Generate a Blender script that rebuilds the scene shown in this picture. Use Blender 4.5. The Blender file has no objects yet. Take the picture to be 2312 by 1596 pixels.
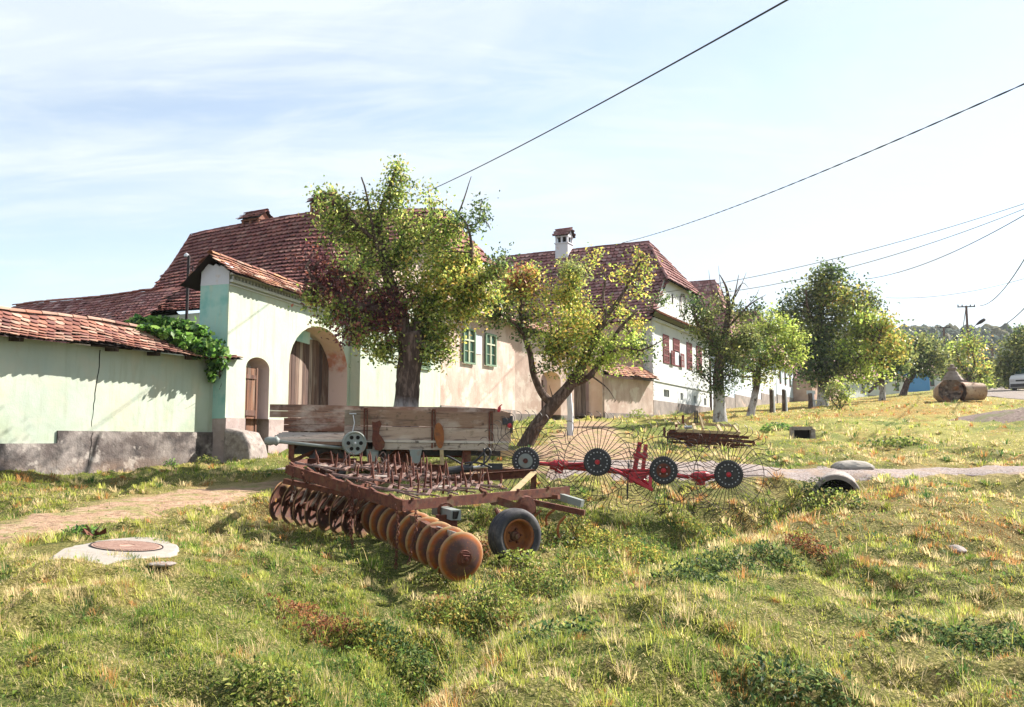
import bpy, math, random
import numpy as np
from mathutils import Vector, Matrix
R = math.radians
random.seed(7); rng = np.random.default_rng(11)
HAZE=.00017; ALB=.74
SC = bpy.context.scene
COL = SC.collection
# ------------------------------------------------------------ camera model (used to survey the photo)
FPX = 1960.0; EYE = 1.6; PITCH = math.atan(195/1960.0)
cT, sT = math.cos(PITCH), math.sin(PITCH)
def W(u, v, Y):
    """world point seen at survey pixel (u,v) (photo 2312 wide) at a distance Y ahead"""
    x = (u-1156)/FPX; y = (798-v)/FPX
    k = Y/(cT - y*sT)
    return Vector((x*k, Y, EYE + (sT + y*cT)*k))
def slope(u, v):
    x = (u-1156)/FPX; y = (798-v)/FPX
    return x/(cT-y*sT), (sT+y*cT)/(cT-y*sT)
def ppm(Y): return FPX/Y        # survey pixels per metre
def online(u, v, P, d):
    """point of the vertical plane through plan line P+t*d that is seen at (u,v): returns t, z"""
    r, q = slope(u, v)
    t = (r*P[1]-P[0])/(d[0]-r*d[1])
    Y = P[1]+t*d[1]
    return t, EYE+q*Y
# ------------------------------------------------------------ objects
def tag(o, label=None, cat=None, group=None, kind=None):
    if label: o['label'] = label
    if cat: o['category'] = cat
    if group: o['group'] = group
    if kind: o['kind'] = kind
    return o
def thing(name, label, cat, loc=(0,0,0), rz=0.0, group=None):
    o = bpy.data.objects.new(name, None); COL.objects.link(o)
    o.empty_display_size = .1
    o.location = loc; o.rotation_euler = (0,0,rz)
    return tag(o, label, cat, group)
class MB:
    def __init__(s): s.v=[]; s.f=[]; s.c=[]; s.m=[]; s.col=(1,1,1); s.mi=0; s.smooth=False
    def add(s, vs, fs, col=None):
        n=len(s.v); s.v.extend([tuple(p) for p in vs]); c = col or s.col
        s.c.extend([c]*len(vs))
        s.f.extend([tuple(n+i for i in f) for f in fs]); s.m.extend([s.mi]*len(fs))
    def box(s, c, sz, rot=None, col=None):
        c=Vector(c); hx,hy,hz=[q/2 for q in sz]
        P=[Vector((x,y,z)) for x in(-hx,hx) for y in(-hy,hy) for z in(-hz,hz)]
        if rot is not None: P=[rot@p for p in P]
        s.add([c+p for p in P],[(0,1,3,2),(4,6,7,5),(0,4,5,1),(2,3,7,6),(0,2,6,4),(1,5,7,3)],col)
    def beam(s, a, b, w, h, up=(0,0,1), col=None, c0=0.0):
        a=Vector(a); b=Vector(b); d=(b-a).normalized(); up=Vector(up)
        sx=d.cross(up).normalized(); uz=sx.cross(d)
        P=[]
        for e in (a,b):
            for i,j in ((-1,-1),(1,-1),(1,1),(-1,1)): P.append(e+sx*i*w/2+uz*j*h/2)
        s.add(P,[(0,1,2,3),(7,6,5,4),(0,4,5,1),(1,5,6,2),(2,6,7,3),(3,7,4,0)],col)
    def channel(s, a, b, w, h, t=.012, up=(0,0,1), side=1, col=None):
        """U channel beam, open to one side"""
        a=Vector(a); b=Vector(b); d=(b-a).normalized(); up=Vector(up)
        sx=d.cross(up).normalized()*side; uz=up-d*up.dot(d); uz.normalize()
        s.beam(a,b,t,h,uz,col)
        for k in(-1,1): s.beam(a+uz*k*(h/2-t/2)+sx*(w/2+t/2+.001),b+uz*k*(h/2-t/2)+sx*(w/2+t/2+.001),w,t,uz,col)
    def tube(s, pts, rad, n=6, col=None, caps=True):
        pts=[Vector(p) for p in pts]; m=len(pts)
        if not hasattr(rad,'__len__'): rad=[rad]*m
        d0=(pts[1]-pts[0]).normalized(); up=Vector((0,0,1)) if abs(d0.z)<.9 else Vector((1,0,0))
        sx=d0.cross(up).normalized(); V=[]
        for i in range(m):
            d=(pts[min(i+1,m-1)]-pts[max(i-1,0)])
            if d.length<1e-7: d=d0
            d=d.normalized(); sx=(sx-d*sx.dot(d))
            sx = sx.normalized() if sx.length>1e-6 else d.orthogonal().normalized()
            sy=d.cross(sx)
            for k in range(n):
                a=2*math.pi*k/n; V.append(pts[i]+(sx*math.cos(a)+sy*math.sin(a))*rad[i])
        F=[(i*n+k,i*n+(k+1)%n,(i+1)*n+(k+1)%n,(i+1)*n+k) for i in range(m-1) for k in range(n)]
        if caps: F+= [tuple(range(n-1,-1,-1)), tuple((m-1)*n+k for k in range(n))]
        s.add(V,F,col)
    def lathe(s, prof, c, ax, n=24, col=None, closed=False):
        """prof: list of (r, h) along axis ax from centre c"""
        c=Vector(c); ax=Vector(ax).normalized(); sx=ax.orthogonal().normalized(); sy=ax.cross(sx); V=[]
        for r,h in prof:
            for k in range(n):
                a=2*math.pi*k/n; V.append(c+ax*h+(sx*math.cos(a)+sy*math.sin(a))*r)
        m=len(prof)
        F=[(i*n+k,i*n+(k+1)%n,(i+1)*n+(k+1)%n,(i+1)*n+k) for i in range(m-1) for k in range(n)]
        if closed: F+=[((m-1)*n+k,(m-1)*n+(k+1)%n,(k+1)%n,k) for k in range(n)]
        s.add(V,F,col)
    def prism(s, poly, a, ax, bx, depth, col=None):
        """2D poly placed at a with in-plane axes ax,bx, extruded along ax x bx by depth"""
        a=Vector(a); ax=Vector(ax); bx=Vector(bx); nn=ax.cross(bx).normalized()*depth
        n=len(poly); P=[a+ax*x+bx*y for x,y in poly]
        s.add(P+[p+nn for p in P],[tuple(range(n-1,-1,-1)),tuple(range(n,2*n))]+[(i,(i+1)%n,n+(i+1)%n,n+i) for i in range(n)],col)
    def build(s, name, mat, parent=None, smooth=None, label=None):
        me=bpy.data.meshes.new(name); me.from_pydata(s.v,[],s.f)
        mats = mat if isinstance(mat,(list,tuple)) else [mat]
        for m in mats: me.materials.append(m)
        if len(mats)>1: me.polygons.foreach_set('material_index', s.m)
        if s.c:
            ca=me.color_attributes.new('Col','FLOAT_COLOR','POINT')
            a=np.ones((len(s.v),4),dtype=np.float32); a[:,:3]=np.array(s.c,dtype=np.float32)
            ca.data.foreach_set('color',a.ravel())
        if smooth if smooth is not None else s.smooth:
            me.polygons.foreach_set('use_smooth',[True]*len(me.polygons))
        me.update()
        o=bpy.data.objects.new(name,me); COL.objects.link(o)
        if parent is not None: attach(o,parent)
        if label: o['label']=label
        return o
def wmat(o):
    m = o.matrix_basis.copy()
    if o.parent: m = wmat(o.parent) @ o.matrix_parent_inverse @ m
    return m
def attach(o,parent):
    o.parent=parent; o.matrix_parent_inverse=wmat(parent).inverted()
def local(o,parent):          # child whose mesh is already in its thing's own space
    o.parent=parent; return o
def np_mesh(name, V, F, colors, mat, smooth=False):
    """V (n,3), F (m,k) same k, colours per vertex"""
    me=bpy.data.meshes.new(name); n=len(V); m,k=F.shape
    me.vertices.add(n); me.vertices.foreach_set('co',V.astype(np.float32).ravel())
    me.loops.add(m*k); me.loops.foreach_set('vertex_index',F.astype(np.int32).ravel())
    me.polygons.add(m); me.polygons.foreach_set('loop_start',np.arange(0,m*k,k,dtype=np.int32))
    me.polygons.foreach_set('loop_total',np.full(m,k,dtype=np.int32))
    if smooth: me.polygons.foreach_set('use_smooth',np.ones(m,dtype=bool))
    me.update(calc_edges=True)
    if colors is not None:
        ca=me.color_attributes.new('Col','FLOAT_COLOR','POINT')
        a=np.ones((n,4),dtype=np.float32); a[:,:3]=colors
        ca.data.foreach_set('color',a.ravel())
    me.materials.append(mat)
    o=bpy.data.objects.new(name,me); COL.objects.link(o); return o
# ------------------------------------------------------------ numpy value noise
def _h(ix,iy,seed):
    n=(ix*374761393+iy*668265263+seed*1274126177)&0xffffffff
    n=((n^(n>>13))*1274126177)&0xffffffff
    return ((n^(n>>16))&0xffff)/65535.0
def vn(x,y,seed=0):
    x=np.asarray(x,dtype=np.float64); y=np.asarray(y,dtype=np.float64)
    ix=np.floor(x).astype(np.int64); iy=np.floor(y).astype(np.int64); fx=x-ix; fy=y-iy
    fx=fx*fx*(3-2*fx); fy=fy*fy*(3-2*fy)
    a=_h(ix,iy,seed);b=_h(ix+1,iy,seed);c=_h(ix,iy+1,seed);d=_h(ix+1,iy+1,seed)
    return (a*(1-fx)+b*fx)*(1-fy)+(c*(1-fx)+d*fx)*fy
def fbm(x,y,seed=0,o=4):
    s=0;a=.5;t=0
    for i in range(o): s=s+a*vn(x*2**i,y*2**i,seed+i*17); t+=a; a*=.5
    return s/t
# ------------------------------------------------------------ materials
def mat(name, base=(.5,.5,.5), rough=.85, layers=(), attr=False, bump=None, metal=0.0, trans=0.0, spec=.3, emit=None, k=None):
    k=ALB if k is None else k
    m=bpy.data.materials.new(name); m.use_nodes=True; nt=m.node_tree; N=nt.nodes; L=nt.links
    bs=N['Principled BSDF']; bs.inputs['Roughness'].default_value=rough
    bs.inputs['Metallic'].default_value=metal; bs.inputs['Specular IOR Level'].default_value=spec
    geo=N.new('ShaderNodeNewGeometry'); pos=geo.outputs['Position']
    sep=N.new('ShaderNodeSeparateXYZ'); L.new(pos,sep.inputs[0])
    if attr:
        a=N.new('ShaderNodeAttribute'); a.attribute_name='Col'; cur=a.outputs['Color']
        if k!=1:
            q=N.new('ShaderNodeVectorMath'); q.operation='SCALE'; q.inputs['Scale'].default_value=k; L.new(cur,q.inputs[0]); cur=q.outputs[0]
    else:
        a=N.new('ShaderNodeRGB'); a.outputs[0].default_value=(base[0]*k,base[1]*k,base[2]*k,1); cur=a.outputs[0]
    def noise(sc,det=4,st=(1,1,1),ro=.6,off=0):
        mp=N.new('ShaderNodeMapping'); mp.inputs['Scale'].default_value=[sc*q for q in st]; mp.inputs['Location'].default_value=(off,off*1.7,0)
        L.new(pos,mp.inputs[0]); n=N.new('ShaderNodeTexNoise'); n.inputs['Scale'].default_value=1
        n.inputs['Detail'].default_value=det; n.inputs['Roughness'].default_value=ro; L.new(mp.outputs[0],n.inputs['Vector'])
        return n.outputs['Fac']
    def rng_(f,lo,hi,a=0,b=1):
        r=N.new('ShaderNodeMapRange'); r.inputs['From Min'].default_value=lo; r.inputs['From Max'].default_value=hi
        r.inputs['To Min'].default_value=a; r.inputs['To Max'].default_value=b; L.new(f,r.inputs[0]); return r.outputs[0]
    def mul(a,b):
        q=N.new('ShaderNodeMath'); q.operation='MULTIPLY'
        for i,z in enumerate((a,b)):
            if isinstance(z,(int,float)): q.inputs[i].default_value=z
            else: L.new(z,q.inputs[i])
        return q.outputs[0]
    def addn(a,b):
        q=N.new('ShaderNodeMath'); q.operation='ADD'
        for i,z in enumerate((a,b)):
            if isinstance(z,(int,float)): q.inputs[i].default_value=z
            else: L.new(z,q.inputs[i])
        return q.outputs[0]
    for i,ly in enumerate(layers):
        f=noise(ly.get('s',3),ly.get('d',4),ly.get('st',(1,1,1)),ly.get('ro',.6),off=i*3.1+ly.get('off',0))
        f=rng_(f,ly.get('lo',.4),ly.get('hi',.6),0,ly.get('f',1))
        if 'z' in ly:      # only between heights, with a ragged edge
            z0,z1=ly['z']; zz=addn(sep.outputs['Z'],mul(addn(noise(ly.get('zs',2.5),3),-.5),ly.get('zr',.6)))
            f=mul(f,rng_(zz,z0,z1,0,1))
        mx=N.new('ShaderNodeMix'); mx.data_type='RGBA'; mx.blend_type=ly.get('mode','MIX')
        L.new(f,mx.inputs[0]); L.new(cur,mx.inputs[6]); mx.inputs[7].default_value=(ly['c'][0]*k,ly['c'][1]*k,ly['c'][2]*k,1); cur=mx.outputs[2]
    L.new(cur,bs.inputs['Base Color'])
    if bump:
        bsz=bump if isinstance(bump,list) else [bump]; prev=None
        for (sc,st,dist,*r) in bsz:
            b=N.new('ShaderNodeBump'); b.inputs['Strength'].default_value=st; b.inputs['Distance'].default_value=dist
            L.new(noise(sc,5,r[0] if r else (1,1,1)),b.inputs['Height'])
            if prev: L.new(prev,b.inputs['Normal'])
            prev=b.outputs[0]
        L.new(prev,bs.inputs['Normal'])
    if trans:
        tr=N.new('ShaderNodeBsdfTranslucent'); L.new(cur,tr.inputs[0]); ms=N.new('ShaderNodeMixShader'); ms.inputs[0].default_value=trans
        L.new(bs.outputs[0],ms.inputs[1]); L.new(tr.outputs[0],ms.inputs[2]); L.new(ms.outputs[0],N['Material Output'].inputs[0])
    if emit: bs.inputs['Emission Color'].default_value=(*emit,1); bs.inputs['Emission Strength'].default_value=1
    return m
def s2l(r,g,b):
    f=lambda c:((c/255+.055)/1.055)**2.4 if c>10 else c/255/12.92
    return (f(r),f(g),f(b))
MT={}
MT['tile']=mat('roof_tile',attr=True,k=.98,rough=.9,layers=[dict(c=(.30,.22,.19),s=9,lo=.58,hi=.74,f=.35),dict(c=(.06,.025,.03),s=1.3,lo=.46,hi=.75,f=.6)],bump=(40,.4,.01))
MT['underlay']=mat('roof_underlay',(.03,.02,.018))
MT['mint']=mat('mint_plaster',k=.92,base=(.44,.51,.45),layers=[dict(c=(.50,.54,.44),s=.9,lo=.4,hi=.65,f=.75,st=(1,1,.35)),dict(c=(.25,.33,.15),s=1.2,lo=.42,hi=.7,f=.6,z=(2.9,1.7),zr=1.2),dict(c=(.30,.31,.20),s=6,lo=.5,hi=.7,f=.45,st=(1,1,.12)),dict(c=(.52,.50,.40),s=1.6,lo=.5,hi=.62,f=.5),dict(c=(.56,.57,.50),s=14,lo=.6,hi=.75,f=.4),dict(c=(.33,.40,.36),s=.5,lo=.5,hi=.7,f=.5)],bump=[(3,.25,.05),(45,.25,.01)])
MT['turq']=mat('turquoise_plaster',k=0.95,base=(.30,.50,.47),layers=[dict(c=(.42,.54,.46),s=1.4,lo=.4,hi=.65,f=.8,st=(1,1,.4)),dict(c=(.50,.42,.25),s=5,lo=.52,hi=.7,f=.6,st=(1,1,.12),z=(4.0,4.9)),dict(c=(.13,.36,.33),s=2.5,lo=.5,hi=.7,f=.6)],bump=[(3,.3,.06),(40,.25,.01)])
MT['limewhite']=mat('lime_white',k=1.0,base=(.50,.51,.57),layers=[dict(c=(.45,.36,.30),s=3,lo=.6,hi=.72,f=.7),dict(c=(.60,.52,.48),s=5,lo=.5,hi=.7,f=.4,st=(1,1,.15))],bump=[(4,.3,.06),(40,.2,.01)])
MT['plinth']=mat('stained_plinth',k=0.62,base=(.16,.13,.125),layers=[dict(c=(.42,.37,.35),s=1.1,lo=.45,hi=.62,f=.85,st=(1,1,1.3)),dict(c=(.045,.04,.045),s=2.3,lo=.5,hi=.66,f=.8),dict(c=(.60,.54,.50),s=2.9,lo=.56,hi=.64,f=.8),dict(c=(.40,.27,.2),s=2.2,lo=.4,hi=.6,f=.6,z=(1.25,.95),zr=.5)],bump=[(3,.5,.08),(30,.5,.02)])
MT['pinkgrey']=mat('pinkish_plinth',k=1.0,base=(.30,.24,.23),layers=[dict(c=(.42,.34,.33),s=2,lo=.45,hi=.6,f=.7),dict(c=(.12,.10,.10),s=3,lo=.55,hi=.7,f=.6)],bump=[(20,.4,.02)])
MT['pink']=mat('peach_plaster',k=.98,base=(.46,.34,.295),layers=[dict(c=(.56,.46,.41),s=.8,lo=.42,hi=.6,f=.85),dict(c=(.33,.23,.19),s=1.7,lo=.46,hi=.62,f=.6,st=(1,1,.6)),dict(c=(.30,.22,.19),s=7,lo=.55,hi=.7,f=.45,st=(1,1,.12)),dict(c=(.60,.54,.48),s=1.6,lo=.55,hi=.62,f=.6)],bump=[(3,.25,.05),(40,.25,.01)])
MT['pinkside']=mat('rose_plaster',k=1.1,base=(.34,.22,.18),layers=[dict(c=(.5,.36,.3),s=1,lo=.4,hi=.65,f=.7)],bump=(30,.2,.01))
MT['white']=mat('white_plaster',k=.84,base=(.58,.60,.60),layers=[dict(c=(.46,.46,.45),s=1.2,lo=.5,hi=.7,f=.5,st=(1,1,.4)),dict(c=(.46,.52,.56),s=.5,lo=.4,hi=.6,f=.3)],bump=(25,.2,.01))
MT['bluewhite']=mat('pale_blue_plaster',k=1.0,base=(.42,.49,.59),layers=[dict(c=(.52,.56,.61),s=.6,lo=.4,hi=.6,f=.8)],bump=(25,.2,.01))
MT['grey_plinth']=mat('grey_plinth',k=0.9,base=(.20,.17,.16),layers=[dict(c=(.34,.29,.27),s=1.4,lo=.45,hi=.65,f=.8),dict(c=(.5,.36,.3),s=1.1,lo=.62,hi=.66,f=.7)],bump=(20,.4,.02))
MT['wood']=mat('weathered_wood',attr=True,rough=.8,layers=[dict(c=(.06,.035,.03),s=14,lo=.48,hi=.64,f=.8,st=(1,1,.06)),dict(c=(.36,.29,.24),s=4,lo=.54,hi=.68,f=.5,st=(1,1,.2))],bump=(30,.6,.01,(1,1,.08)))
MT['plankx']=mat('plank_wood',attr=True,rough=.85,layers=[dict(c=(.09,.055,.045),s=22,lo=.52,hi=.66,f=.7,st=(.07,.3,1)),dict(c=(.62,.52,.44),s=3.5,lo=.5,hi=.66,f=.6,st=(.5,1,1)),dict(c=(.06,.04,.035),s=5,lo=.62,hi=.7,f=.8),dict(c=(.1,.09,.03),s=9,lo=.6,hi=.72,f=.5)],bump=[(26,.6,.012,(.08,.3,1)),(60,.3,.004)])
MT['rust']=mat('dark_rust',(.13,.036,.024),rough=.82,metal=.0,spec=.35,layers=[dict(c=(.19,.07,.035),s=9,lo=.42,hi=.62,f=.8),dict(c=(.05,.02,.017),s=16,lo=.5,hi=.66,f=.7),dict(c=(.17,.14,.08),s=5,lo=.56,hi=.68,f=.5)],bump=[(60,.5,.004),(14,.2,.01)])
MT['rust_orange']=mat('orange_rust',(.30,.095,.025),rough=.72,spec=.4,layers=[dict(c=(.38,.15,.04),s=7,lo=.42,hi=.62,f=.8),dict(c=(.11,.05,.04),s=9,lo=.5,hi=.66,f=.65),dict(c=(.18,.03,.015),s=30,lo=.55,hi=.68,f=.5)],bump=[(80,.4,.003)])
MT['rust_disc']=mat('disc_rust',attr=True,k=.9,rough=.8,spec=.2,layers=[dict(c=(.40,.15,.03),s=40,lo=.58,hi=.7,f=.4),dict(c=(.07,.035,.03),s=12,lo=.55,hi=.7,f=.5)],bump=[(80,.4,.003)])
MT['worn_edge']=mat('worn_steel',(.5,.44,.4),rough=.5,metal=.3,layers=[dict(c=(.3,.15,.08),s=14,lo=.45,hi=.65,f=.8)])
MT['red']=mat('red_paint',(.50,.012,.028),rough=.42,spec=.5,layers=[dict(c=(.22,.02,.02),s=14,lo=.56,hi=.7,f=.6),dict(c=(.36,.12,.05),s=6,lo=.62,hi=.7,f=.7)])
MT['blackmetal']=mat('black_metal',(.02,.021,.028),rough=.5,spec=.5,layers=[dict(c=(.07,.06,.06),s=12,lo=.5,hi=.7,f=.5)])
MT['tine']=mat('tine_steel',(.055,.045,.045),rough=.5,metal=.3,layers=[dict(c=(.16,.07,.04),s=7,lo=.5,hi=.65,f=.6)])
MT['bolt']=mat('bolt_zinc',(.65,.66,.7),rough=.4,metal=.5)
MT['greypaint']=mat('grey_paint',(.27,.30,.29),rough=.6,layers=[dict(c=(.28,.22,.18),s=8,lo=.55,hi=.68,f=.7)],bump=(50,.2,.004))
MT['rubber']=mat('old_rubber',(.045,.045,.055),rough=.75,layers=[dict(c=(.17,.16,.16),s=5,lo=.45,hi=.65,f=.7),dict(c=(.20,.17,.13),s=20,lo=.6,hi=.7,f=.4)],bump=(50,.3,.004))
MT['concrete']=mat('concrete',k=0.72,base=(.36,.33,.30),layers=[dict(c=(.34,.29,.25),s=4,lo=.5,hi=.66,f=.7),dict(c=(.46,.43,.39),s=11,lo=.5,hi=.66,f=.6)],bump=[(25,.5,.01)])
MT['stone']=mat('rough_stone',(.33,.28,.26),layers=[dict(c=(.19,.15,.14),s=5,lo=.5,hi=.64,f=.8),dict(c=(.46,.42,.39),s=9,lo=.5,hi=.62,f=.7)],bump=[(8,.6,.04),(40,.5,.01)])
MT['castiron']=mat('cast_iron_rust',k=1.3,base=(.24,.15,.12),rough=.7,layers=[dict(c=(.32,.22,.18),s=20,lo=.45,hi=.6,f=.7)])
MT['soil']=mat('soil',(.13,.085,.055),rough=1,bump=(20,.6,.03))
MT['leaf']=mat('leaf',k=1.0,attr=True,rough=.5,trans=.5,spec=.35)
MT['grass']=mat('grass_blade',k=1.36,attr=True,rough=.6,trans=.50,spec=.2)
MT['bark']=mat('bark',(.10,.065,.052),rough=.95,layers=[dict(c=(.25,.18,.15),s=11,lo=.47,hi=.6,f=.85,st=(1,1,.3)),dict(c=(.03,.02,.018),s=18,lo=.5,hi=.66,f=.7,st=(1,1,.25))],bump=[(22,.9,.03,(1,1,.35))])
MT['iron_dark']=mat('dark_iron',(.03,.022,.025),rough=.7)
MT['glass']=mat('window_glass',(.03,.085,.06),rough=.35,spec=.25)
MT['green_paint']=mat('green_paint',(.20,.31,.21),rough=.6,layers=[dict(c=(.3,.4,.26),s=12,lo=.55,hi=.7,f=.5)])
MT['cream_paint']=mat('cream_paint',(.58,.62,.46),rough=.6)
MT['redshutter']=mat('red_shutter',(.17,.025,.033),rough=.7,layers=[dict(c=(.3,.10,.09),s=10,lo=.5,hi=.7,f=.5)])
MT['cable']=mat('cable_black',(.02,.02,.02),rough=.6)
MT['dark']=mat('dark_inside',(.012,.010,.010),rough=1)
MT['bluepaint']=mat('blue_paint',(.08,.28,.62),rough=.7)
MT['brickred']=mat('red_brick',(.26,.11,.075),layers=[dict(c=(.4,.28,.22),s=6,lo=.5,hi=.7,f=.6)],bump=(30,.5,.01))
# ------------------------------------------------------------ terrain surveyed from the photo
CP=[]
def cp(u,v,Y): p=W(u,v,Y); CP.append((p.x,p.y,p.z))
for a in [(0,1596,4.8),(0,1400,6.6),(0,1250,8.8),(290,1235,9.0),(120,1235,9.0),(500,1596,4.9),(500,1400,7.2),(500,1250,9.6),(700,1250,10.4),(250,1330,7.15),
  (700,1480,6.4),(860,1540,6.7),(1010,1440,8.0),(1150,1370,9.3),(1350,1290,11.1),(1550,1225,12.7),(1750,1165,13.9),(1870,1122,14.9),
  (850,1310,9.7),(1040,1318,9.65),(1160,1262,11.0),(1260,1230,12.2),(630,1180,12.3),(740,1200,11.9),
  (1000,1590,5.0),(1200,1450,6.5),(1400,1370,7.9),(1600,1300,9.3),(1750,1250,10.4),(1900,1170,12.4),(1968,1122,14.2),
  (1600,1596,4.9),(2100,1596,4.8),(2312,1596,4.7),(2312,1400,6.9),(2100,1300,8.9),(1850,1400,7.1),(2312,1200,11.8),(2312,1110,15.6),(2120,1100,15.6),
  (0,1080,16.9),(250,1060,19.2),(500,1042,22),(0,1160,12.2),(300,1120,14.6),(640,1085,17.5),(590,1036,21.6),
  (1200,1125,14.4),(1350,1135,14.3),(1500,1162,14.1),(1650,1168,14.0),
  (1400,1050,17.5),(1700,1068,16.3),(2000,1062,16.8),(2312,1058,17.3),(1100,1075,17.2),(1980,1074,15.8),
  (1200,1142,14.4),(1600,1012,24),(1175,1015,21.5),(915,1040,20.5),(1158,950,36.6),(815,1000,27.2),(1300,948,40),(1475,940,45),(1602,928,55.5),
  (1625,950,36),(1690,940,41),(1740,932,46),(1857,915,55),(1990,903,62),(1450,975,31),(1300,985,27),
  (1810,988,27),(2000,1003,24),(2312,1010,22.5),(2312,962,30),(2312,908,48),(2170,907,47),(2000,930,40),(2150,960,32),(1900,955,33),(2250,880,85),(2340,884,90),(2050,890,75),(1810,905,89),(1900,895,110),(2245,872,130)]:
    cp(*a)
CP+=[(-22,18,.9),(-25,40,2.2),(-12,60,3.6),(-20,90,5.5),(70,50,4.6),(70,90,8),(-60,130,8),(60,160,12.5),(0,-6,0),(-15,-6,.2),(15,-6,.05),(34,20,1.4),(-25,4,.4),(20,4,.15),(-60,40,2),(-10,4,.15),(10,4,.05),(0,150,9.5)]
CPa=np.array(CP)
def _tp(x,y):
    return x*.0+1
def _warp(x,y):
    # even out point spacing with distance
    r=np.sqrt(x*x+y*y)+1e-6; k=np.log1p(r/8.0)/r*8
    return x*k,y*k
_wx,_wy=_warp(CPa[:,0],CPa[:,1])
def _U(r2): return np.where(r2>1e-12,r2*np.log(r2+1e-12),0)
_n=len(CPa)
_K=_U((_wx[:,None]-_wx[None])**2+(_wy[:,None]-_wy[None])**2)+np.eye(_n)*.08
_P=np.stack([np.ones(_n),_wx,_wy],1)
_A=np.zeros((_n+3,_n+3)); _A[:_n,:_n]=_K; _A[:_n,_n:]=_P; _A[_n:,:_n]=_P.T
_sol=np.linalg.solve(_A,np.concatenate([CPa[:,2],np.zeros(3)]))
def H(x,y,micro=True):
    x=np.atleast_1d(np.asarray(x,dtype=np.float64)); y=np.atleast_1d(np.asarray(y,dtype=np.float64))
    sh=x.shape; x=x.ravel(); y=y.ravel(); out=np.empty(len(x))
    for i in range(0,len(x),60000):
        a=x[i:i+60000]; b=y[i:i+60000]; wx,wy=_warp(a,b)
        k=_U((wx[:,None]-_wx[None])**2+(wy[:,None]-_wy[None])**2)
        z=k@_sol[:_n]+_sol[_n]+_sol[_n+1]*wx+_sol[_n+2]*wy
        if micro:
            rough=np.clip(1-pathmask(a,b),.12,1)
            near=np.clip(1.3-b/60,.3,1)
            m=(fbm(a*.8,b*.8,3,3)-.5)*.30+(fbm(a*2.4,b*2.4,9,3)-.5)*.26+(fbm(a*5,b*5,19,2)-.5)*.13*np.clip(1.5-b/14,0,1)
            m+=-np.clip(fbm(a*1.3+5,b*1.5,21,2)-.60,0,1)*.7
            dm=seg_d(a,b,DITCH); z=z-.52*np.exp(-dm**2)*np.clip((15.6-b)/1.2,0,1)
            dc=seg_d(a,b,CREST); cf=np.clip((b-3.2)/3,0,1); z=z+.13*cf*np.exp(-dc**2)+.24*cf*np.exp(-(seg_d(a-1.0,b+.35,CREST)/2.0)**2)
            z=z-.34*np.exp(-((a-5.15)/.55)**2-((b-14.3)/.5)**2)
            mhole=1-np.exp(-(((a+4.2)/1.6)**2+((b-9.0)/1.1)**2)**2)
            z=z+m*rough*near*mhole*(1-.6*np.exp(-(dc/1.3)**2))
        out[i:i+60000]=z
    return out.reshape(sh)
DITCH=[(-1.3,3.5,.45),(-.75,6.4,.5),(-.2,7.8,.45),(.55,8.9,.45),(1.7,10.7,.5),(2.8,12.3,.55),(4.2,13.9,.6),(5.4,14.6,.5)]
CREST=[(-.5,4.6,.5),(.3,6.8,.55),(1.1,8.2,.6),(2.2,9.6,.6),(3.5,11.2,.65),(5.0,12.7,.7),(6.3,13.8,.7)]
# paths: (x,y,halfwidth) polylines in plan, found where survey rays meet the bare terrain
def pathmask(x,y): return np.zeros_like(x)
def G(u,v,micro=False,y0=4.,y1=140.):
    ys=np.geomspace(y0,y1,500); r,q=slope(u,v)
    zz=H(r*ys,ys,micro)-(EYE+q*ys); k=np.argmax(zz>0)
    if zz[k]<=0: k=len(ys)-1
    if k>0:
        t=zz[k-1]/(zz[k-1]-zz[k]+1e-9); Y=ys[k-1]+(ys[k]-ys[k-1])*t
    else: Y=ys[0]
    p=W(u,v,Y); return p
PATHS={
 'dirt_path':[((-260,1225),.75),((0,1203),.8),((150,1172),.85),((330,1138),.8),((480,1112),.75),((650,1090),.7),((850,1080),.7),((1050,1070),.8),((1250,1052),.9)],
 'gravel_track':[((1250,1052),.9),((1420,1050),1.1),((1600,1058),.8),((1760,1066),.55),((1950,1064),.5),((2150,1062),.5),((2312,1061),.5),((2620,1060),.5)],
 'yard_path':[((1300,1045),1.3),((1330,1010),1.3),((1330,985),1.2),((1335,965),1.0),((1335,952),.9)],
}
PL={}
for k,pp in PATHS.items():
    PL[k]=[(G(u,v).x,G(u,v).y,w) for (u,v),w in pp]
PL['village_road']=[(60,26,2.2),(42,38,2.3),(32,51,2.4),(36,66,2.6),(47,84,2.8),(55.5,100,3),(66,120,3),(78,145,3)]
def seg_d(x,y,pl):
    best=np.full(x.shape,1e9)
    for (x0,y0,w0),(x1,y1,w1) in zip(pl[:-1],pl[1:]):
        dx,dy=x1-x0,y1-y0; t=np.clip(((x-x0)*dx+(y-y0)*dy)/(dx*dx+dy*dy),0,1)
        d=np.hypot(x-x0-t*dx,y-y0-t*dy)/(w0+(w1-w0)*t); best=np.minimum(best,d)
    return best
def pathmask(x,y):
    j=(fbm(x*1.7,y*1.7,55,3)-.5)*.9
    m=np.zeros_like(x)
    for k,pl in PL.items():
        m=np.maximum(m,np.clip((1.15-(seg_d(x,y,pl)+j))/.35,0,1))
    return m
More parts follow.
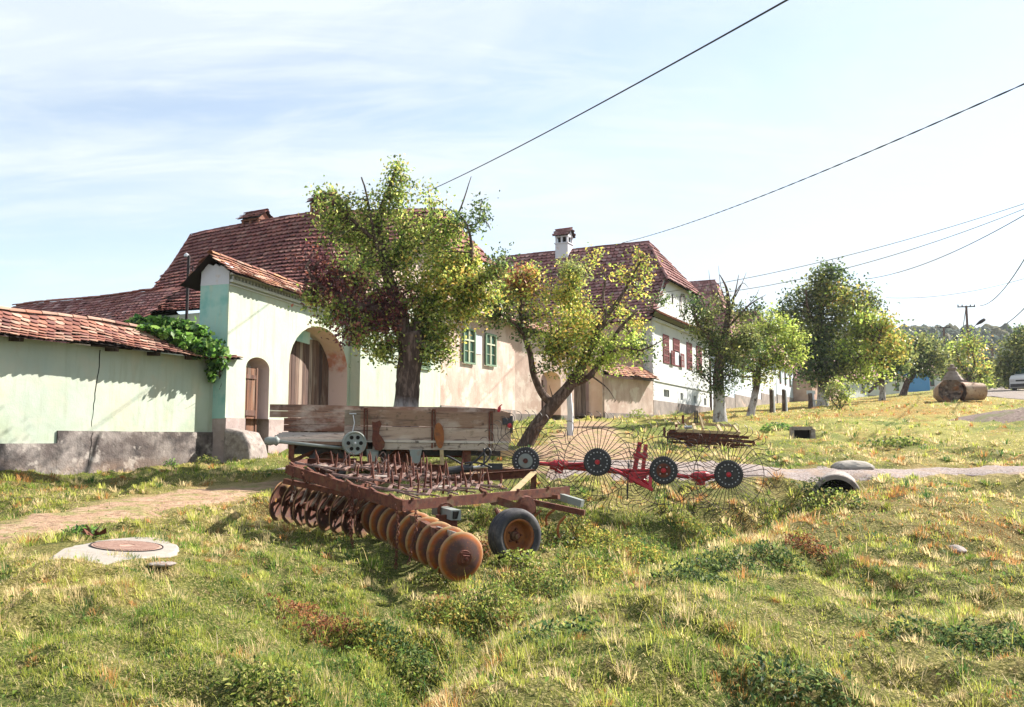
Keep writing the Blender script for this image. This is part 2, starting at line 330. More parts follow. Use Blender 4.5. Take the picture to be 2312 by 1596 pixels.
# ground sheet: one warped grid
def axis(lo,hi,fine,n):
    t=np.linspace(-1,1,n); s=np.sinh(t*fine)/np.sinh(fine)
    return np.where(s<0,-s*lo,s*hi)
gx=axis(-90,130,3.2,470); 
gy=5.5+axis(-16,190,3.6,560)
GX,GY=np.meshgrid(gx,gy); GZ=H(GX,GY)
far=np.clip((GY-110)/60,0,1); 
nx,ny=len(gx),len(gy)
V=np.stack([GX.ravel(),GY.ravel(),GZ.ravel()],1)
ii=(np.arange(ny-1)[:,None]*nx+np.arange(nx-1)[None]).ravel()
F=np.stack([ii,ii+1,ii+nx+1,ii+nx],1)
TPATCH=[]
for (u,v,sx,sy,k) in [(1650,943,4.5,4,.8),(1760,925,5,5,.7),(1930,905,8,9,.9),(2050,928,3.2,3.0,1.2),(1980,935,2.5,2,1.0),(2150,905,5,6,.6),(1290,985,2.5,4,.5),(2280,1250,2.2,1.8,.3),(2000,1190,1.6,1.2,.3),(1750,1255,1.1,.8,.4)]:
    _p=G(u,v); TPATCH.append((_p.x,_p.y,sx,sy,k))
def ground_tint(x,y):
    """fraction maps: dry, rust, green"""
    a=fbm(x*.55,y*.55,31,4); b=fbm(x*1.6+9,y*1.6,41,3); c=fbm(x*.25+3,y*.25,51,3)
    right=np.clip((x-(.1*y-1.0))/5,0,1)
    dry=np.clip((a-.47)*4.5+.3*(b-.5)*4+.24+.50*right,0,1)
    rust=np.clip((b-.56)*6,0,1)*np.clip((c-.42)*5+right*.7-.25,0,1)
    dry=np.clip(dry+.35*np.exp(-(seg_d(x,y,CREST)/1.3)**2)-.25*np.exp(-seg_d(x,y,DITCH)**2),0,1)
    for (u,v,ru,rv,k) in TPATCH:
        px,py,sx,sy=u,v,ru,rv
        gq=np.exp(-((x-px)/sx)**2-((y-py)/sy)**2)
        rust=np.clip(rust+k*gq*(.4+b),0,1); dry=np.clip(dry+.5*k*gq,0,1)
    return dry,rust,b
GREEN=np.array([.11,.15,.028]); YEL=np.array([.30,.27,.07]); STRAW=np.array([.42,.31,.17]); RUSTC=np.array([.30,.14,.045]); SOIL=np.array([.22,.14,.09])
dr,ru,bb=ground_tint(GX.ravel(),GY.ravel())
gc=GREEN[None]*(1-dr[:,None])+YEL[None]*dr[:,None]
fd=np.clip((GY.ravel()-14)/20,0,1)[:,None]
gc=gc*(.42+.85*fd)*(1-fd*np.array([[.30,.20,.25]]))  # near ground darkened: shade between the blades is put into the colour
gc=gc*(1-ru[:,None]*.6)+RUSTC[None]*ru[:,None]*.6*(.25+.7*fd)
pm=pathmask(GX.ravel(),GY.ravel())[:,None]*.6
gc=gc*(1-pm)+STRAW[None]*.8*pm
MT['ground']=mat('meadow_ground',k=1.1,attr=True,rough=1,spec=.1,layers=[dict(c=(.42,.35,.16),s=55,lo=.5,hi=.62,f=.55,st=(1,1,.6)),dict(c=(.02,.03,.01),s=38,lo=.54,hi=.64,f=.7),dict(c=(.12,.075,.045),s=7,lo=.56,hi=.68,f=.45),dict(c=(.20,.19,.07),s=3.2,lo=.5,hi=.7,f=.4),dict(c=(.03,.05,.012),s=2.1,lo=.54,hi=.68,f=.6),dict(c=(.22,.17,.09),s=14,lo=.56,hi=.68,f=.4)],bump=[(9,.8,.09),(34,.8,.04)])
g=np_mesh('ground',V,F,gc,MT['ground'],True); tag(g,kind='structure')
# path sheets, laid just above the ground
def ribbon(name,pl,mt,lift=.012,n=220,across=14,jit=.28):
    P=np.array(pl); L=np.concatenate([[0],np.cumsum(np.hypot(np.diff(P[:,0]),np.diff(P[:,1])))])
    s=np.linspace(0,L[-1],n); X=np.interp(s,L,P[:,0]); Y=np.interp(s,L,P[:,1]); Wd=np.interp(s,L,P[:,2])
    k=np.ones(9)/9; pad=lambda a:np.convolve(np.pad(a,4,mode='edge'),k,'valid'); X=pad(X);Y=pad(Y)
    tx=np.gradient(X);ty=np.gradient(Y);l=np.hypot(tx,ty);nxx=-ty/l;nyy=tx/l
    q=np.linspace(-1,1,across)
    e0=1+(fbm(s*.8,s*0+1,61,3)-.5)*2*jit*2+(fbm(s*4,s*0+1,63,2)-.5)*jit*1.8; e1=1+(fbm(s*.8,s*0+7,62,3)-.5)*2*jit*1.6+(fbm(s*4,s*0+5,64,2)-.5)*jit
    off=np.where(q[None]<0,q[None]*e0[:,None],q[None]*e1[:,None])*Wd[:,None]
    XX=X[:,None]+nxx[:,None]*off; YY=Y[:,None]+nyy[:,None]*off
    ZZ=H(XX,YY)+lift-.03*np.abs(q[None])**4+(fbm(XX*6,YY*6,71,2)-.5)*.02
    V=np.stack([XX.ravel(),YY.ravel(),ZZ.ravel()],1); m=across
    i2=(np.arange(n-1)[:,None]*m+np.arange(m-1)[None]).ravel(); F=np.stack([i2,i2+1,i2+m+1,i2+m],1)
    o=np_mesh(name,V,F,None,mt,True); tag(o,kind='structure'); return o
MT['dirt']=mat('dry_dirt',(.44,.285,.20),rough=1,spec=.1,layers=[dict(c=(.54,.38,.27),s=3,lo=.4,hi=.6,f=.8),dict(c=(.25,.15,.09),s=7,lo=.5,hi=.62,f=.7),dict(c=(.24,.26,.08),s=2.2,lo=.5,hi=.62,f=.75),dict(c=(.60,.46,.28),s=40,lo=.55,hi=.65,f=.6)],bump=[(5,.8,.08),(14,.8,.05),(60,.8,.02)])
MT['gravel']=mat('gravel',(.36,.29,.27),rough=1,spec=.1,layers=[dict(c=(.50,.45,.44),s=26,lo=.5,hi=.56,f=.9),dict(c=(.15,.12,.11),s=19,lo=.56,hi=.62,f=.8),dict(c=(.46,.33,.24),s=2,lo=.5,hi=.64,f=.5)],bump=[(45,.9,.03)])
ribbon('dirt_path',PL['dirt_path'],MT['dirt'])
ribbon('gravel_track',PL['gravel_track'],MT['gravel'],lift=.016)
ribbon('yard_path',PL['yard_path'],MT['dirt'],lift=.02,n=80)
MT['road']=mat('road_gravel',(.26,.215,.20),rough=1,layers=[dict(c=(.34,.29,.27),s=20,lo=.5,hi=.58,f=.8),dict(c=(.2,.17,.1),s=1.5,lo=.5,hi=.65,f=.6)],bump=[(40,.9,.03)])
ribbon('village_road',PL['village_road'],MT['road'],lift=.05)
# ------------------------------------------------------------ building helpers
class Fr:
    def __init__(s,P,d,flip=False):
        s.P=Vector((P[0],P[1],0)); l=math.hypot(*d); s.d=Vector((d[0]/l,d[1]/l,0)); s.n=Vector((s.d.y,-s.d.x,0))
        if flip: s.n=-s.n
    def p(s,a,o,z): 
        q=s.P+s.d*a+s.n*o; return Vector((q.x,q.y,z))
    def at(s,u,v): return online(u,v,(s.P.x,s.P.y),(s.d.x,s.d.y))
    def gz(s,a,o=0): 
        q=s.p(a,o,0); return float(H(q.x,q.y,False)[0])
def arch(a,b,zs,rise,zb=None):
    m=(a+b)/2; hw=(b-a)/2
    return dict(a=a,b=b,zb=zb,top=lambda s:zs+rise*math.sqrt(max(0,1-((s-m)/hw)**2)),n=14)
def rect(a,b,z0,z1): return dict(a=a,b=b,zb=z0,top=lambda s:z1,n=1)
def wall_open(mb,fr,s0,s1,zb,zt,th,ops=(),wob=0.0,reveal=True,back=True,front=0.0):
    """front face at o=front, back face at o=-th, with arched or square openings"""
    if not callable(zb): z_=zb; zb=lambda s:z_
    if not callable(zt): zt_=zt; zt=lambda s:zt_
    bp={s0,s1}; ops=[o for o in ops if o['b']>s0 and o['a']<s1]
    for k in range(1,int((s1-s0)/.6)+1): bp.add(s0+(s1-s0)*k/(int((s1-s0)/.6)+1))
    for o in ops:
        for k in range(o['n']+1): bp.add(o['a']+(o['b']-o['a'])*(.5-.5*math.cos(math.pi*k/o['n']) if o['n']>1 else k))
        bp={q for q in bp if not(o['a']+1e-6<q<o['b']-1e-6) or any(abs(q-(o['a']+(o['b']-o['a'])*(.5-.5*math.cos(math.pi*k/o['n']) if o['n']>1 else k)))<1e-6 for k in range(o['n']+1))}
    bp=sorted(bp); q=[bp[0]]
    for z in bp[1:]:
        if z-q[-1]>1e-5: q.append(z)
    bp=q
    def quad(a,b,za0,za1,zb0,zb1):   # at a: za0..za1 ; at b: zb0..zb1
        mb.mi=0
        if max(za1-za0,zb1-zb0)<1e-4: return
        mb.add([fr.p(a,front,za0),fr.p(b,front,zb0),fr.p(b,front,zb1),fr.p(a,front,za1)],[(0,1,2,3)])
        if back: mb.add([fr.p(a,-th,za0),fr.p(b,-th,zb0),fr.p(b,-th,zb1),fr.p(a,-th,za1)],[(3,2,1,0)])
    for a,b in zip(bp[:-1],bp[1:]):
        m=(a+b)/2; o=[x for x in ops if x['a']<m<x['b']]
        if o:
            o=o[0]
            zla=zb(a) if o['zb'] is None else max(o['zb'],zb(a))
            if o['zb'] is not None and o['zb']>zb(m): quad(a,b,zb(a),o['zb'],zb(b),o['zb'])
            ta,tb=o['top'](a),o['top'](b)
            if ta<zt(a) or tb<zt(b): quad(a,b,min(ta,zt(a)),zt(a),min(tb,zt(b)),zt(b))
            if reveal:
                mb.mi=1
                if ta<zt(a)-1e-4: mb.add([fr.p(a,front,ta),fr.p(b,front,tb),fr.p(b,-th,tb),fr.p(a,-th,ta)],[(0,1,2,3)])
                if o['zb'] is not None and o['zb']>zb(m): mb.add([fr.p(a,front,o['zb']),fr.p(b,front,o['zb']),fr.p(b,-th,o['zb']),fr.p(a,-th,o['zb'])],[(3,2,1,0)])
        else: quad(a,b,zb(a),zt(a),zb(b),zt(b))
        mb.mi=0; mb.add([fr.p(a,front,zt(a)),fr.p(b,front,zt(b)),fr.p(b,-th,zt(b)),fr.p(a,-th,zt(a))],[(0,1,2,3)])
    if reveal:
        for o in ops:
            for e in ('a','b'):
                s=o[e]; z0=zb(s) if o['zb'] is None else max(o['zb'],zb(s)); z1=min(o['top'](s),zt(s))
                if z1>z0: mb.mi=1; mb.add([fr.p(s,front,z0),fr.p(s,-th,z0),fr.p(s,-th,z1),fr.p(s,front,z1)],[(0,1,2,3)])
    mb.mi=0
    for s in (s0,s1): mb.add([fr.p(s,front,zb(s)),fr.p(s,-th,zb(s)),fr.p(s,-th,zt(s)),fr.p(s,front,zt(s))],[(0,1,2,3)])
TP_OLD=[(.20,.07,.06),(.24,.088,.072),(.175,.058,.054),(.25,.105,.085),(.155,.052,.052),(.21,.075,.064),(.19,.066,.06),(.27,.13,.11)]
TP_WALL=[(.30,.13,.09),(.34,.17,.12),(.24,.095,.07),(.37,.21,.155),(.20,.09,.075),(.40,.26,.20)]
TP_ORANGE=[(.38,.19,.11),(.42,.24,.14),(.32,.14,.08),(.45,.29,.19)]
TP_FAR=[(.25,.115,.11),(.29,.14,.135),(.22,.09,.088),(.27,.12,.115),(.33,.20,.19)]
def tiles(mb,F,tw=.18,tl=.17,th=.016,pal=TP_OLD,jit=1.0,over=1.25,lift=.03,tone=None):
    """rows of overlapping rounded tiles over the surface F(s,t): s along the ridge, t from ridge to eave"""
    mid=sum((F(.5,(k+1)/12)-F(.5,k/12)).length for k in range(12)); rows=max(2,int(round(mid/tl)))
    # arc-length table down the middle
    rnd=random.random
    for r in range(rows):
        t0=r/rows; t1=min(1.03,(r+over)/rows)
        ln=(F(1,min(1,(t0+t1)/2))-F(0,min(1,(t0+t1)/2))).length; n=max(1,int(round(ln/tw)))
        for k in range(-1,n+1):
            s=(k+.5+(.5 if r%2 else 0))/n
            s+= (rnd()-.5)*.08/n*jit
            if s<0.3/n*0 or s>1.0: continue
            ds=.48/n
            a=F(s,t0); b=F(s,min(1,t1)) if t1<=1 else F(s,1)+(F(s,1)-F(s,.97))*((t1-1)/.03)
            al=(F(min(1,s+.02),(t0+t1)/2 if t1<1 else .97)-F(max(0,s-.02),(t0+t1)/2 if t1<1 else .97)).normalized()
            dn=(b-a); L_=dn.length
            if L_<1e-4: continue
            dn/=L_; nn=al.cross(dn)
            if nn.z<0: nn=-nn
            w=ln/n*.47; yaw=(rnd()-.5)*.06*jit; al2=(al+dn*yaw).normalized()
            dz=th*(1.6+.8*rnd()*jit)+ (0.02*jit if rnd()<.04 else 0); slip=(rnd()-.5)*.02*jit
            c=random.choice(pal); v=.86+.28*rnd(); 
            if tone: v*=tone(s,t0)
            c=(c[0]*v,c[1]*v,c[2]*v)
            pts=[(-w,0),(w,0),(w,L_*.66),(w*.62,L_*.90),(0,L_*1.0),(-w*.62,L_*.90),(-w,L_*.66)]
            P=[a+al2*x+dn*(y+slip)+nn*(lift+dz*(y/L_)) for x,y in pts]
            Q=[p-nn*th for p in P]
            mb.add(P+Q,[(0,1,2,3,4,5,6),(1,8,9,2),(2,9,10,3),(3,10,11,4),(4,11,12,5),(5,12,13,6),(6,13,7,0)],c)
def sheet(mb,F,ns=8,nt=8,off=.0):
    P=[]; 
    for j in range(nt+1):
        for i in range(ns+1):
            P.append(F(i/ns,j/nt)+Vector((0,0,off)))
    mb.add(P,[(j*(ns+1)+i,j*(ns+1)+i+1,(j+1)*(ns+1)+i+1,(j+1)*(ns+1)+i) for j in range(nt) for i in range(ns)])
def ridge(mb,pts,r=.09,seg=.32,pal=TP_OLD):
    pts=[Vector(p) for p in pts]
    for a,b in zip(pts[:-1],pts[1:]):
        n=max(1,int((b-a).length/seg)); d=(b-a).normalized(); sx=d.cross(Vector((0,0,1))).normalized(); up=sx.cross(d)
        for k in range(n):
            p=a+(b-a)*(k/n); q=a+(b-a)*((k+1.12)/n); c=random.choice(pal); v=.8+.4*random.random(); rr=r*(1+random.uniform(-.05,.05)); jz=random.uniform(-.01,.012)
            P=[]
            for e,ra in((p,rr),(q,rr*.86)):
                for i in range(7):
                    an=math.pi*i/6; P.append(e+sx*math.cos(an)*ra+up*(math.sin(an)*ra*.8+jz))
            mb.add(P,[(i,i+1,i+8,i+7) for i in range(6)],(c[0]*v,c[1]*v,c[2]*v))
def roof(name,parent,surfs,ridges,pal,tw=.18,tl=.17,mats=None,jit=1.0,tone=None,**k):
    mb=MB()
    for F in surfs:
        mb.mi=1; sheet(mb,F,off=-.0); mb.mi=0
        tiles(mb,F,tw,tl,pal=pal,jit=jit,tone=tone,**k)
    mb.mi=0
    for r in ridges: ridge(mb,r,pal=pal)
    return mb.build(name,[MT['tile'],MT['underlay']],parent)
def bil(A,B,C,D,sag=0.0,flare=0.0):
    """patch: A ridge start, B ridge end, C eave end, D eave start"""
    A,B,C,D=map(Vector,(A,B,C,D))
    def F(s,t):
        p=(A*(1-s)+B*s)*(1-t)+(D*(1-s)+C*s)*t
        p.z-=sag*4*t*(1-t)+ .05*math.sin(s*math.pi)*(1-t)
        return p
    return F
def window(parent,fr,s,z,w,h,frame=.07,style='green',depth=.12,label=None,o0=0.0):
    """window whose centre is at s,z of the facade frame"""
    mf=MT['green_paint'] if style=='green' else MT['redshutter']
    win=MB()
    for sx in(-1,1): win.beam(fr.p(s+sx*(w/2-frame/2),o0+.02,z-h/2),fr.p(s+sx*(w/2-frame/2),o0+.02,z+h/2),.05,frame,up=fr.d)
    for sz in(-1,1): win.beam(fr.p(s-w/2+frame,o0+.018,z+sz*(h/2-frame/2)),fr.p(s+w/2-frame,o0+.018,z+sz*(h/2-frame/2)),.05,frame,up=(0,0,1))
    wo=win.build('window',mf,parent,label=label)
    if style=='green':
        b=MB(); b.beam(fr.p(s,o0-.0,z-h/2+frame),fr.p(s,o0-.0,z+h/2-frame),.04,.05,up=fr.d)
        for sd_ in(-1,1):
            b.beam(fr.p(s+sd_*(w/4-.01)-(w/4-.045),o0-.0,z+h*.17),fr.p(s+sd_*(w/4-.01)+(w/4-.045),o0-.0,z+h*.17),.04,.06,up=(0,0,1))
            for e in(-1,1): b.beam(fr.p(s+sd_*(w/4-.01)+e*(w/4-.055),o0-.006,z-h/2+frame),fr.p(s+sd_*(w/4-.01)+e*(w/4-.055),o0-.006,z+h/2-frame),.03,.022,up=fr.d)
            b.beam(fr.p(s+sd_*(w/4-.01)-(w/4-.045),o0-.012,z-h*.14),fr.p(s+sd_*(w/4-.01)+(w/4-.045),o0-.012,z-h*.14),.03,.02,up=(0,0,1))
        b.build('window_bars',MT['cream_paint'],wo)
        for sd_ in(-1,1):
            g=MB(); g.box(fr.p(s+sd_*(w/4-.01),o0-.03,z),(w/2-.08,.012,h-2*frame),rot=Matrix.Rotation(math.atan2(fr.d.y,fr.d.x),3,'Z')); g.build('pane',MT['glass'],wo)
    return wo
def louvre(parent,fr,s,z,w,h,o=.05,mt='redshutter',name='shutter',yaw=0,slats=12,hinge=0):
    """louvred shutter; yaw swings it out about its hinge edge"""
    mb=MB(); rot=Matrix.Rotation(yaw,3,'Z'); c0=fr.p(s+hinge*w/2,o,0)
    def P(a,oo,zz):
        q=fr.p(a,oo,zz)-c0; zz_=q.z; q.z=0; q=rot@q; q.z=zz_; return c0+q
    for e in(-1,1): mb.beam(P(s+e*(w/2-.025),o,z-h/2),P(s+e*(w/2-.025),o,z+h/2),.04,.05,up=rot@fr.d)
    for e in(-1,0,1): mb.beam(P(s-w/2+.05,o+.001,z+e*(h/2-.035)),P(s+w/2-.05,o+.001,z+e*(h/2-.035)),.04,.07)
    for k in range(slats):
        zz=z-h/2+.07+(h-.14)*(k+.5)/slats
        mb.beam(P(s-w/2+.05,o-.004,zz),P(s+w/2-.05,o-.004,zz),.045,(.03 if mt=='redshutter' else .022))
    return mb.build(name,MT[mt],parent)
DS=(.452,.892); DP=(-.892,.452)
# ------------------------------------------------------------ garden wall
FG=Fr((-7.36,22),DS)
gw=thing('garden_wall','long mint green garden wall with stained grey base and low red tiled roof on the left','garden wall',FG.p(-4,0,.8))
gt0=FG.at(-90,1085)[0]-2.2
ztop=3.62
o=MB(); wall_open(o,FG,gt0,0.0,1.45,ztop,.38); 
o.build('wall',[MT['mint'],MT['limewhite']],gw)
sstep=FG.at(128,985)[0]
o=MB(); wall_open(o,FG,sstep,0.0,.2,1.79,.42,front=.035); wall_open(o,FG,gt0,sstep,.2,1.53,.42,front=.034)
o.build('plinth',MT['plinth'],gw)
def gwF(s,t):
    a=gt0+(0.22-gt0)*s; p=FG.p(a,-.50+.98*t,4.20-.60*t-.05*math.sin(math.pi*t)); p.z+=.035*math.sin(a*1.3)+.02*math.sin(a*3.1+1)-.01*abs(math.sin(a*.5)); return p
def gwB(s,t):
    a=gt0+(0.0-gt0)*s; return FG.p(a,-.50-.45*t,4.18-.42*t)
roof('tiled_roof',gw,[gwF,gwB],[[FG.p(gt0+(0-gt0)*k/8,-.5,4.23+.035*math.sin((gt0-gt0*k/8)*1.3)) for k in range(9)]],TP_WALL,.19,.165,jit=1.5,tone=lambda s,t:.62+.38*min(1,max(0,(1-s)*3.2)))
for k,(u,v) in enumerate([(28,786),(322,803),(440,808),(556,815)]):
    a=FG.at([22,240,335,420][k],805)[0]; m=MB(); m.beam(FG.p(a,-.3,3.60),FG.p(a,.34,3.56),.09,.09,col=(.06,.04,.035)); m.build('rafter_end',MT['wood'],gw)
m=MB(); m.beam(FG.p(FG.at(190,795)[0],.2,3.60),FG.p(FG.at(232,800)[0],.42,3.585),.05,.03,col=(.05,.035,.03)); m.build('eave_batten',MT['wood'],gw)
# the long crack
m=MB(); sc=FG.at(226,800)[0]; pts=[]
for k in range(22):
    z=3.55-2.5*k/21; pts.append(FG.p(sc-.03*k/21*6+random.uniform(-.02,.02),(.003 if z>1.8 else .04),z))
for a,b,k in zip(pts[:-1],pts[1:],range(21)):
    w=.024*(1-k/26)*(.6 if 10<k<14 else 1); 
    if 13<k<15: continue
    m.beam(a,b,.004,w,up=FG.d)
m.build('crack',MT['dark'],gw)
# ------------------------------------------------------------ gate wall of the left farm
FA=Fr((-7.13,21.62),(.334,.943))
gA=thing('gate_wall','tall mint green gate wall with two arched openings and an orange tiled roof','gate wall',FA.p(3,-.4,1.1))
gl=FA.at(806,800)[0]+.25; TH=.87
s_a=FA.at(555,850)[0]; s_b=FA.at(608,850)[0]; z_sp=FA.at(582,830)[1]; z_tp=FA.at(582,805)[1]
b_a=FA.at(652,850)[0]; b_b=FA.at(784,850)[0]; zb_s=FA.at(716,832)[1]; zb_t=FA.at(722,737)[1]
opsA=[arch(s_a,s_b,z_sp-.02,z_tp-z_sp),arch(b_a,b_b,zb_s,zb_t-zb_s)]
zc0=FA.at(525,612)[1]+.10; zc1=FA.at(795,703)[1]+.07
zt=lambda s:zc0+(zc1-zc0)*s/gl
zpA=FA.at(512,943)[1]
MT['reveal']=mat('reveal_plaster',k=1.0,base=(.56,.45,.43),layers=[dict(c=(.42,.15,.09),s=3.2,lo=.36,hi=.55,f=.8,z=(3.70,3.82),zr=.5),dict(c=(.55,.42,.33),s=1,lo=.1,hi=.2,f=1,z=(4.25,4.4),zr=.4),dict(c=(.4,.3,.3),s=4,lo=.6,hi=.7,f=.5)],bump=[(30,.3,.01)])
o=MB(); wall_open(o,FA,0,gl,zpA,zt,TH,opsA); o.build('wall',[MT['mint'],MT['reveal']],gA)
o=MB(); wall_open(o,FA,0.0,gl,.3,zpA,TH-.01,opsA,front=.03); o.build('plinth',[MT['pinkgrey'],MT['pinkgrey']],gA)
# pillar end face: turquoise below, lime white above, with its small gable
zl=FA.at(518,641)[1]; o=MB(); e=-.012
o.add([FA.p(e,.0,zpA-.02),FA.p(e,-TH,zpA-.02),FA.p(e,-TH,zl),FA.p(e,.0,zl)],[(0,1,2,3)]); o.build('turquoise_end',MT['turq'],gA)
o=MB(); zr=FA.at(482,573)[1]+.02
wob=[(0,zl),(-TH,zl),(-TH+.02,zc0-.15),(-.68,zc0+.12),(-.5,zr-.17),(-.42,zr-.12),(-.3,zr-.2),(-.16,zc0+.12),(.04,zc0-.02),(.03,zc0-.1),(0,zc0-.16)]
P=[FA.p(e-.004,a,z) for a,z in wob]+[FA.p(.12,a,z) for a,z in wob]; n=len(wob)
o.add(P,[tuple(range(n)),tuple(range(2*n-1,n-1,-1))]+[(i,(i+1)%n,n+(i+1)%n,n+i) for i in range(n)]); o.build('gable_end',MT['limewhite'],gA)
# cornice with a row of small dentils
o=MB(); zcn=lambda s:zt(s)-.34
for k in range(12):
    a,b=gl*k/12+.012,gl*(k+1)/12+.012
    o.beam(FA.p(a,.05,zcn(a)-.02),FA.p(b,.05,zcn(b)-.02),.10,.07); o.beam(FA.p(a,.03,zcn(a)+.16),FA.p(b,.03,zcn(b)+.16),.12,.05)
    o.beam(FA.p(a,.02,zcn(a)-.11),FA.p(b,.02,zcn(b)-.11),.05,.03)
n=int(gl/.14)
for k in range(n):
    a=.1+k*.14; o.box(FA.p(a,.035,zcn(a)+.075),(.06,.06,.08),rot=Matrix.Rotation(math.atan2(FA.d.y,FA.d.x),3,'Z'))
o.build('cornice',MT['white'],gA)
zR=lambda s:zr+.08+(zc1-zc0)*s/gl
def gaF(s,t): a=-.25+(gl+.2)*s; return FA.p(a,-.43+.74*t,zR(max(0,a))-.54*t-.03*math.sin(math.pi*t)+.015*math.sin(a*4))
def gaB(s,t): a=-.25+(gl+.2)*s; return FA.p(a,-.43-.88*t,zR(max(0,a))-.75*t)
roof('tiled_roof',gA,[gaF,gaB],[[FA.p(-.25,-.43,zR(0)+.03),FA.p(gl-.05,-.43,zR(gl)+.03)]],TP_WALL+TP_ORANGE[:1],.18,.16,jit=1.6)
# wooden leaves of the big gate
def planks(name,fr,a,b,zb,ztf,o,n,parent,lean=0,pal=None,th=.05):
    mb=MB(); pal=pal or [(.20,.13,.10),(.11,.065,.055),(.27,.20,.16),(.06,.038,.036),(.38,.30,.25),(.15,.09,.07)]
    w=(b-a)/n
    for k in range(n):
        c=random.choice(pal); s=a+w*(k+.5); t=ztf(s)+random.uniform(-.03,.03); z0=zb+random.uniform(-.02,.04); dl=random.uniform(-.01,.01)
        x0,x1=s-w*.47,s+w*.47; P=[]
        for oo in (o+random.uniform(-.01,.012),o-th):
            P+=[fr.p(x0+dl,oo,z0),fr.p(x1+dl,oo,z0),fr.p(x1+lean,oo,ztf(min(b,x1))),fr.p(x0+lean,oo,ztf(max(a,x0)))]
        mb.add(P,[(0,1,2,3),(7,6,5,4),(0,3,7,4),(1,5,6,2),(3,2,6,7)],c)
    return mb.build(name,MT['wood'],parent)
FAo=opsA[1]; bm=(b_a+b_b)/2
d_r=FA.at(742,900)[0]; dr_top=FA.at(700,772)[1]
gd=planks('wooden_gate',FA,b_a+.02,b_b-.03,FA.gz(3)+.1,lambda s:min(FAo['top'](min(b_b-.04,max(s,b_a+.03)))-.05, dr_top+.22),-.66,17,gA)
m=MB(); m.add([FA.p(b_a+.55,-.56,dr_top-.1),FA.p(b_a+1.75,-.56,dr_top-.1),FA.p(b_a+1.75,-.56,dr_top+.75),FA.p(b_a+.9,-.56,dr_top+.65),FA.p(b_a+.55,-.56,dr_top+.3)],[(0,1,2,3,4)]); 
m2=MB(); m2.beam(FA.p(b_a+.35,-.47,dr_top+.27),FA.p(b_a+1.72,-.47,dr_top+.20),.04,.36,col=(1,1,1)); m2.build('gate_lintel',MT['turq'],gA)
dk=MB(); dk.add([FA.p(b_a-.1,-TH-.3,1.1),FA.p(b_b+.2,-TH-.3,1.1),FA.p(b_b+.2,-TH-.3,5.2),FA.p(b_a-.1,-TH-.3,5.2)],[(0,1,2,3)])
# leaf on the right, swung open and mostly in shade
g2=None and planks('gate_leaf',FA,b_a+2.30,b_b-.02,FA.gz(4)+.1,lambda s:min(FAo['top'](min(s,b_b-.03))-.05,dr_top-.1),-.80,6,gA,pal=[(.5,.45,.42),(.42,.36,.33)])
dd=planks('small_door',FA,s_a+.03,s_a+.58,FA.gz(1)+.05,lambda s:z_sp-.02,-.12,3,gA,pal=[(.22,.10,.06),(.26,.13,.08),(.18,.08,.05)])
m=MB(); m.box(FA.p(s_a+.80,-.60,2.3),(.64,.05,3.4),rot=Matrix.Rotation(math.atan2(FA.d.y,FA.d.x),3,'Z'),col=(.62,.58,.56)); m.build('inner_wall',MT['limewhite'],gA)
m=MB(); m.beam(FA.p(s_a+.62,-.13,FA.gz(1)),FA.p(s_a+.62,-.13,z_sp),.07,.07,up=FA.d,col=(.18,.09,.06)); m.beam(FA.p(s_a+.05,-.10,z_sp-.25),FA.p(s_a+.56,-.10,z_sp-.25),.03,.1,col=(.16,.07,.05));m.beam(FA.p(s_a+.05,-.10,2.3),FA.p(s_a+.56,-.10,2.3),.03,.14,col=(.16,.08,.06)); m.build('door_frame',MT['wood'],gA)
# stone kerb block at the gate corner
bk=MB(); pts=[(.0,0),(.95,0),(1.05,.22),(.92,.52),(.62,.80),(.0,.86)]
zg=FG.gz(0)-.25
bb_=thing('kerb_stone','big rough pale stone block leaning against the gate wall corner','stone block',FA.p(.5,.3,zg))
KR=random.Random(3)
rings=[]
for j,w in enumerate((0,.08,.5,.92,1.0)):
    sc_=(.92 if j in(0,4) else 1); rings.append([FA.p(-.05+w*.78+KR.uniform(-.02,.02),.02+x*sc_*.78+KR.uniform(-.03,.03),zg+.1+y*sc_*1.12+KR.uniform(-.03,.03)) for x,y in pts])
n=len(pts); bk.add([p for r in rings for p in r],[(j*n+i,j*n+(i+1)%n,(j+1)*n+(i+1)%n,(j+1)*n+i) for j in range(4) for i in range(n)]+[tuple(range(n-1,-1,-1)),tuple(range(4*n,5*n))])
bo=bk.build('block',MT['stone'],bb_); md=bo.modifiers.new('bev','BEVEL'); md.width=.035; md.segments=2
# drainpipe between gate wall and house
dp=MB(); dpt=thing('drainpipe','thin dark drainpipe running down where the gate wall meets the house','drainpipe',FA.p(gl,.1,1.4))
a=gl-.1; dp.tube([FA.p(a-.05,.25,zt(a)-.2),FA.p(a-.05,.12,zt(a)-.6),FA.p(a+.02,.10,3.6),FA.p(a+.22,.1,1.5)],.045,8); dp.build('pipe',MT['iron_dark'],dpt)
for z in (4.5,3.0): m=MB(); m.lathe([(.06,-.02),(.06,.02)],FA.p(a-.02,.11,z),(0,0,1),10); m.build('bracket',MT['iron_dark'],dpt)
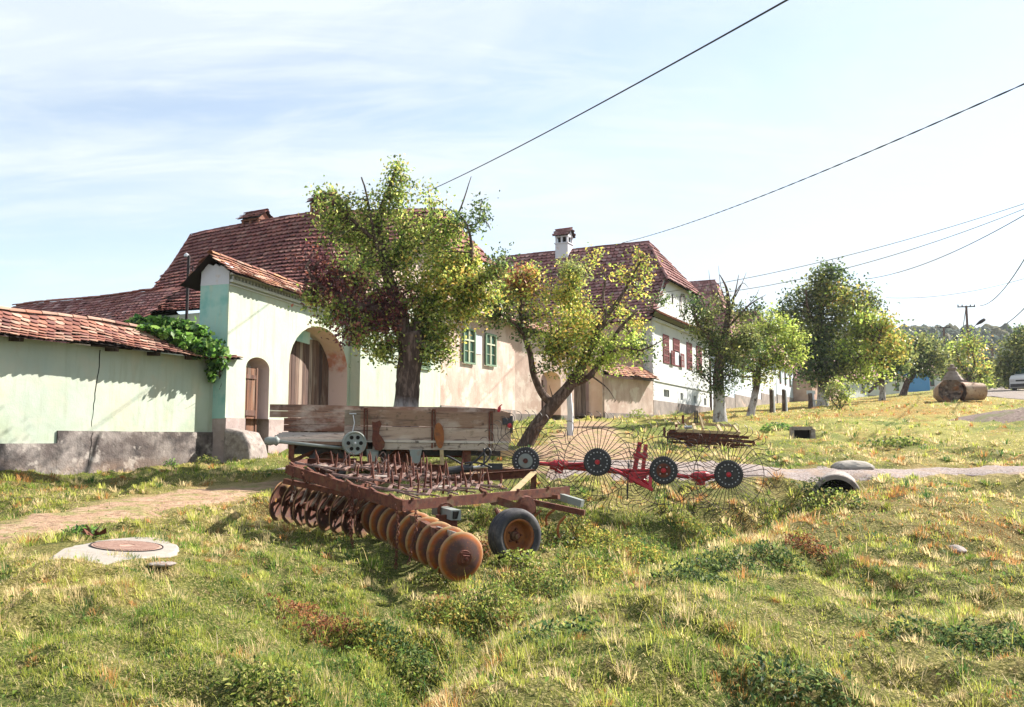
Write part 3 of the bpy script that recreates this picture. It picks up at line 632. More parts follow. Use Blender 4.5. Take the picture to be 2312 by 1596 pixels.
# tall iron standpipe behind the garden wall
sp_=W(421,725,24.5); tp_=W(421,577,24.5)
st=thing('iron_pole','thin rusty iron pole with a pale cap standing behind the garden wall','pole',(sp_.x,sp_.y,1.3))
m=MB(); m.tube([(sp_.x,sp_.y,1.2),(sp_.x,sp_.y,tp_.z)],.045,8); m.build('shaft',MT['iron_dark'],st)
m=MB(); m.lathe([(.0,.09),(.07,.03),(.07,-.03),(.0,-.04)],(tp_.x,tp_.y,tp_.z),(0,0,1),10); m.build('cap',MT['bolt'],st)
m=MB(); m.tube([(sp_.x,sp_.y,tp_.z-.3),(sp_.x+.12,sp_.y,tp_.z-.3),(sp_.x+.12,sp_.y,tp_.z-.55)],.018,6); m.build('hook',MT['iron_dark'],st)
# ------------------------------------------------------------ left farmhouse
FH=Fr((-7.36,22),DS)
def hp(t,a,z):      # t along the street, a back from the street
    return Vector((-7.36+DS[0]*t+DP[0]*a, 22+DS[1]*t+DP[1]*a, z))
hA=thing('farmhouse','large old farmhouse with a weathered red tiled roof, mint and peach walls behind the gate','house',hp(11.5,6,2))
T0,T1,TM=5.75,16.55,11.65
tsplit=FH.at(995,850)[0]; zE=6.15
gzf=lambda s:1.0
wins=[(FH.at(1056,780)[0],)]
o=MB(); wall_open(o,FH,T0,tsplit,1.9,zE,.5); o.build('mint_wall',[MT['mint'],MT['mint']],hA)
o=MB(); wall_open(o,FH,tsplit,T1,2.6,zE+.25,.5,front=.004); o.build('peach_wall',[MT['pink'],MT['pink']],hA)
o=MB(); wall_open(o,FH,tsplit,T1,.6,2.85,.5,front=.04); wall_open(o,FH,T0,tsplit-.01,.6,2.25,.5,front=.04); o.build('plinth',MT['grey_plinth'],hA)
FS=Fr((hp(T0,0,0).x,hp(T0,0,0).y),DP,flip=False); 
o=MB(); wall_open(o,FS,1.6,10.0,1,zE-.15,.3); o.build('side_wall',MT['mint'],hA)
F2=Fr((hp(T1,0,0).x,hp(T1,0,0).y),DP)
o=MB(); wall_open(o,F2,0.3,12,1,zE-.15,.3); o.build('side_wall',MT['pink'],hA)
# gable triangle (below the half hip)
zRg=10.35
def rp(t,z,a=0): return hp(t,a,z)
g=MB(); zh=8.6; 
def edge_t(z,side): 
    f=(zRg-z)/(zRg-zE); return TM+(-(TM-T0) if side<0 else (T1-TM))*f
g.add([hp(T0,-.01,zE),hp(T1,-.01,zE),hp(edge_t(zh,1),-.01,zh),hp(edge_t(zh,-1),-.01,zh)],[(0,1,2,3)]); 
g.add([hp(edge_t(zh,-1),.0,zh),hp(edge_t(zh,1),.0,zh),hp(TM,.9,zRg-.15)],[(0,1,2)]); g.build('gable',MT['pink'],hA)
def prof(t): return t+.03*math.sin(2*math.pi*t)
def hAF(s,t):
    # left roof slope: s=0 at the back end, s=1 at the street
    ar=14.0*(1-s)+.7*s; zr_=10.80*(1-s)+zRg*s+.42*math.sin(math.pi*s)
    ae=10.2*(1-s)-.15*s; te=T0-.45; tt=TM+(te-TM)*t; a=ar+(ae-ar)*t
    cut=max(0,(s-.90)/.10) 
    z=zr_+(zE-.22-zr_)*(t+.055*math.sin(math.pi*t)*1.0)
    if t>.82: z+=.16*((t-.82)/.18)**2
    z+=.03*math.sin(a*1.1+t*4)
    return hp(tt,a,z)
def hAB(s,t):
    ar=14.0*(1-s)+.7*s; zr_=10.80*(1-s)+zRg*s+.42*math.sin(math.pi*s); te=T1+.45
    return hp(TM+(te-TM)*t,ar+(-.15-.7)*t*s*.9,zr_+(zE-.2-zr_)*(t+.03*math.sin(math.pi*t)))
def hAh(s,t):     # street half hip
    tl,tr=edge_t(zh,-1)-.3,edge_t(zh,1)+.3
    return hp((TM)*(1-t)+(tl+(tr-tl)*s)*t,.7*(1-t)-.5*t,zRg*(1-t)+(zh-.15)*t)
TON=lambda s,t:.8+.35*t
roof('roof',hA,[hAF,hAB,hAh],[[hAF(s/14,0)+Vector((0,0,.03)) for s in range(15)],[hAh(0,0),hAh(0,1)],[hAh(1,0),hAh(1,1)],[hAF(0,0),hAF(0,.3),hAF(0,.6),hAF(0,.85)]],TP_OLD,.28,.33,tone=None,th=.045,lift=.06)
# tiled cornice strip over the street wall
def pent(t0,t1,z,dep=.55,dz=.32):
    def F(s,t): return hp(t0+(t1-t0)*s,.25-(dep+.2)*t,z+dz*(1-t))
    return F
roof('eave_strip',hA,[pent(tsplit-.5,T1+.2,zE+.22)],[],TP_WALL,.2,.2)
def chimney(parent,c,w,d,z0,z1,ang,mt='limewhite',cap=True,open_=True,pal=TP_OLD,capz=.45,name='chimney'):
    rot=Matrix.Rotation(ang,3,'Z'); c=Vector(c); mb=MB(); hz=z1-z0
    zo=z1-.45 if open_ else z1
    mb.box((c.x,c.y,(z0+zo)/2),(w,d,zo-z0),rot); mb.box((c.x,c.y,zo+.02),(w+.1,d+.1,.07),rot)
    if open_:
        for i in(-1,0,1):
            for j in(-1,1):
                q=rot@Vector((i*(w/2-.06),j*(d/2-.06),0)); mb.box((c.x+q.x,c.y+q.y,zo+.24),(.11,.11,.41),rot)
        mb.box((c.x,c.y,z1-.01),(w+.04,d+.04,.06),rot)
    ch=mb.build(name,MT[mt],parent)
    if open_:
        k=MB(); k.box((c.x,c.y,zo+.2),(w-.26,d-.26,.4),rot); k.build('flue',MT['dark'],ch)
    if cap:
        q=lambda x,y,z:c*0+Vector((c.x,c.y,0))+rot@Vector((x,y,0))+Vector((0,0,z))
        hw,hd=w/2+.14,d/2+.14
        Fa=lambda s,t:q(-hw+2*hw*s,hd*t,z1+capz*(1-t)+.02); Fb=lambda s,t:q(-hw+2*hw*s,-hd*t,z1+capz*(1-t)+.02)
        roof('chimney_cap',ch,[Fa,Fb],[[q(-hw,0,z1+capz+.04),q(hw,0,z1+capz+.04)]],pal,.17,.16,jit=2)
        for sx in(-1,1):
            gg=MB(); gg.add([q(sx*(w/2+.01),-d/2,z1+.01),q(sx*(w/2+.01),d/2,z1+.01),q(sx*(w/2+.01),0,z1+capz-.03)],[(0,1,2)]); gg.build('cap_gable',MT[mt],ch)
    return ch
angA=math.atan2(DP[1],DP[0])
c=hp(TM+.2,10.3,0); chimney(hA,c,1.0,.75,9.9,11.12,angA,'brickred',capz=.38)
c=hp(TM-.1,6.3,0); chimney(hA,c,.9,.75,9.9,11.3,angA,'brickred',capz=.38)
def win_at(fr,u0,u1,v0,v1):
    um=(u0+u1)/2; s,z1=fr.at(um,v0); _,z0=fr.at(um,v1); w=fr.at(u1,v0)[0]-fr.at(u0,v0)[0]; return s,(z0+z1)/2,w,z1-z0
s,z,w,h=win_at(FH,1043,1070,742,822); window(hA,FH,s,z,w,h,o0=.06,label='left green window of the peach street wall')
s2,z2,w2,h2=win_at(FH,1093,1117,754,827); window(hA,FH,s2,z2,w2,h2,o0=.06,label='right green window of the peach street wall')
s3,z3,w3,h3=win_at(FH,948,970,765,835); 
m=MB(); m.box(FH.p(s3,-.02,z3),(w3,.06,h3),rot=Matrix.Rotation(math.atan2(DS[1],DS[0]),3,'Z')); wk=m.build('window',MT['glass'],hA,label='mint wall window behind the pear trunk with green louvred shutter')
louvre(wk,FH,s3,z3,w3*.98,h3,o=.05,mt='green_paint',slats=14)
m=MB(); sf=FH.at(1080,765)[0]; m.box(FH.p(sf,.012,z+.15),(.5,.02,.75),rot=Matrix.Rotation(math.atan2(DS[1],DS[0]),3,'Z')); m.build('painted_plaque',MT['bluewhite'],hA)
# ------------------------------------------------------------ barn roof behind on the left
bA=thing('barn','low barn at the far left with a long red tiled roof behind the garden wall','barn',hp(6,14,1.5))
def brF(s,t): return hp(6.0-2.6*t,17.8+(8.2-17.8)*s,7.05+.1*math.sin(s*9)*.3-2.15*t)
def brB(s,t): return hp(6.0+2.6*t,17.8+(9.3-17.8)*s,7.05-2.15*t)
roof('roof',bA,[brF,brB],[[hp(6.0,17.8-8.5*k/8,7.1+.03*math.sin(k)) for k in range(9)]],TP_OLD+TP_FAR,.21,.2,jit=1.5)
m=MB(); fB=Fr((hp(3.6,17.6,0).x,hp(3.6,17.6,0).y),(-DP[0],-DP[1])); 
for tt in(3.6,8.2): m.beam(hp(tt,17.6,3),hp(tt,9.4,3),.25,4)
m.add([hp(3.6,17.5,4.9),hp(8.4,17.5,4.9),hp(6.0,17.5,7.0)],[(0,1,2)]); m.build('wall',MT['pink'],bA)
m=MB(); m.beam(hp(5.55,10.4,5.2),hp(5.55,1.5,5.2),.12,1.5); 
# ------------------------------------------------------------ second gate wall (peach)
P2=hp(T1,0,0); WC=W(1475,940,45.0)
d2=(WC.x-P2.x,WC.y-P2.y); L2=math.hypot(*d2)
FB=Fr((P2.x,P2.y),d2)
gB=thing('peach_gate_wall','peach plastered gate wall with two arched openings between the two big houses','gate wall',FB.p(4,0,2.4))
sB=FB.at(1362,900)[0]; a1=FB.at(1222,880)[0];a2=FB.at(1266,880)[0];a3=FB.at(1296,880)[0];a4=FB.at(1360,880)[0]
zq=lambda v,u:FB.at(u,v)[1]
opsB=[arch(a1,a2,zq(858,1244),zq(838,1244)-zq(858,1244)),arch(a3,a4,zq(860,1330),zq(815,1330)-zq(860,1330))]
zB=FB.at(1200,752)[1]
o=MB(); wall_open(o,FB,-.2,sB,zq(935,1200),zB,.8,opsB); 
MT['reveal_peach']=mat('reveal_peach',k=1.0,base=(.62,.44,.33),layers=[dict(c=(.7,.55,.44),s=2,lo=.4,hi=.6,f=.6)])
o.build('wall',[MT['pink'],MT['reveal_peach']],gB)
o=MB(); wall_open(o,FB,-.2,sB,1.6,zq(935,1200),.79,opsB,front=.03); o.build('plinth',[MT['grey_plinth']]*2,gB)
roof('tiled_roof',gB,[lambda s,t:FB.p(-.2+(sB+.3)*s,-.4+.75*t,zB+.55-.5*t),lambda s,t:FB.p(-.2+(sB+.3)*s,-.4-.75*t,zB+.55-.5*t)],[],TP_WALL,.2,.2)
planks('small_door',FB,a1+.02,a1+.75,FB.gz(a1)-.1,lambda s:zq(862,1244)+.1,-.5,4,gB)
planks('wooden_gate',FB,a3+.02,a3+1.75,FB.gz(a3)-.1,lambda s:opsB[1]['top'](s)-.12,-.6,9,gB,pal=[(.16,.11,.09),(.25,.18,.15),(.33,.27,.23)])
# low tiled wall
lw=thing('low_wall','low peach wall with a small ragged tiled roof beside the white house','garden wall',FB.p((sB+L2)/2,0,2.6))
ze=FB.at(1430,857)[1]
o=MB(); wall_open(o,FB,sB+.02,L2-.05,FB.at(1430,932)[1]-.05,ze,.4,front=.05); o.build('wall',MT['pink'],lw)
o=MB(); wall_open(o,FB,sB+.02,L2-.05,1.8,FB.at(1430,932)[1]-.05,.4,front=.08); o.build('plinth',MT['grey_plinth'],lw)
def lwF(s,t): a=sB+(L2-sB-.02)*s; return FB.p(a,-.35+.85*t,ze+.62-.60*t+.06*math.sin(s*3.1)+.03*math.sin(s*17))
roof('tiled_roof',lw,[lwF,lambda s,t:FB.p(sB+(L2-sB)*s,-.35-.5*t,ze+.62-.4*t)],[],TP_ORANGE+TP_WALL,.2,.17,jit=2.5)
# ------------------------------------------------------------ white house
hW=thing('white_house','white plastered house with half-hipped tiled roof, white chimney and dark red shutters','house',(WC.x,WC.y,2.8))
FW=Fr((WC.x,WC.y),DS); WL=11.8
def wp(s,a,z): return Vector((WC.x+DS[0]*s+DP[0]*a,WC.y+DS[1]*s+DP[1]*a,z))
zEw=8.0; zPw=FW.at(1475,903)[1]
vents=[win_at(FW,u-2.5,u+2.5,v,v+16) for u,v in((1506,880),(1539,887),(1569,894),(1592,899))]
wop=[rect(s-w/2-.02,s+w/2+.02,z-h/2,z+h/2) for s,z,w,h in vents]
Wwin=[win_at(FW,1496,1509,756,820),win_at(FW,1519,1533,765,826),win_at(FW,1549.5,1561,774,834),win_at(FW,1571.5,1583,782,841)]
o=MB(); wall_open(o,FW,0,WL,zPw,zEw,.5,wop+[rect(s-w/2+.05,s+w/2-.05,z-h/2+.05,z+h/2-.05) for s,z,w,h in Wwin]); o.build('street_wall',[MT['white'],MT['white']],hW)
o=MB(); wall_open(o,FW,-.02,WL+.02,1.8,zPw,.5,front=.05); o.build('plinth',MT['grey_plinth'],hW)
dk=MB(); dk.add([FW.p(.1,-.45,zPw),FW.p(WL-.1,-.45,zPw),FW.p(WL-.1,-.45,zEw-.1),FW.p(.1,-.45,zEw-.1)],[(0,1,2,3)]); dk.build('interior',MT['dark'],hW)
FWs=Fr((WC.x,WC.y),DP)
o=MB(); wall_open(o,FWs,0.5,11,2,zEw,.3); o.build('side_wall',MT['pinkside'],hW)
m=MB()
for k in range(14):
    zz=4.0+k*.29; m.box(FW.p(.13+.05*(k%2),.012,zz),(.22+.1*(k%2),.03,.2),rot=Matrix.Rotation(math.atan2(DS[1],DS[0]),3,'Z'))
m.build('quoins',MT['white'],hW)
m=MB(); m.beam(FW.p(.02,.03,FW.at(1490,861)[1]),FW.p(WL,.03,FW.at(1490,861)[1]-.02),.06,.07); m.beam(FW.p(0,.08,zEw-.1),FW.p(WL,.08,zEw-.1),.16,.14); m.build('string_course',MT['white'],hW)
zRw=13.4; aR=2.0; sm=WL/2
hz=10.45; fl=sm*(hz-zEw-.3)/(zRw-zEw)
ha_,hb_=fl+.0,WL-fl
g=MB(); g.add([wp(.25,-.0,zEw+.1),wp(WL-.25,-.0,zEw+.1),wp(hb_,0,hz),wp(ha_,0,hz)],[(0,1,2,3)]); g.build('gable',MT['white'],hW)
def wLs(s,t):
    a=12.2*(1-s)+aR*s; ae=12.6*(1-s)+(-.1)*s
    # near end follows the hip edge then the verge
    A=a+(ae-a)*min(1,t*1.9) if s>0 else a
    z=zRw+(zEw-.25-zRw)*(t+.035*math.sin(math.pi*t)); return wp(sm+(-.45-sm)*t,a+(ae-a)*min(1,t*2.05),z)
def wRs(s,t):
    a=12.2*(1-s)+aR*s; ae=12.6*(1-s)-.1*s; z=zRw+(zEw-.25-zRw)*(t+.035*math.sin(math.pi*t)); return wp(sm+(WL+.45-sm)*t,a+(ae-a)*min(1,t*2.05),z)
def wHs(s,t): return wp(sm*(1-t)+(ha_-.35+(hb_-ha_+.7)*s)*t,aR*(1-t)-.35*t,zRw*(1-t)+(hz-.15)*t)
roof('roof',hW,[wLs,wRs,wHs],[[wp(sm,12.2+(aR-12.2)*k/8,zRw+.05) for k in range(9)],[wHs(0,0),wHs(0,1)],[wHs(1,0),wHs(1,1)]],TP_FAR,.30,.34,th=.045,lift=.06)
roof('eave_strip',hW,[lambda s,t:wp(-.3+(WL+.6)*s,.15-.75*t,zEw+.55-.5*t)],[],TP_ORANGE+TP_WALL,.22,.2)
# gable oval plaque and small slit
m=MB(); so_,zo_=FW.at(1541,688); m.lathe([(1,.05),(1,.09),(.86,.09),(.86,.05)],(0,0,0),(0,0,1),28,closed=True)
m.v=[tuple(FW.p(so_+v[0]*.62,v[2],zo_+v[1]*.62*1.05)) for v in m.v]; m.build('oval_plaque',MT['grey_plinth'],hW)
m=MB(); s_,z_=FW.at(1518,675); m.box(FW.p(s_,.01,z_),(.18,.04,.55),rot=Matrix.Rotation(math.atan2(DS[1],DS[0]),3,'Z')); m.build('slit_window',MT['dark'],hW)
for i,(s,z,w,h) in enumerate(Wwin):
    wo=window(hW,FW,s,z,w,h,style='red',frame=.06,label=('window with its lower shutters swung open' if i==1 else None))
    if i!=1:
        louvre(wo,FW,s,z+h*.27,w-.1,h*.44,o=.03,slats=7); louvre(wo,FW,s,z-h*.23,w-.1,h*.5,o=.03,slats=8)
        g=MB(); g.box(FW.p(s,-.06,z),(w-.12,.02,h-.1),rot=Matrix.Rotation(math.atan2(DS[1],DS[0]),3,'Z')); g.build('pane',MT['bluewhite'],wo)
    else:
        louvre(wo,FW,s,z+h*.27,w-.1,h*.44,o=.03,slats=9)
        louvre(wo,FW,s-w*.75,z-h*.25,w*.55,h*.5,o=.10,slats=10); louvre(wo,FW,s+w*.75,z-h*.25,w*.55,h*.5,o=.10,slats=10)
        g=MB(); g.box(FW.p(s,.0,z-h*.23),(w-.12,.02,h*.5),rot=Matrix.Rotation(math.atan2(DS[1],DS[0]),3,'Z')); g.build('pane',MT['bluewhite'],wo)
for s,z,w,h in vents:
    m=MB(); m.box(FW.p(s,-.2,z),(w,.05,h),rot=Matrix.Rotation(math.atan2(DS[1],DS[0]),3,'Z')); m.build('cellar_vent',MT['grey_plinth'],hW)
cpos=wp(sm-1.2,7.4,0); q=W(1275,520,cpos.y)
cx=wp(sm-.4,7.5,0); chimney(hW,(q.x,cx.y,0),.85,.8,11.6,W(1275,545,cx.y).z+.25,angA,'limewhite',pal=TP_FAR,capz=.5)
# ------------------------------------------------------------ houses further up the street
def farhouse(name,label,P,d,Lf,dep,z0,zw,zr,wallm,plinth=.8,wins=3,pal=TP_FAR,hip=True,gable_street=True,tw=.3):
    fr=Fr((P.x,P.y),d); h=thing(name,label,'house',(P.x,P.y,z0))
    dp_=Vector((-fr.n.x,-fr.n.y,0))
    o=MB(); wall_open(o,fr,0,Lf,z0+plinth,zw,.3); f2=Fr((P.x,P.y),(dp_.x,dp_.y)); wall_open(o,f2,.3,dep,z0,zw,.3)
    e=fr.p(Lf,0,0); f3=Fr((e.x,e.y),(dp_.x,dp_.y)); wall_open(o,f3,.3,dep,z0,zw,.3); o.build('wall',[MT[wallm]]*2,h)
    o=MB(); wall_open(o,fr,-.02,Lf+.02,z0-.8,z0+plinth,.3,front=.05); o.build('plinth',MT['grey_plinth'],h)
    q=lambda s,a,z:Vector((fr.p(s,-a,z).x,fr.p(s,-a,z).y,z)); m_=Lf/2; aR=.25*Lf if hip else 0
    if gable_street:
        fs=[lambda s,t:q(m_+(-.35-m_)*t,(dep*(1-s)+aR*s)*(1-t)+(dep*(1-s)-.2*s)*t,zr+(zw-.2-zr)*t),
            lambda s,t:q(m_+(Lf+.35-m_)*t,(dep*(1-s)+aR*s)*(1-t)+(dep*(1-s)-.2*s)*t,zr+(zw-.2-zr)*t)]
        if hip: fs.append(lambda s,t:q(m_*(1-t)+(-.35+(Lf+.7)*s)*t,aR*(1-t)-.35*t,zr+(zw-.2-zr)*t))
        else: g=MB(); g.add([q(0,.0,zw-.05),q(Lf,.0,zw-.05),q(m_,0,zr-.1)],[(0,1,2)]); g.build('gable',MT[wallm],h)
        rd=[[q(m_,dep,zr+.04),q(m_,aR,zr+.04)]]
    else:
        fs=[lambda s,t:q(-.2+(Lf+.4)*s,dep/2*(1-t)-.3*t,zr+(zw-.15-zr)*t),lambda s,t:q(-.2+(Lf+.4)*s,dep/2*(1-t)+(dep+.3)*t,zr+(zw-.15-zr)*t)]
        rd=[[q(-.2,dep/2,zr+.04),q(Lf+.2,dep/2,zr+.04)]]
    roof('roof',h,fs,rd,pal,tw,tw)
    for k in range(wins):
        s=Lf*(k+.7)/(wins+.4); z=(z0+plinth+zw)/2+.15
        m=MB(); m.box(fr.p(s,.02,z),(.75,.06,1.2),rot=Matrix.Rotation(math.atan2(fr.d.y,fr.d.x),3,'Z')); w=m.build('window',MT['redshutter'],h)
        m=MB(); m.box(fr.p(s,.04,z),(.6,.05,1.05),rot=Matrix.Rotation(math.atan2(fr.d.y,fr.d.x),3,'Z')); m.build('pane',MT['glass'],w)
    return h
e0=FW.p(WL,0,0)
def st_pt(k,o=0):   # point further up the street line
    return Vector((e0.x+DS[0]*k+DS[1]*o,e0.y+DS[1]*k-DS[0]*o,0))
# pale wall, tall gate post and third house
MT['iron_gate']=MT['redshutter']
zz=lambda k:float(H(st_pt(k).x,st_pt(k).y,False)[0])
lg=thing('yard_gate','plain tall dark gate post with pale panel beside the white house','gate',st_pt(1.5))
m=MB(); m.beam(st_pt(.25)+Vector((0,0,zz(0)-.3)),st_pt(.25)+Vector((0,0,zz(0)+3.3)),.14,.14,up=(1,0,0),col=(.12,.06,.05)); m.build('post',MT['wood'],lg)
m=MB(); m.beam(st_pt(.4)+Vector((0,0,zz(1)+1.3)),st_pt(3.2)+Vector((0,0,zz(1)+1.3)),.06,2.9); m.build('panel',MT['bluewhite'],lg)
P=st_pt(7.2); farhouse('house','third house up the street with a steep pink tiled roof behind the bare tree','house' and P,DS,9.5,11,zz(7),zz(7)+4.0,zz(7)+10.2,'bluewhite',wins=2,plinth=1.0)
wl=thing('street_wall','pale blue plastered yard wall with grey base behind the two slim trees','garden wall',st_pt(5))
fw=Fr((st_pt(3.3).x,st_pt(3.3).y),DS); o=MB(); wall_open(o,fw,0,3.8,zz(4)+.9,zz(4)+3.2,.4); o.build('wall',MT['bluewhite'],wl)
o=MB(); wall_open(o,fw,0,3.8,zz(4)-.9,zz(4)+.9,.4,front=.04); o.build('plinth',MT['grey_plinth'],wl)
w2_=thing('street_wall','long white plastered yard wall running on up the street behind the trees','garden wall',st_pt(22))
fw=Fr((st_pt(16.8).x,st_pt(16.8).y),DS); o=MB(); wall_open(o,fw,0,6.8,zz(20)+.8,zz(20)+3.0,.4); o.build('wall',MT['white'],w2_)
o=MB(); wall_open(o,fw,0,6.8,zz(20)-1.2,zz(20)+.8,.4,front=.04); o.build('plinth',MT['grey_plinth'],w2_)
P=st_pt(24); farhouse('house','pale house with grey base half hidden behind the big tree','x' and P,DS,9,10,zz(24),zz(24)+3.8,zz(24)+9,'bluewhite',wins=3)
def fh(u,v,Y,Lf,label,wallm,zh=2.6,zr=5.5,d=(.3,.95),wins=2,**k):
    p=W(u,v,Y); return farhouse('house',label,Vector((p.x,p.y,0)),d,Lf,6,p.z-.2,p.z+zh,p.z+zr,wallm,wins=wins,plinth=.4,tw=.5,**k)
fh(1835,908,84,9,'small ochre cottage wall showing behind the big tree trunk','pinkside',2.4,4.5,(.6,.8),wins=1)
fh(1890,900,98,10,'low white house seen between the big tree and the shrub','white',2.6,4.8,(.7,.7))
fh(1962,896,104,9,'low white cottage behind the leaning tree trunks','white',2.6,4.6,(.8,.6))
fh(2050,888,112,4,'bright blue shed at the far end of the street','bluepaint' if 'bluepaint' in MT else 'bluewhite',3,4.2,(.9,.4),wins=0)
fh(2078,888,118,8,'white cottage with pink roof near the end of the street','white',2.8,4.8,(.9,.4))
# ------------------------------------------------------------ trees
PAL={
 'pear':[(.14,.205,.04),(.20,.265,.055),(.31,.36,.085),(.075,.12,.03),(.44,.46,.15),(.06,.09,.035),(.26,.22,.08)],
 'purple':[(.085,.03,.035),(.14,.045,.05),(.05,.022,.03),(.19,.07,.05)],
 'yellow':[(.27,.31,.06),(.36,.37,.09),(.19,.25,.05),(.40,.34,.08),(.12,.18,.045),(.42,.28,.08)],
 'lime':[(.26,.33,.06),(.34,.40,.09),(.17,.25,.05),(.42,.45,.13)],
 'dark':[(.05,.085,.03),(.085,.125,.04),(.03,.055,.025),(.13,.165,.055)],
 'olive':[(.12,.145,.05),(.18,.20,.065),(.08,.105,.04),(.24,.24,.08)],
 'rustl':[(.28,.12,.06),(.34,.19,.07),(.2,.08,.05)],
 'vine':[(.11,.25,.04),(.19,.36,.07),(.05,.13,.035),(.28,.44,.11),(.035,.09,.03)],
}
def smooth_poly(P,R_,k=4,jit=.0,rn=None):
    rn=rn or random; P=[Vector(p) for p in P]; out=[];rr=[]
    for i in range(len(P)-1):
        p0=P[max(0,i-1)];p1=P[i];p2=P[i+1];p3=P[min(len(P)-1,i+2)]
        for j in range(k):
            t=j/k; q=.5*((2*p1)+(p2-p0)*t+(2*p0-5*p1+4*p2-p3)*t*t+(3*p1-p0-3*p2+p3)*t**3)
            if jit and (i or j): q+=Vector((rn.uniform(-jit,jit),rn.uniform(-jit,jit),rn.uniform(-jit,jit)))
            out.append(q); rr.append(R_[i]*(1-t)+R_[i+1]*t)
    out.append(P[-1]); rr.append(R_[-1]); return out,rr
def leaves(name,C,Nrm,size,colors,parent,mt='leaf',aspect=.62,fold=.22):
    """many small folded leaves; C centres (n,3)"""
    n=len(C); r=rng
    d=r.normal(size=(n,3)); d[:,2]-=.35; d/=np.linalg.norm(d,axis=1,keepdims=True)
    nn=Nrm+r.normal(size=(n,3))*.75; nn-=d*np.sum(nn*d,1,keepdims=True); nn/=np.linalg.norm(nn,axis=1,keepdims=True)+1e-9
    w=np.cross(d,nn); s=size[:,None]; a=C-d*s*.5; b=C+d*s*.5
    l=C-d*s*.08+w*s*aspect*.5+nn*s*fold; q=C-d*s*.08-w*s*aspect*.5+nn*s*fold
    V=np.stack([a,l,b,q],1).reshape(-1,3); i=np.arange(n)*4
    F=np.concatenate([np.stack([i,i+1,i+2],1),np.stack([i,i+2,i+3],1)])
    o=np_mesh(name,V,F,np.repeat(colors,4,axis=0),MT[mt],False); attach(o,parent); return o
def tree(name,label,Y,limbs,blobs,seed=1,leaf=.085,cl=1.0,per=42,group=None,depth=1.0,lime=None,cat='tree',twigr=.012,sides=9,bark='bark',bare=0,tint=1.0,spread=.2,twn=3,dens=1.0):
    rn=random.Random(seed); r=np.random.default_rng(seed)
    base=W(limbs[0][0][0],limbs[0][0][1],Y); 
    t=thing(name,label,cat,(base.x,base.y,base.z),group=group)
    tr=MB(); nodes=[]; br=MB()
    for li,lb in enumerate(limbs):
        P=[W(a[0],a[1],Y+(a[3] if len(a)>3 else 0)) for a in lb]; rad=[a[2] for a in lb]
        if li==0: P[0]=P[0]-Vector((0,0,.25))
        Q,rr=smooth_poly(P,rad,5,min(.012,rad[-1]*.2),rn)
        if li==0: # root flare
            for i in range(min(4,len(rr))): rr[i]*=1+.28*(1-i/4)**2
        (tr if li==0 else br).tube(Q,rr,sides if li==0 else max(5,sides-2))
        for i,(p,q) in enumerate(zip(Q,rr)):
            if li>0 or i>len(Q)*.6: nodes.append((p,q))
    NP=np.array([p for p,_ in nodes]); 
    C=[];CO=[];SZ=[];NR=[]
    tw=MB()
    for bl in blobs:
        u,v,ru,rv,nc,pal=bl[:6]; dy=bl[6] if len(bl)>6 else 0
        c=W(u,v,Y+dy); rx=ru/ppm(Y); rz=rv/ppm(Y); ry=rx*depth
        for k in range(int(nc*cl)):
            g=r.normal(size=3); g/=np.linalg.norm(g); rad=r.uniform(.25,1)**.5
            p=np.array([c.x+g[0]*rx*rad,c.y+g[1]*ry*rad,c.z+g[2]*rz*rad])
            dd=np.linalg.norm(NP-p,axis=1); j=int(np.argmin(dd+r.uniform(0,.25,len(dd))))
            s=Vector(NP[j]); e=Vector(p); mid=(s+e)/2+Vector((rn.uniform(-.12,.12),rn.uniform(-.12,.12),rn.uniform(-.02,.2)))*max(.5,(e-s).length)
            pts,rr=smooth_poly([s,mid,e],[min(nodes[j][1]*.6,twigr*1.8),twigr,twigr*.35],3)
            tw.tube(pts,rr,3 if Y>30 else 4,caps=False)
            pp=PAL[pal]; m=int(per*dens*r.uniform(.6,1.4)); ctint=tint*(1.7 if Y<30 else 1.4)*r.uniform(.6,1.35)
            tt=np.clip(1-np.abs(r.normal(size=m))*.28,.25,1.02)
            pts_a=np.array([[*q] for q in pts]); idx=tt*(len(pts)-1); i0=np.clip(idx.astype(int),0,len(pts)-2); f=(idx-i0)[:,None]
            cc=pts_a[i0]*(1-f)+pts_a[i0+1]*f+r.normal(size=(m,3))*spread*r.uniform(.6,1.2)*np.array([1,1,.8])
            C.append(cc); out=cc-np.array([c.x,c.y,c.z-.3]); out/=np.linalg.norm(out,axis=1,keepdims=True)+1e-6; NR.append(out*.5+np.array([0,0,.6]))
            ci=r.integers(0,len(pp),m); col=np.array(pp)[ci]*ctint*r.uniform(.8,1.2,(m,1)); CO.append(col); SZ.append(leaf*r.uniform(.6,1.25,m))
    for k in range(bare): # leafless twigs poking out of the crown
        pass
    mt=MT[bark]
    if lime: 
        key=f'bark_{name}_{seed}'
        MT[key]=mat('limed_bark',(.085,.058,.048),rough=.95,layers=[dict(c=(.25,.18,.15),s=11,lo=.47,hi=.6,f=.85,st=(1,1,.3)),dict(c=(.03,.02,.018),s=18,lo=.5,hi=.66,f=.7,st=(1,1,.25)),dict(c=(.56,.54,.56),s=7,lo=.36,hi=.52,f=.95,st=(1,1,.5),z=(base.z+lime+.05,base.z+lime-.35),zr=.5)],bump=[(22,1.0,.03,(1,1,.35))])
        mt=MT[key]
    tr.build('trunk',mt,t,smooth=True)
    b=br.build('limbs',MT[bark],t,smooth=True) if br.v else None
    if tw.v: tw.build('twigs',MT['bark'],t)
    if C: leaves('crown',np.concatenate(C),np.concatenate(NR),np.concatenate(SZ),np.concatenate(CO),t)
    return t
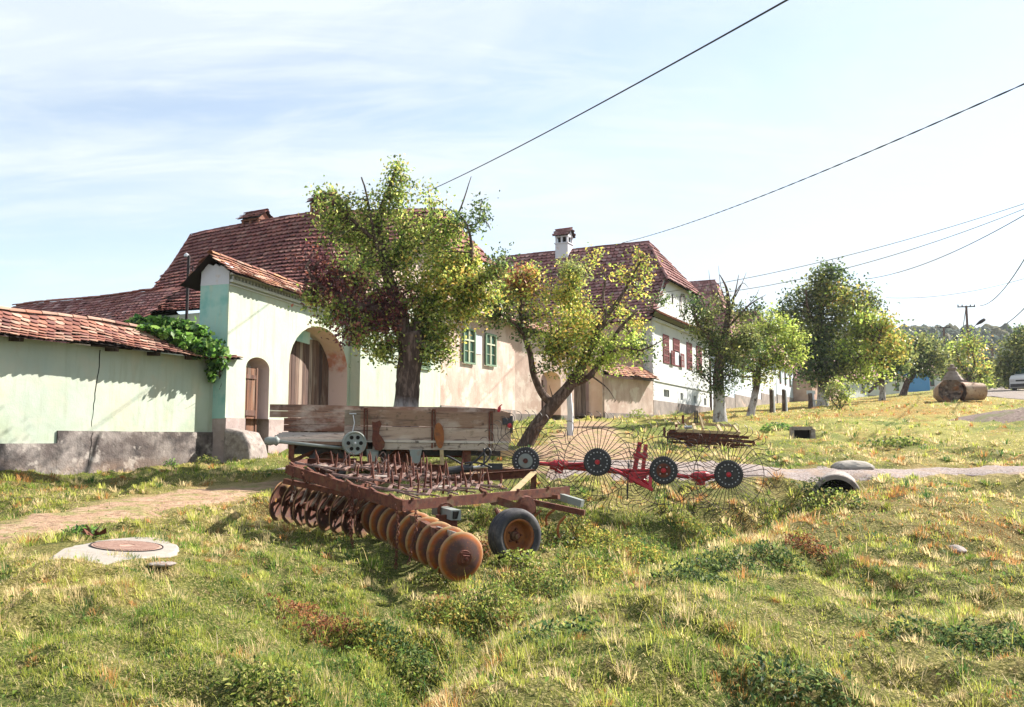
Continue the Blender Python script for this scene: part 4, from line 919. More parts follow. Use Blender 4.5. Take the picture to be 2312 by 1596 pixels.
# old pear tree behind the trailer
tree('pear_tree','big old pear tree with thick dark trunk and purple leaves on the crown left side',20.3,
 [[(914,1042,.36),(916,960,.31),(918,900,.285),(922,850,.28),(928,800,.29),(925,758,.34)],
  [(915,775,.20),(902,700,.17),(880,640,.14),(868,580,.13),(855,520,.10),(862,470,.07),(880,420,.04),(898,365,.012)],
  [(905,740,.18),(860,705,.13,-.4),(800,690,.11,-.9),(755,665,.08,-1.2),(715,640,.04,-1.5),(690,600,.02,-1.6)],
  [(926,765,.19),(960,700,.13,.2),(1000,660,.12,.3),(1040,655,.10,0),(1080,640,.08,-.3),(1120,610,.04,-.5)],
  [(885,600,.09),(905,545,.07,.4),(910,500,.05,.5)],
  [(1000,660,.08,.3),(1000,590,.06,.6),(990,530,.045,.7),(975,470,.02,.7),(966,425,.01,.7)],
  [(868,560,.07),(820,520,.05,-.4),(780,480,.03,-.6),(722,425,.01,-.7)],
  [(1040,650,.07),(1065,570,.04,-.4),(1050,500,.02,-.5),(1012,470,.008,-.6)],
  [(866,600,.06),(845,530,.04,-.3),(828,440,.022,-.5),(816,400,.016,-.5)],
  [(1000,560,.04,.6),(1040,470,.02,.2),(1060,410,.01,.1),(1064,398,.006,.1)],
  [(1020,500,.03),(1055,510,.02),(1095,500,.012),(1108,520,.006)],
  [(905,745,.14,-.1),(880,700,.09,.9),(850,640,.06,1.5),(835,560,.03,1.7)],[(925,760,.14,.2),(955,690,.08,1.1),(975,610,.05,1.5)]],
 [(895,390,14,22,7,'pear'),(900,430,32,28,16,'pear'),(880,470,45,35,22,'pear'),(790,470,45,30,14,'pear',-.5),(740,455,28,25,8,'pear',-.7),
  (745,520,38,45,22,'pear',-.5),(810,530,55,45,34,'pear'),(850,580,60,50,32,'pear'),(930,540,55,50,34,'pear'),(990,520,50,45,26,'pear'),(970,450,18,30,6,'pear'),(1000,640,50,45,18,'yellow',-.7),(940,600,45,45,14,'yellow',-.7),(780,750,34,30,12,'purple',-1),(860,740,36,30,12,'purple',-.7),
  (1060,490,40,30,8,'dark',-.4),(1085,475,25,30,3,'dark',-.4),(1025,570,45,45,26,'pear'),(960,610,60,45,32,'pear'),(1060,620,50,45,28,'yellow'),(1110,620,32,40,16,'pear',-.5),
  (720,610,42,55,18,'purple',-1.2),(780,650,55,50,18,'purple',-.8),(770,610,44,40,9,'pear',-.9),(840,690,50,40,20,'purple',-.4),(760,720,45,35,18,'pear',-1.0),(725,655,35,38,14,'purple',-1.4),
  (900,680,50,45,20,'purple',.3),(830,750,42,38,20,'pear',-.6),(800,690,50,40,14,'purple',.6),(960,690,50,50,28,'pear'),(1020,690,55,42,28,'pear'),(1000,745,40,45,22,'pear'),(850,775,36,34,14,'pear',-.3),(985,790,28,28,10,'pear'),
  (855,800,30,24,9,'pear',-.3),(1085,670,42,35,16,'yellow'),(710,670,22,26,6,'pear',-1.5),(975,750,26,34,10,'pear',.3),(940,690,35,30,12,'pear',-.3),(1140,600,22,26,5,'dark',-.5),(1000,790,26,28,10,'pear',-.2),(1010,775,30,26,12,'yellow',.2),(1050,715,40,34,16,'yellow'),(1100,690,30,26,9,'pear'),(810,770,30,24,9,'pear',-.8),(900,690,40,30,10,'purple',-.5),(1010,600,40,40,14,'yellow',-.5),(830,620,45,40,16,'pear',-.6)],
 seed=5,leaf=.095,per=37,lime=1.45,depth=.65,spread=.17,sides=14,twigr=.011)
# leaning forked tree
tree('leaning_tree','forked tree leaning to the right with yellow green leaves and a bare grey trunk',22.0,
 [[(1172,1012,.21),(1200,978,.18),(1232,935,.165),(1256,905,.17),(1285,872,.15),(1310,830,.13),(1330,790,.11),(1348,750,.095),(1372,712,.07),(1405,665,.045),(1435,610,.025),(1462,565,.008)],
  [(1246,912,.12),(1222,885,.10,-.1),(1205,845,.085,-.2),(1197,800,.075,-.2),(1183,755,.06,-.2),(1175,700,.04,-.2),(1180,640,.02,-.2)],
  [(1290,868,.10),(1330,850,.08,-.3),(1365,800,.06,-.4),(1400,740,.045,-.5),(1440,700,.02,-.6)],
  [(1370,715,.05),(1362,670,.035,.3),(1365,620,.02,.4),(1330,580,.01,.5)],
  [(1330,790,.07),(1300,740,.05,.5),(1290,680,.035,.6),(1300,620,.02,.6)],
  [(1365,800,.04,-.4),(1410,785,.03,-.8),(1450,790,.02,-1.1),(1510,760,.006,-1.3)],
  [(1183,755,.05,-.2),(1150,720,.03,-.5),(1110,700,.015,-.8)],[(1318,810,.06),(1285,800,.04,-.5),(1240,770,.025,-.8)],
  [(1250,905,.03),(1246,890,.015,-.1),(1240,870,.006,-.1)],
  [(1330,845,.03,-.3),(1370,875,.015,-.8),(1390,905,.005,-1)],[(1350,750,.04),(1400,710,.03,.4),(1470,700,.015,.8),(1500,690,.006,1)]],
 [(1175,630,38,42,16,'rustl',-.2),(1200,620,30,30,9,'yellow',-.2),(1130,690,36,42,22,'olive',-.5),(1155,660,30,35,14,'yellow'),(1185,690,38,42,16,'yellow'),(1190,740,34,34,12,'dark'),(1115,720,28,22,9,'dark',-.7),
  (1300,610,35,32,18,'olive',.6),(1270,660,45,40,30,'yellow',.4),(1310,700,42,40,22,'yellow',.5),(1260,735,46,42,30,'yellow',-.3),(1325,745,44,38,22,'yellow'),(1390,700,26,20,4,'yellow'),(1395,625,26,24,4,'yellow'),(1450,590,26,26,5,'yellow'),(1345,580,22,20,4,'yellow'),
  (1400,780,50,34,26,'lime',-.4),(1440,745,24,24,6,'yellow'),(1270,790,45,40,30,'yellow',-.5),(1340,790,40,40,20,'pear'),(1230,770,34,34,16,'pear',-.6),(1375,820,35,28,13,'lime',-.4),(1300,830,28,25,10,'pear',-.3),(1450,790,30,25,7,'dark',-.8),(1480,680,30,15,4,'dark',.8),(1235,820,25,25,5,'dark',-.5),(1450,650,22,22,3,'yellow')],
 seed=8,leaf=.09,per=38,depth=.75,spread=.17,sides=10)
# slim dark tree with bare tips, white washed foot
tree('dark_tree','slim dark green tree with bare upper twigs and whitewashed foot before the white house',36,
 [[(1626,952,.30),(1624,900,.24),(1622,850,.22),(1628,800,.19),(1640,740,.14),(1645,690,.10),(1640,650,.05),(1625,620,.015)],
  [(1645,720,.06),(1660,660,.03,.3),(1668,620,.008,.4)],[(1660,670,.03,.3),(1675,640,.015,.3),(1685,615,.005)],[(1640,680,.03),(1628,650,.015),(1622,600,.005)],[(1643,740,.06),(1690,690,.03,-.4),(1730,665,.006,-.8)],[(1680,700,.02,-.4),(1705,670,.01,-.5),(1715,650,.004,-.5)],[(1630,800,.10),(1590,750,.07,-.5),(1565,710,.03,-.8)],
  [(1632,790,.09),(1670,760,.06,.5),(1700,740,.03,.8)],[(1645,690,.035),(1610,660,.02,.3),(1600,610,.005,.4)],[(1650,680,.03),(1675,640,.015),(1690,650,.005)],[(1622,860,.06),(1608,870,.04,-.3),(1600,862,.02,-.5)]],
 [(1570,700,26,40,16,'dark',-.6),(1590,730,30,36,20,'olive',-.4),(1600,770,36,36,24,'dark'),(1640,790,40,40,28,'olive'),(1680,760,34,40,22,'olive',.4),(1660,720,30,30,10,'olive'),(1690,700,30,25,9,'dark'),(1650,840,36,28,20,'dark'),(1590,830,26,22,10,'dark'),(1620,880,22,12,9,'dark',-.3),(1620,690,30,30,8,'olive'),(1700,800,30,35,16,'dark',.6)],
 seed=12,leaf=.13,per=36,lime=1.5,spread=.26,depth=.8,twigr=.016)
tree('lime_tree','small round tree with bright lime leaves and a slanting whitewashed trunk',41,
 [[(1690,942,.20),(1702,905,.17),(1708,870,.16),(1712,840,.14),(1720,800,.10),(1730,760,.06)],
  [(1712,840,.09),(1675,830,.07,-.4),(1640,815,.03,-.8)],[(1715,830,.09),(1755,810,.06,.3),(1790,790,.03,.5)],[(1720,800,.07),(1700,770,.05,.5),(1690,740,.02,.8)],[(1705,850,.06),(1670,850,.04),(1650,840,.02)]],
 [(1700,760,40,34,24,'lime'),(1740,760,40,36,26,'lime',.4),(1770,730,34,24,16,'lime'),(1790,760,30,36,18,'lime',.4),(1740,810,45,35,28,'pear'),(1690,810,38,34,20,'pear',-.5),(1780,820,34,28,12,'lime'),(1730,850,40,20,12,'pear'),(1740,710,25,18,7,'lime'),(1660,800,22,26,8,'dark',-.5),(1810,800,14,18,4,'lime')],
 seed=13,leaf=.15,per=32,lime=1.3,spread=.28,depth=.8,twigr=.016)
# the big walnut-like tree in the middle distance
tree('big_tree','largest tree up the street with a broad uneven crown rising above the roofs',55,
 [[(1857,918,.38),(1858,880,.33),(1860,845,.33),(1855,800,.28),(1850,760,.22),(1852,700,.15),(1858,650,.08),(1862,610,.02)],
  [(1860,845,.20),(1900,822,.17,-.8),(1945,808,.15,-1.4),(1975,785,.11,-1.8),(1985,755,.06,-2)],
  [(1856,800,.15),(1820,770,.12,.8),(1790,730,.08,1.2),(1765,695,.04,1.4)],[(1852,760,.14),(1890,720,.10,.8),(1910,680,.06,1.2),(1905,640,.03,1.4)],
  [(1850,740,.12),(1825,700,.08,-.6),(1820,650,.04,-.8)],[(1895,720,.08,.8),(1940,690,.06,.2),(1965,660,.03)],[(1945,808,.08,-1.4),(1990,810,.06,-2),(2030,800,.03,-2.4)]],
 [(1865,620,26,22,12,'dark'),(1895,640,26,26,12,'dark'),(1840,640,26,26,11,'olive'),(1860,670,45,34,26,'olive'),(1800,690,40,34,22,'dark',.8),(1765,710,26,26,10,'dark',1),(1900,680,44,36,26,'yellow',-.6),(1945,680,36,26,14,'olive'),(1930,650,26,12,5,'dark'),(1970,700,26,20,8,'dark'),
  (1810,740,45,40,28,'olive'),(1850,740,45,40,24,'dark'),(1900,740,50,40,30,'olive',-.8),(1950,730,45,36,28,'lime',-1.2),(1990,750,36,34,22,'yellow',-1.6),(1820,800,45,36,28,'dark',-.5),(1870,800,45,34,24,'dark',-.8),(1930,790,45,34,24,'lime',-1.4),(2000,800,40,30,18,'yellow',-2),(1840,845,50,22,22,'dark',-.5),(1900,850,40,20,16,'olive',-1),(1960,850,36,24,16,'lime',-1.8)],
 seed=21,leaf=.24,per=34,lime=1.2,spread=.42,depth=.9,twigr=.028)
tree('leaning_tree','tree with golden crown and a crooked white-footed trunk right of the big tree',60,
 [[(1990,902,.24),(1993,880,.20),(1990,855,.20),(1996,825,.15),(2005,790,.09)],[(1990,855,.14),(1975,872,.13,-1),(1962,885,.10,-1.5)],[(1996,820,.09),(2030,800,.06),(2050,780,.03)],[(1996,825,.09),(1965,800,.06),(1940,780,.03)]],
 [(1980,790,36,28,20,'yellow'),(2020,780,34,28,20,'yellow'),(1950,810,28,24,12,'pear'),(2040,810,26,24,12,'olive'),(1990,830,40,22,20,'dark'),(2020,840,26,18,10,'dark'),(1970,760,24,16,8,'yellow'),(2000,750,30,18,9,'olive')],
 seed=22,leaf=.25,per=30,lime=1.2,spread=.45,twigr=.028,group=None)
tree('shade_tree','dark tree with a slanting trunk beside the blue shed',72,
 [[(2038,889,.28),(2048,865,.24),(2062,845,.22),(2070,815,.15),(2075,780,.08)],[(2062,845,.12),(2090,820,.08),(2110,800,.04)],[(2064,840,.12),(2040,815,.08),(2020,800,.04)]],
 [(2060,800,34,28,22,'dark'),(2095,800,34,30,20,'olive'),(2070,770,30,20,12,'olive'),(2050,835,34,18,16,'dark'),(2100,835,30,20,14,'dark'),(2030,790,26,24,12,'olive'),(2120,820,20,20,8,'olive')],
 seed=23,leaf=.3,per=26,spread=.5,twigr=.03)
tree('shade_tree','round green tree behind the shingled tower at the road',95,
 [[(2128,884,.3),(2132,850,.26),(2128,815,.18),(2120,780,.1)],[(2132,850,.14),(2150,820,.1),(2165,800,.05)]],
 [(2100,790,26,26,16,'dark'),(2085,775,22,18,8,'olive'),(2130,800,32,26,18,'olive'),(2155,820,28,26,14,'olive'),(2110,830,30,24,12,'olive'),(2150,850,26,20,10,'lime')],
 seed=24,leaf=.36,per=24,spread=.6,twigr=.035)
tree('bare_limbed_tree','tree with gnarled dark limbs and thin yellow leaves behind the log',78,
 [[(2196,892,.26),(2186,860,.26),(2180,835,.2),(2165,815,.12),(2160,790,.06)],[(2186,855,.14),(2200,825,.1),(2195,795,.05)],[(2184,860,.12),(2215,845,.08),(2235,830,.03)]],
 [(2170,785,24,20,10,'lime'),(2200,790,26,24,14,'yellow'),(2225,830,24,24,12,'yellow'),(2160,820,20,22,8,'yellow'),(2215,860,26,22,10,'lime'),(2190,760,16,14,5,'lime'),(2170,850,20,18,6,'olive')],
 seed=25,leaf=.3,per=26,spread=.5,twigr=.03)
tree('broad_tree','broad olive tree at the right edge above the white van',70,
 [[(2330,892,.4),(2325,850,.34),(2310,815,.24),(2290,790,.12)],[(2325,840,.2),(2345,800,.14),(2350,760,.06)],[(2312,818,.14),(2280,815,.09),(2262,810,.04)]],
 [(2290,790,32,30,22,'olive'),(2320,770,34,34,22,'olive'),(2300,750,20,14,6,'dark'),(2275,820,26,26,18,'olive'),(2305,830,36,26,22,'dark'),(2350,800,40,50,24,'olive'),(2265,850,22,20,12,'olive'),(2290,860,28,18,12,'dark'),(2340,740,24,20,6,'olive')],
 seed=26,leaf=.28,per=28,spread=.48,twigr=.03)
for i,(u,v,Y,ru,rv,lab,pal) in enumerate([(2250,858,120,26,24,'low pale green tree closing the end of the road','lime'),(2225,850,140,22,20,'hazy round tree left of the road end','olive'),(2275,850,110,26,24,'grey green tree right of the road end','olive')]):
    tree('distant_tree',lab,Y,[[(u,v+rv,.3),(u+1,v+rv*.4,.25),(u,v-rv*.3,.12)]],[(u,v,ru,rv,34,pal),(u+ru*.5,v-rv*.5,ru*.5,rv*.4,10,pal)],seed=40+i,leaf=.45,per=24,spread=.7,twigr=.04)
tree('shrub','thin leggy shrub with sparse pale leaves on the grass before the big tree',44,
 [[(1897,932,.05),(1896,915,.04),(1890,895,.02)],[(1897,925,.035),(1910,905,.025),(1918,885,.01)],[(1896,925,.035),(1880,905,.025),(1872,885,.01)],[(1897,920,.03),(1900,890,.02),(1902,865,.008)]],
 [(1890,885,22,18,12,'olive'),(1910,890,18,18,9,'lime'),(1875,895,16,14,6,'olive'),(1900,865,12,10,4,'lime'),(1885,912,20,12,6,'olive')],
 seed=31,leaf=.14,per=22,spread=.22,cat='shrub',twigr=.012)
# stump-like posts / young trunks by the street wall
def trunk_post(u,v,Y,h,lab,r=.10,split=True,lime=.9,group=None):
    b=W(u,v,Y); t=thing('tree_stump',lab,'post',(b.x,b.y,b.z),group=group)
    m=MB(); m.tube([(b.x,b.y,b.z-.2),(b.x+.02,b.y,b.z+h*.5),(b.x,b.y,b.z+h)],[r*1.1,r,r*.85],9); m.build('trunk',MT['bark'],t,smooth=False)
    m=MB(); m.tube([(b.x+r*1.3,b.y-.05,b.z-.2),(b.x+r*1.25,b.y,b.z+h*.96)],[r*.7,r*.55],7); m.build('stake',MT['limewhite'],t)
    return t
trunk_post(1742,932,46,1.25,'left one of two cut grey posts with a pale stake below the lime tree')
trunk_post(1770,931,47,1.25,'right one of two cut grey posts with a pale stake below the lime tree')
trunk_post(1830,925,50,.95,'short dark stump beside the little white bench',.13)
b=W(1286,985,27); yt=thing('young_tree','thin whitewashed young tree trunk standing before the wooden gate','tree',(b.x,b.y,b.z))
m=MB(); m.tube([(b.x,b.y,b.z-.2),(b.x+.03,b.y,b.z+.7),(b.x-.02,b.y,b.z+1.5),(b.x+.06,b.y,b.z+2.6)],[.11,.09,.08,.05],8); m.build('trunk',MT['limewhite'],yt)
m=MB(); 
for k in range(5): m.tube([(b.x+.02,b.y,b.z+1.6+.2*k),(b.x+random.uniform(-.4,.4),b.y+random.uniform(-.3,.3),b.z+2.2+.25*k)],[.02,.006],4)
m.build('twigs',MT['bark'],yt)
# grape vine over the garden wall roof
vt=thing('grape_vine','leafy green grape vine spilling over the tiled wall roof beside the gate pillar','vine',FG.p(-1.2,0,3.9))
vr=np.random.default_rng(4); C=[];CO=[];SZ=[];NR=[]; vm=MB()
for (u,v,Y,ru,rv,n) in [(312,728,20.6,22,10,170),(350,730,20.7,34,14,320),(395,740,20.9,38,17,380),(440,755,21.1,30,18,330),(398,768,20.6,32,14,260),(450,788,20.8,30,17,300),(486,790,21.2,22,20,240),(484,822,21.4,15,18,120),(478,850,21.4,9,13,40),(505,818,21.5,9,12,40),(370,752,20.4,26,10,160),(500,805,21.6,12,10,60),(330,742,20.3,24,8,90)]:
    c=np.array([*W(u,v,Y)]); g=vr.normal(size=(n,3))*.5; C.append(c+g*np.array([ru/ppm(Y),.16,rv/ppm(Y)]))
    pp=np.array(PAL['vine']); CO.append(pp[vr.integers(0,5,n)]*vr.uniform(.7,1.25,(n,1))); SZ.append(.155*vr.uniform(.6,1.2,n)); NR.append(np.tile([.3,-.6,.8],(n,1)))
leaves('vine_leaves',np.concatenate(C),np.concatenate(NR),np.concatenate(SZ),np.concatenate(CO),vt,aspect=.95,fold=.12)
pts=[W(500,960,21.75),W(499,900,21.75),W(497,860,21.7),W(490,815,21.5),W(450,775,21.1),W(390,745,20.9),W(320,730,20.6)]
P_,r_=smooth_poly(pts,[.02,.02,.02,.022,.02,.015,.008],5,.012); vm.tube(P_,r_,5)
for k in range(18):
    a=random.choice(P_[8:]); vm.tube([a,a+Vector((random.uniform(-.3,.3),random.uniform(-.35,.05),random.uniform(-.2,.25)))],[.008,.004],4)
vm.build('stem',MT['bark'],vt)
# ------------------------------------------------------------ hills, forest, poles, wires, far things
hx=np.linspace(-700,1100,140); hy=np.linspace(150,1300,90); HX,HY=np.meshgrid(hx,hy)
def hillh(x,y):
    k=1/(1+np.exp(-(y-330)/60.)); r=9+ (y-150)*.045
    d=np.clip((x+40)/170,0,1)*(1-.28*np.clip((x-420)/380,0,1))*(1+.12*np.sin(x/95.)+.06*np.sin(x/31.+1))
    return r*0.5+4+ 43*k*d*(.9+.25*(fbm(x/160,y/160,81,3)-.5))
HZ=hillh(HX,HY); i2=(np.arange(89)[:,None]*140+np.arange(139)[None]).ravel()
MT['hill']=mat('hill_ground',(.07,.10,.04),rough=1)
hl=np_mesh('hills',np.stack([HX.ravel(),HY.ravel(),HZ.ravel()-1.5],1),np.stack([i2,i2+1,i2+141,i2+140],1),None,MT['hill'],True); tag(hl,kind='structure')
# forest: many leafy clumps over the hill, one mass nobody could count
fr_=np.random.default_rng(9); n=5200
fx=fr_.uniform(20,620,n); fy=fr_.uniform(190,560,n); fz=hillh(fx,fy)
Vs=[];Fs=[];Cs=[]; 
phi=np.linspace(0,2*np.pi,7)[:-1]
for i in range(n):
    h=fr_.uniform(5,9); rr=h*fr_.uniform(.32,.5); base=np.array([fx[i],fy[i],fz[i]]); con=False
    prof=[(.0,.25),(.8,.35),(1.0,.55),(.75,.8),(.28,.97),(.0,1.0)] if not con else [(0,.15),(.7,.2),(.45,.5),(.2,.8),(0,1.05),(0,1.05)]
    vv=[]
    for (a,b) in prof: 
        jj=fr_.uniform(.75,1.25,6); vv.append(np.stack([np.cos(phi)*a*rr*jj,np.sin(phi)*a*rr*jj,np.full(6,b*h)+fr_.uniform(-.06,.06,6)*h],1))
    vv=np.concatenate(vv)+base; o_=len(Vs)*36; Vs.append(vv)
    c=np.array([.035,.06,.04])*fr_.uniform(.7,1.5) if fr_.random()<.8 else np.array([.13,.12,.045])
    Cs.append(np.tile(c,(36,1)))
    k=np.arange(6); 
    for r_i in range(5): Fs.append(np.stack([o_+r_i*6+k,o_+r_i*6+(k+1)%6,o_+r_i*6+6+(k+1)%6,o_+r_i*6+6+k],1))
MT['forest']=mat('forest_leaf',attr=True,rough=1,layers=[dict(c=(.02,.035,.015),s=.5,lo=.45,hi=.65,f=.6)],bump=(1.2,1,.8))
fo=np_mesh('forest',np.concatenate(Vs),np.concatenate(Fs),np.concatenate(Cs),MT['forest']); tag(fo,'dense dark green wood covering the hill beyond the village','forest',kind='stuff')
def pole(u,v,Y,ptop,lab,lamp=True,arms=2,w=.16,lampdir=1,group='utility poles along the village road'):
    b=W(u,v,Y); tp=W(u,ptop,Y); h=tp.z-b.z; t=thing('utility_pole',lab,'utility pole',(b.x,b.y,b.z),group=group)
    m=MB()
    for e in(-1,1): m.beam((b.x+e*w*.9,b.y,b.z-.3),(b.x+e*w*.45,b.y,b.z+h*.72),w*.5,w*.9,up=(0,1,0))
    nr=int(h/.7)
    for k in range(nr): 
        z=b.z+h*.7*(k+.5)/nr; m.beam((b.x-w*.8,b.y,z),(b.x+w*.8,b.y,z),w*.5,w*.8)
    m.build('mast',MT['pole'],t)
    m=MB(); m.beam((b.x,b.y,b.z+h*.68),(b.x,b.y,b.z+h),w*.95,w*.95,up=(0,1,0)); m.build('top_section',MT['polew'],t)
    for k in range(arms):
        z=b.z+h*(.985 if k==0 else .48); l=h*(.10 if k==0 else .075)
        m=MB(); m.beam((b.x-l,b.y,z),(b.x+l,b.y,z+.05*h/9),.09,.10); m.build('crossarm',MT['iron_dark'],t)
        for e in(-1,-.5,.5,1):
            m=MB(); m.lathe([(.0,.2),(.06,.17),(.05,.08),(.07,.04),(.02,0)],(b.x+l*e*.93,b.y,z+.06),(0,0,1),7); m.build('insulator',MT['iron_dark'],t)
    if lamp:
        z=b.z+h*.70; d=lampdir; m=MB(); m.tube([(b.x,b.y,z-.1*h/9),(b.x+d*.35*h/9,b.y-.1,z+.25*h/9),(b.x+d*.85*h/9,b.y-.2,z+.75*h/9)],.035,6); a=m.build('lamp_arm',MT['iron_dark'],t)
        m=MB(); p=Vector((b.x+d*.8*h/9,b.y-.2,z+.7*h/9)); q=Vector((b.x+d*1.65*h/9,b.y-.4,z+1.28*h/9)); dd=(q-p)
        m.tube([p,p+dd*.15,p+dd*.5,p+dd*.9,q],[.05,.10,.17,.15,.05],8); m.build('lamp_head',MT['iron_dark'],a)
    return t,Vector((b.x,b.y,b.z+h))
MT['pole']=mat('pole_concrete',(.34,.30,.27)); MT['polew']=mat('pole_wood',(.13,.075,.065))
t1,top1=pole(2192,889,85,690,'tall concrete pole with street lamp, nearest one behind the log')
t2,top2=pole(2245,871,125,778,'white pole at the far end of the road carrying many wires',lamp=False,w=.22)
t3,top3=pole(2262,869,140,805,'smallest slim pole at the far end of the road',lamp=True)
t4,top4=pole(2138,889,108,738,'pole half hidden in the trees behind the shingled tower')
def wire(name,lab,a,b,sag,r=.012,twist=False,n=40):
    m=MB(); a=Vector(a);b=Vector(b); pts=[]
    for k in range(n+1): s=k/n; p=a.lerp(b,s); p.z-=sag*4*s*(1-s); pts.append(p)
    if twist:
        for ph in(0,math.pi):
            m.tube([p+Vector((math.cos(k*.9+ph)*r*.7,0,math.sin(k*.9+ph)*r*.7)) for k,p in enumerate(pts)],r*.75,5)
    else: m.tube(pts,r,5)
    o=m.build(name,MT['cable'],None,smooth=True); tag(o,lab,'overhead cable'); return o
wire('overhead_cable','thick black cable from the top edge of the photo down into the pear tree',W(940,443,31),W(1830,-30,9.5),.12,.013,False,60)
wire('overhead_cable','long cable sloping from the right edge down to the white house roof ridge',W(1405,548,53),W(2400,150,16),.35,.014,True,160)
wire('overhead_cable','upper one of two thin wires meeting the white house gable',FW.p(2,-.0,FW.at(1505,665)[1]),W(2400,430,38),.5,.014)
wire('overhead_cable','lower one of two thin wires meeting the white house gable',FW.p(2,-.0,FW.at(1503,662)[1]-.35),W(2400,435,36),.9,.014)
wire('overhead_cable','wire running from the big tree crown up to the right edge',W(1955,630,55),W(2420,420,30),.6,.018)
wire('overhead_cable','faint wire crossing low from the golden tree to the right edge',W(2000,672,70),W(2430,590,52),.7,.014)
wire('overhead_cable','cable dropping from the right edge to the nearest street lamp',W(2213,690,85),W(2420,380,30),1.2,.03)
wire('overhead_cable','cable sloping from the right edge down behind the street lamp',W(2222,742,125),W(2420,560,45),1.5,.04)
wire('overhead_cable','sagging wire between the nearest pole and the hidden pole',W(2180,700,85),W(2140,752,108),2.6,.035)
# van
def van(u,v,Y):
    b=W(u,v,Y); b.z=float(H(b.x,b.y)[0]); t=thing('van','small white van parked beside the road at the right edge of the photo','van',(b.x,b.y,b.z)); t.rotation_euler=(0,0,R(38))
    ang=R(-100)
    body=MB(); prof=[(0,.25),(0,1.0),(.12,1.25),(.75,1.35),(1.35,1.85),(2.0,1.95),(3.9,1.9),(4.25,1.75),(4.3,.3)]
    hw=.86; P=[(x,-hw*(1 if z<1.2 else .9),z) for x,z in prof]+[(x,hw*(1 if z<1.2 else .9),z) for x,z in prof]; n=len(prof)
    body.add(P,[tuple(range(n)),tuple(range(2*n-1,n-1,-1))]+[(i,n+i,n+(i+1)%n,(i+1)%n) for i in range(n)])
    o=body.build('body',MT['vanwhite']); local(o,t); md=o.modifiers.new('b','BEVEL'); md.width=.06; md.segments=2
    w=MB(); w.add([(.79,-.70,1.38),(.79,.70,1.38),(1.30,.66,1.80),(1.30,-.66,1.80)],[(0,1,2,3)]); w.v=[(x-.03,y,z+.03) for x,y,z in w.v]; local(w.build('windscreen',MT['glass']),t)
    for e in(-1,1):
        w=MB(); w.add([(.95,e*.80,1.35),(1.95,e*.80,1.35),(1.95,e*.79,1.78),(1.42,e*.79,1.78)],[(0,1,2,3)]); w.v=[(x,y+e*.035,z) for x,y,z in w.v]; local(w.build('side_window',MT['glass']),t)
        w=MB(); w.box((-.02,e*.6,.85),(.06,.3,.18)); local(w.build('headlight',MT['bolt']),t)
        for x in(.75,3.5):
            w=MB(); w.lathe([(.16,-.1),(.30,-.1),(.33,-.05),(.33,.05),(.30,.1),(.16,.1)],(x,e*.78,.33),(0,1,0),16,closed=True); wh=w.build('wheel',MT['rubber']); local(wh,t)
            w=MB(); w.lathe([(0,.09*e),(.17,.09*e)],(x,e*.80,.33),(0,1,0),12); local(w.build('rim',MT['bolt']),wh)
    w=MB(); w.box((-.03,0,.45),(.08,1.5,.25)); local(w.build('bumper',MT['blackmetal']),t)
    w=MB(); w.box((-.02,0,.82),(.05,.7,.12)); local(w.build('grille',MT['blackmetal']),t)
MT['vanwhite']=mat('van_white',(.78,.79,.82),rough=.35,spec=.5)
van(2306,886,68)
# split logs
def log(u,v,Y,L_,r,yaw,lab,name='hollow_log'):
    b=W(u,v,Y); t=thing(name,lab,'log',(b.x,b.y,b.z),rz=yaw); rr=random.Random(int(u)); m=MB(); K_=18; ring=[]
    jit=[1+rr.uniform(-.07,.07) for _ in range(K_)]
    for j in range(8):
        x=L_*j/7; s=r*(1-.10*j/7); ring.append([(x+rr.uniform(-.03,.03)*(j in(0,7)),math.cos(2*math.pi*k/K_)*s*jit[k]*rr.uniform(.97,1.03),r*.95+math.sin(2*math.pi*k/K_)*s*jit[k]*rr.uniform(.97,1.03)) for k in range(K_)])
    m.add([p for q in ring for p in q],[(j*K_+k,(j+1)*K_+k,(j+1)*K_+(k+1)%K_,j*K_+(k+1)%K_) for j in range(7) for k in range(K_)]); local(m.build('bark_side',MT['logbark'],None,smooth=True),t)
    for j,e in((0,-1),(7,1)):
        m=MB()
        c=(L_*j/7+.10*(-e),0,r*.95); q=ring[j]; mid=[(L_*j/7+.05*(-e)+rr.uniform(-.03,.03),y*.6,(z-r*.95)*.6+r*.95) for x,y,z in q]
        m.add(q+mid+[c],[(k,(k+1)%K_,K_+(k+1)%K_,K_+k) for k in range(K_)]+[(K_+k,K_+(k+1)%K_,2*K_) for k in range(K_)])
        local(m.build('cut_end',MT['logend'],None),t)
    return t
MT['logbark']=mat('log_wood',(.42,.27,.19),layers=[dict(c=(.60,.46,.35),s=1.6,lo=.45,hi=.6,f=.8,st=(1,1,1)),dict(c=(.16,.08,.05),s=6,lo=.55,hi=.68,f=.7)],bump=(9,.6,.06))
MT['logend']=mat('log_end',(.16,.11,.09),layers=[dict(c=(.26,.10,.04),s=2.2,lo=.48,hi=.6,f=.9),dict(c=(.03,.02,.02),s=3.1,lo=.5,hi=.62,f=.9),dict(c=(.42,.36,.3),s=5,lo=.58,hi=.68,f=.6)],bump=(7,.8,.08))  # rot colours; the shade of the end is put into the dark base
log(2147,907,46.5,3.0,.62,R(70),'huge log lying with its rotten cut end, coloured dark for shade, facing the camera')
log(2172,903,46.8,1.2,.5,R(5),'pale hollow log lying sideways right behind the dark log end')
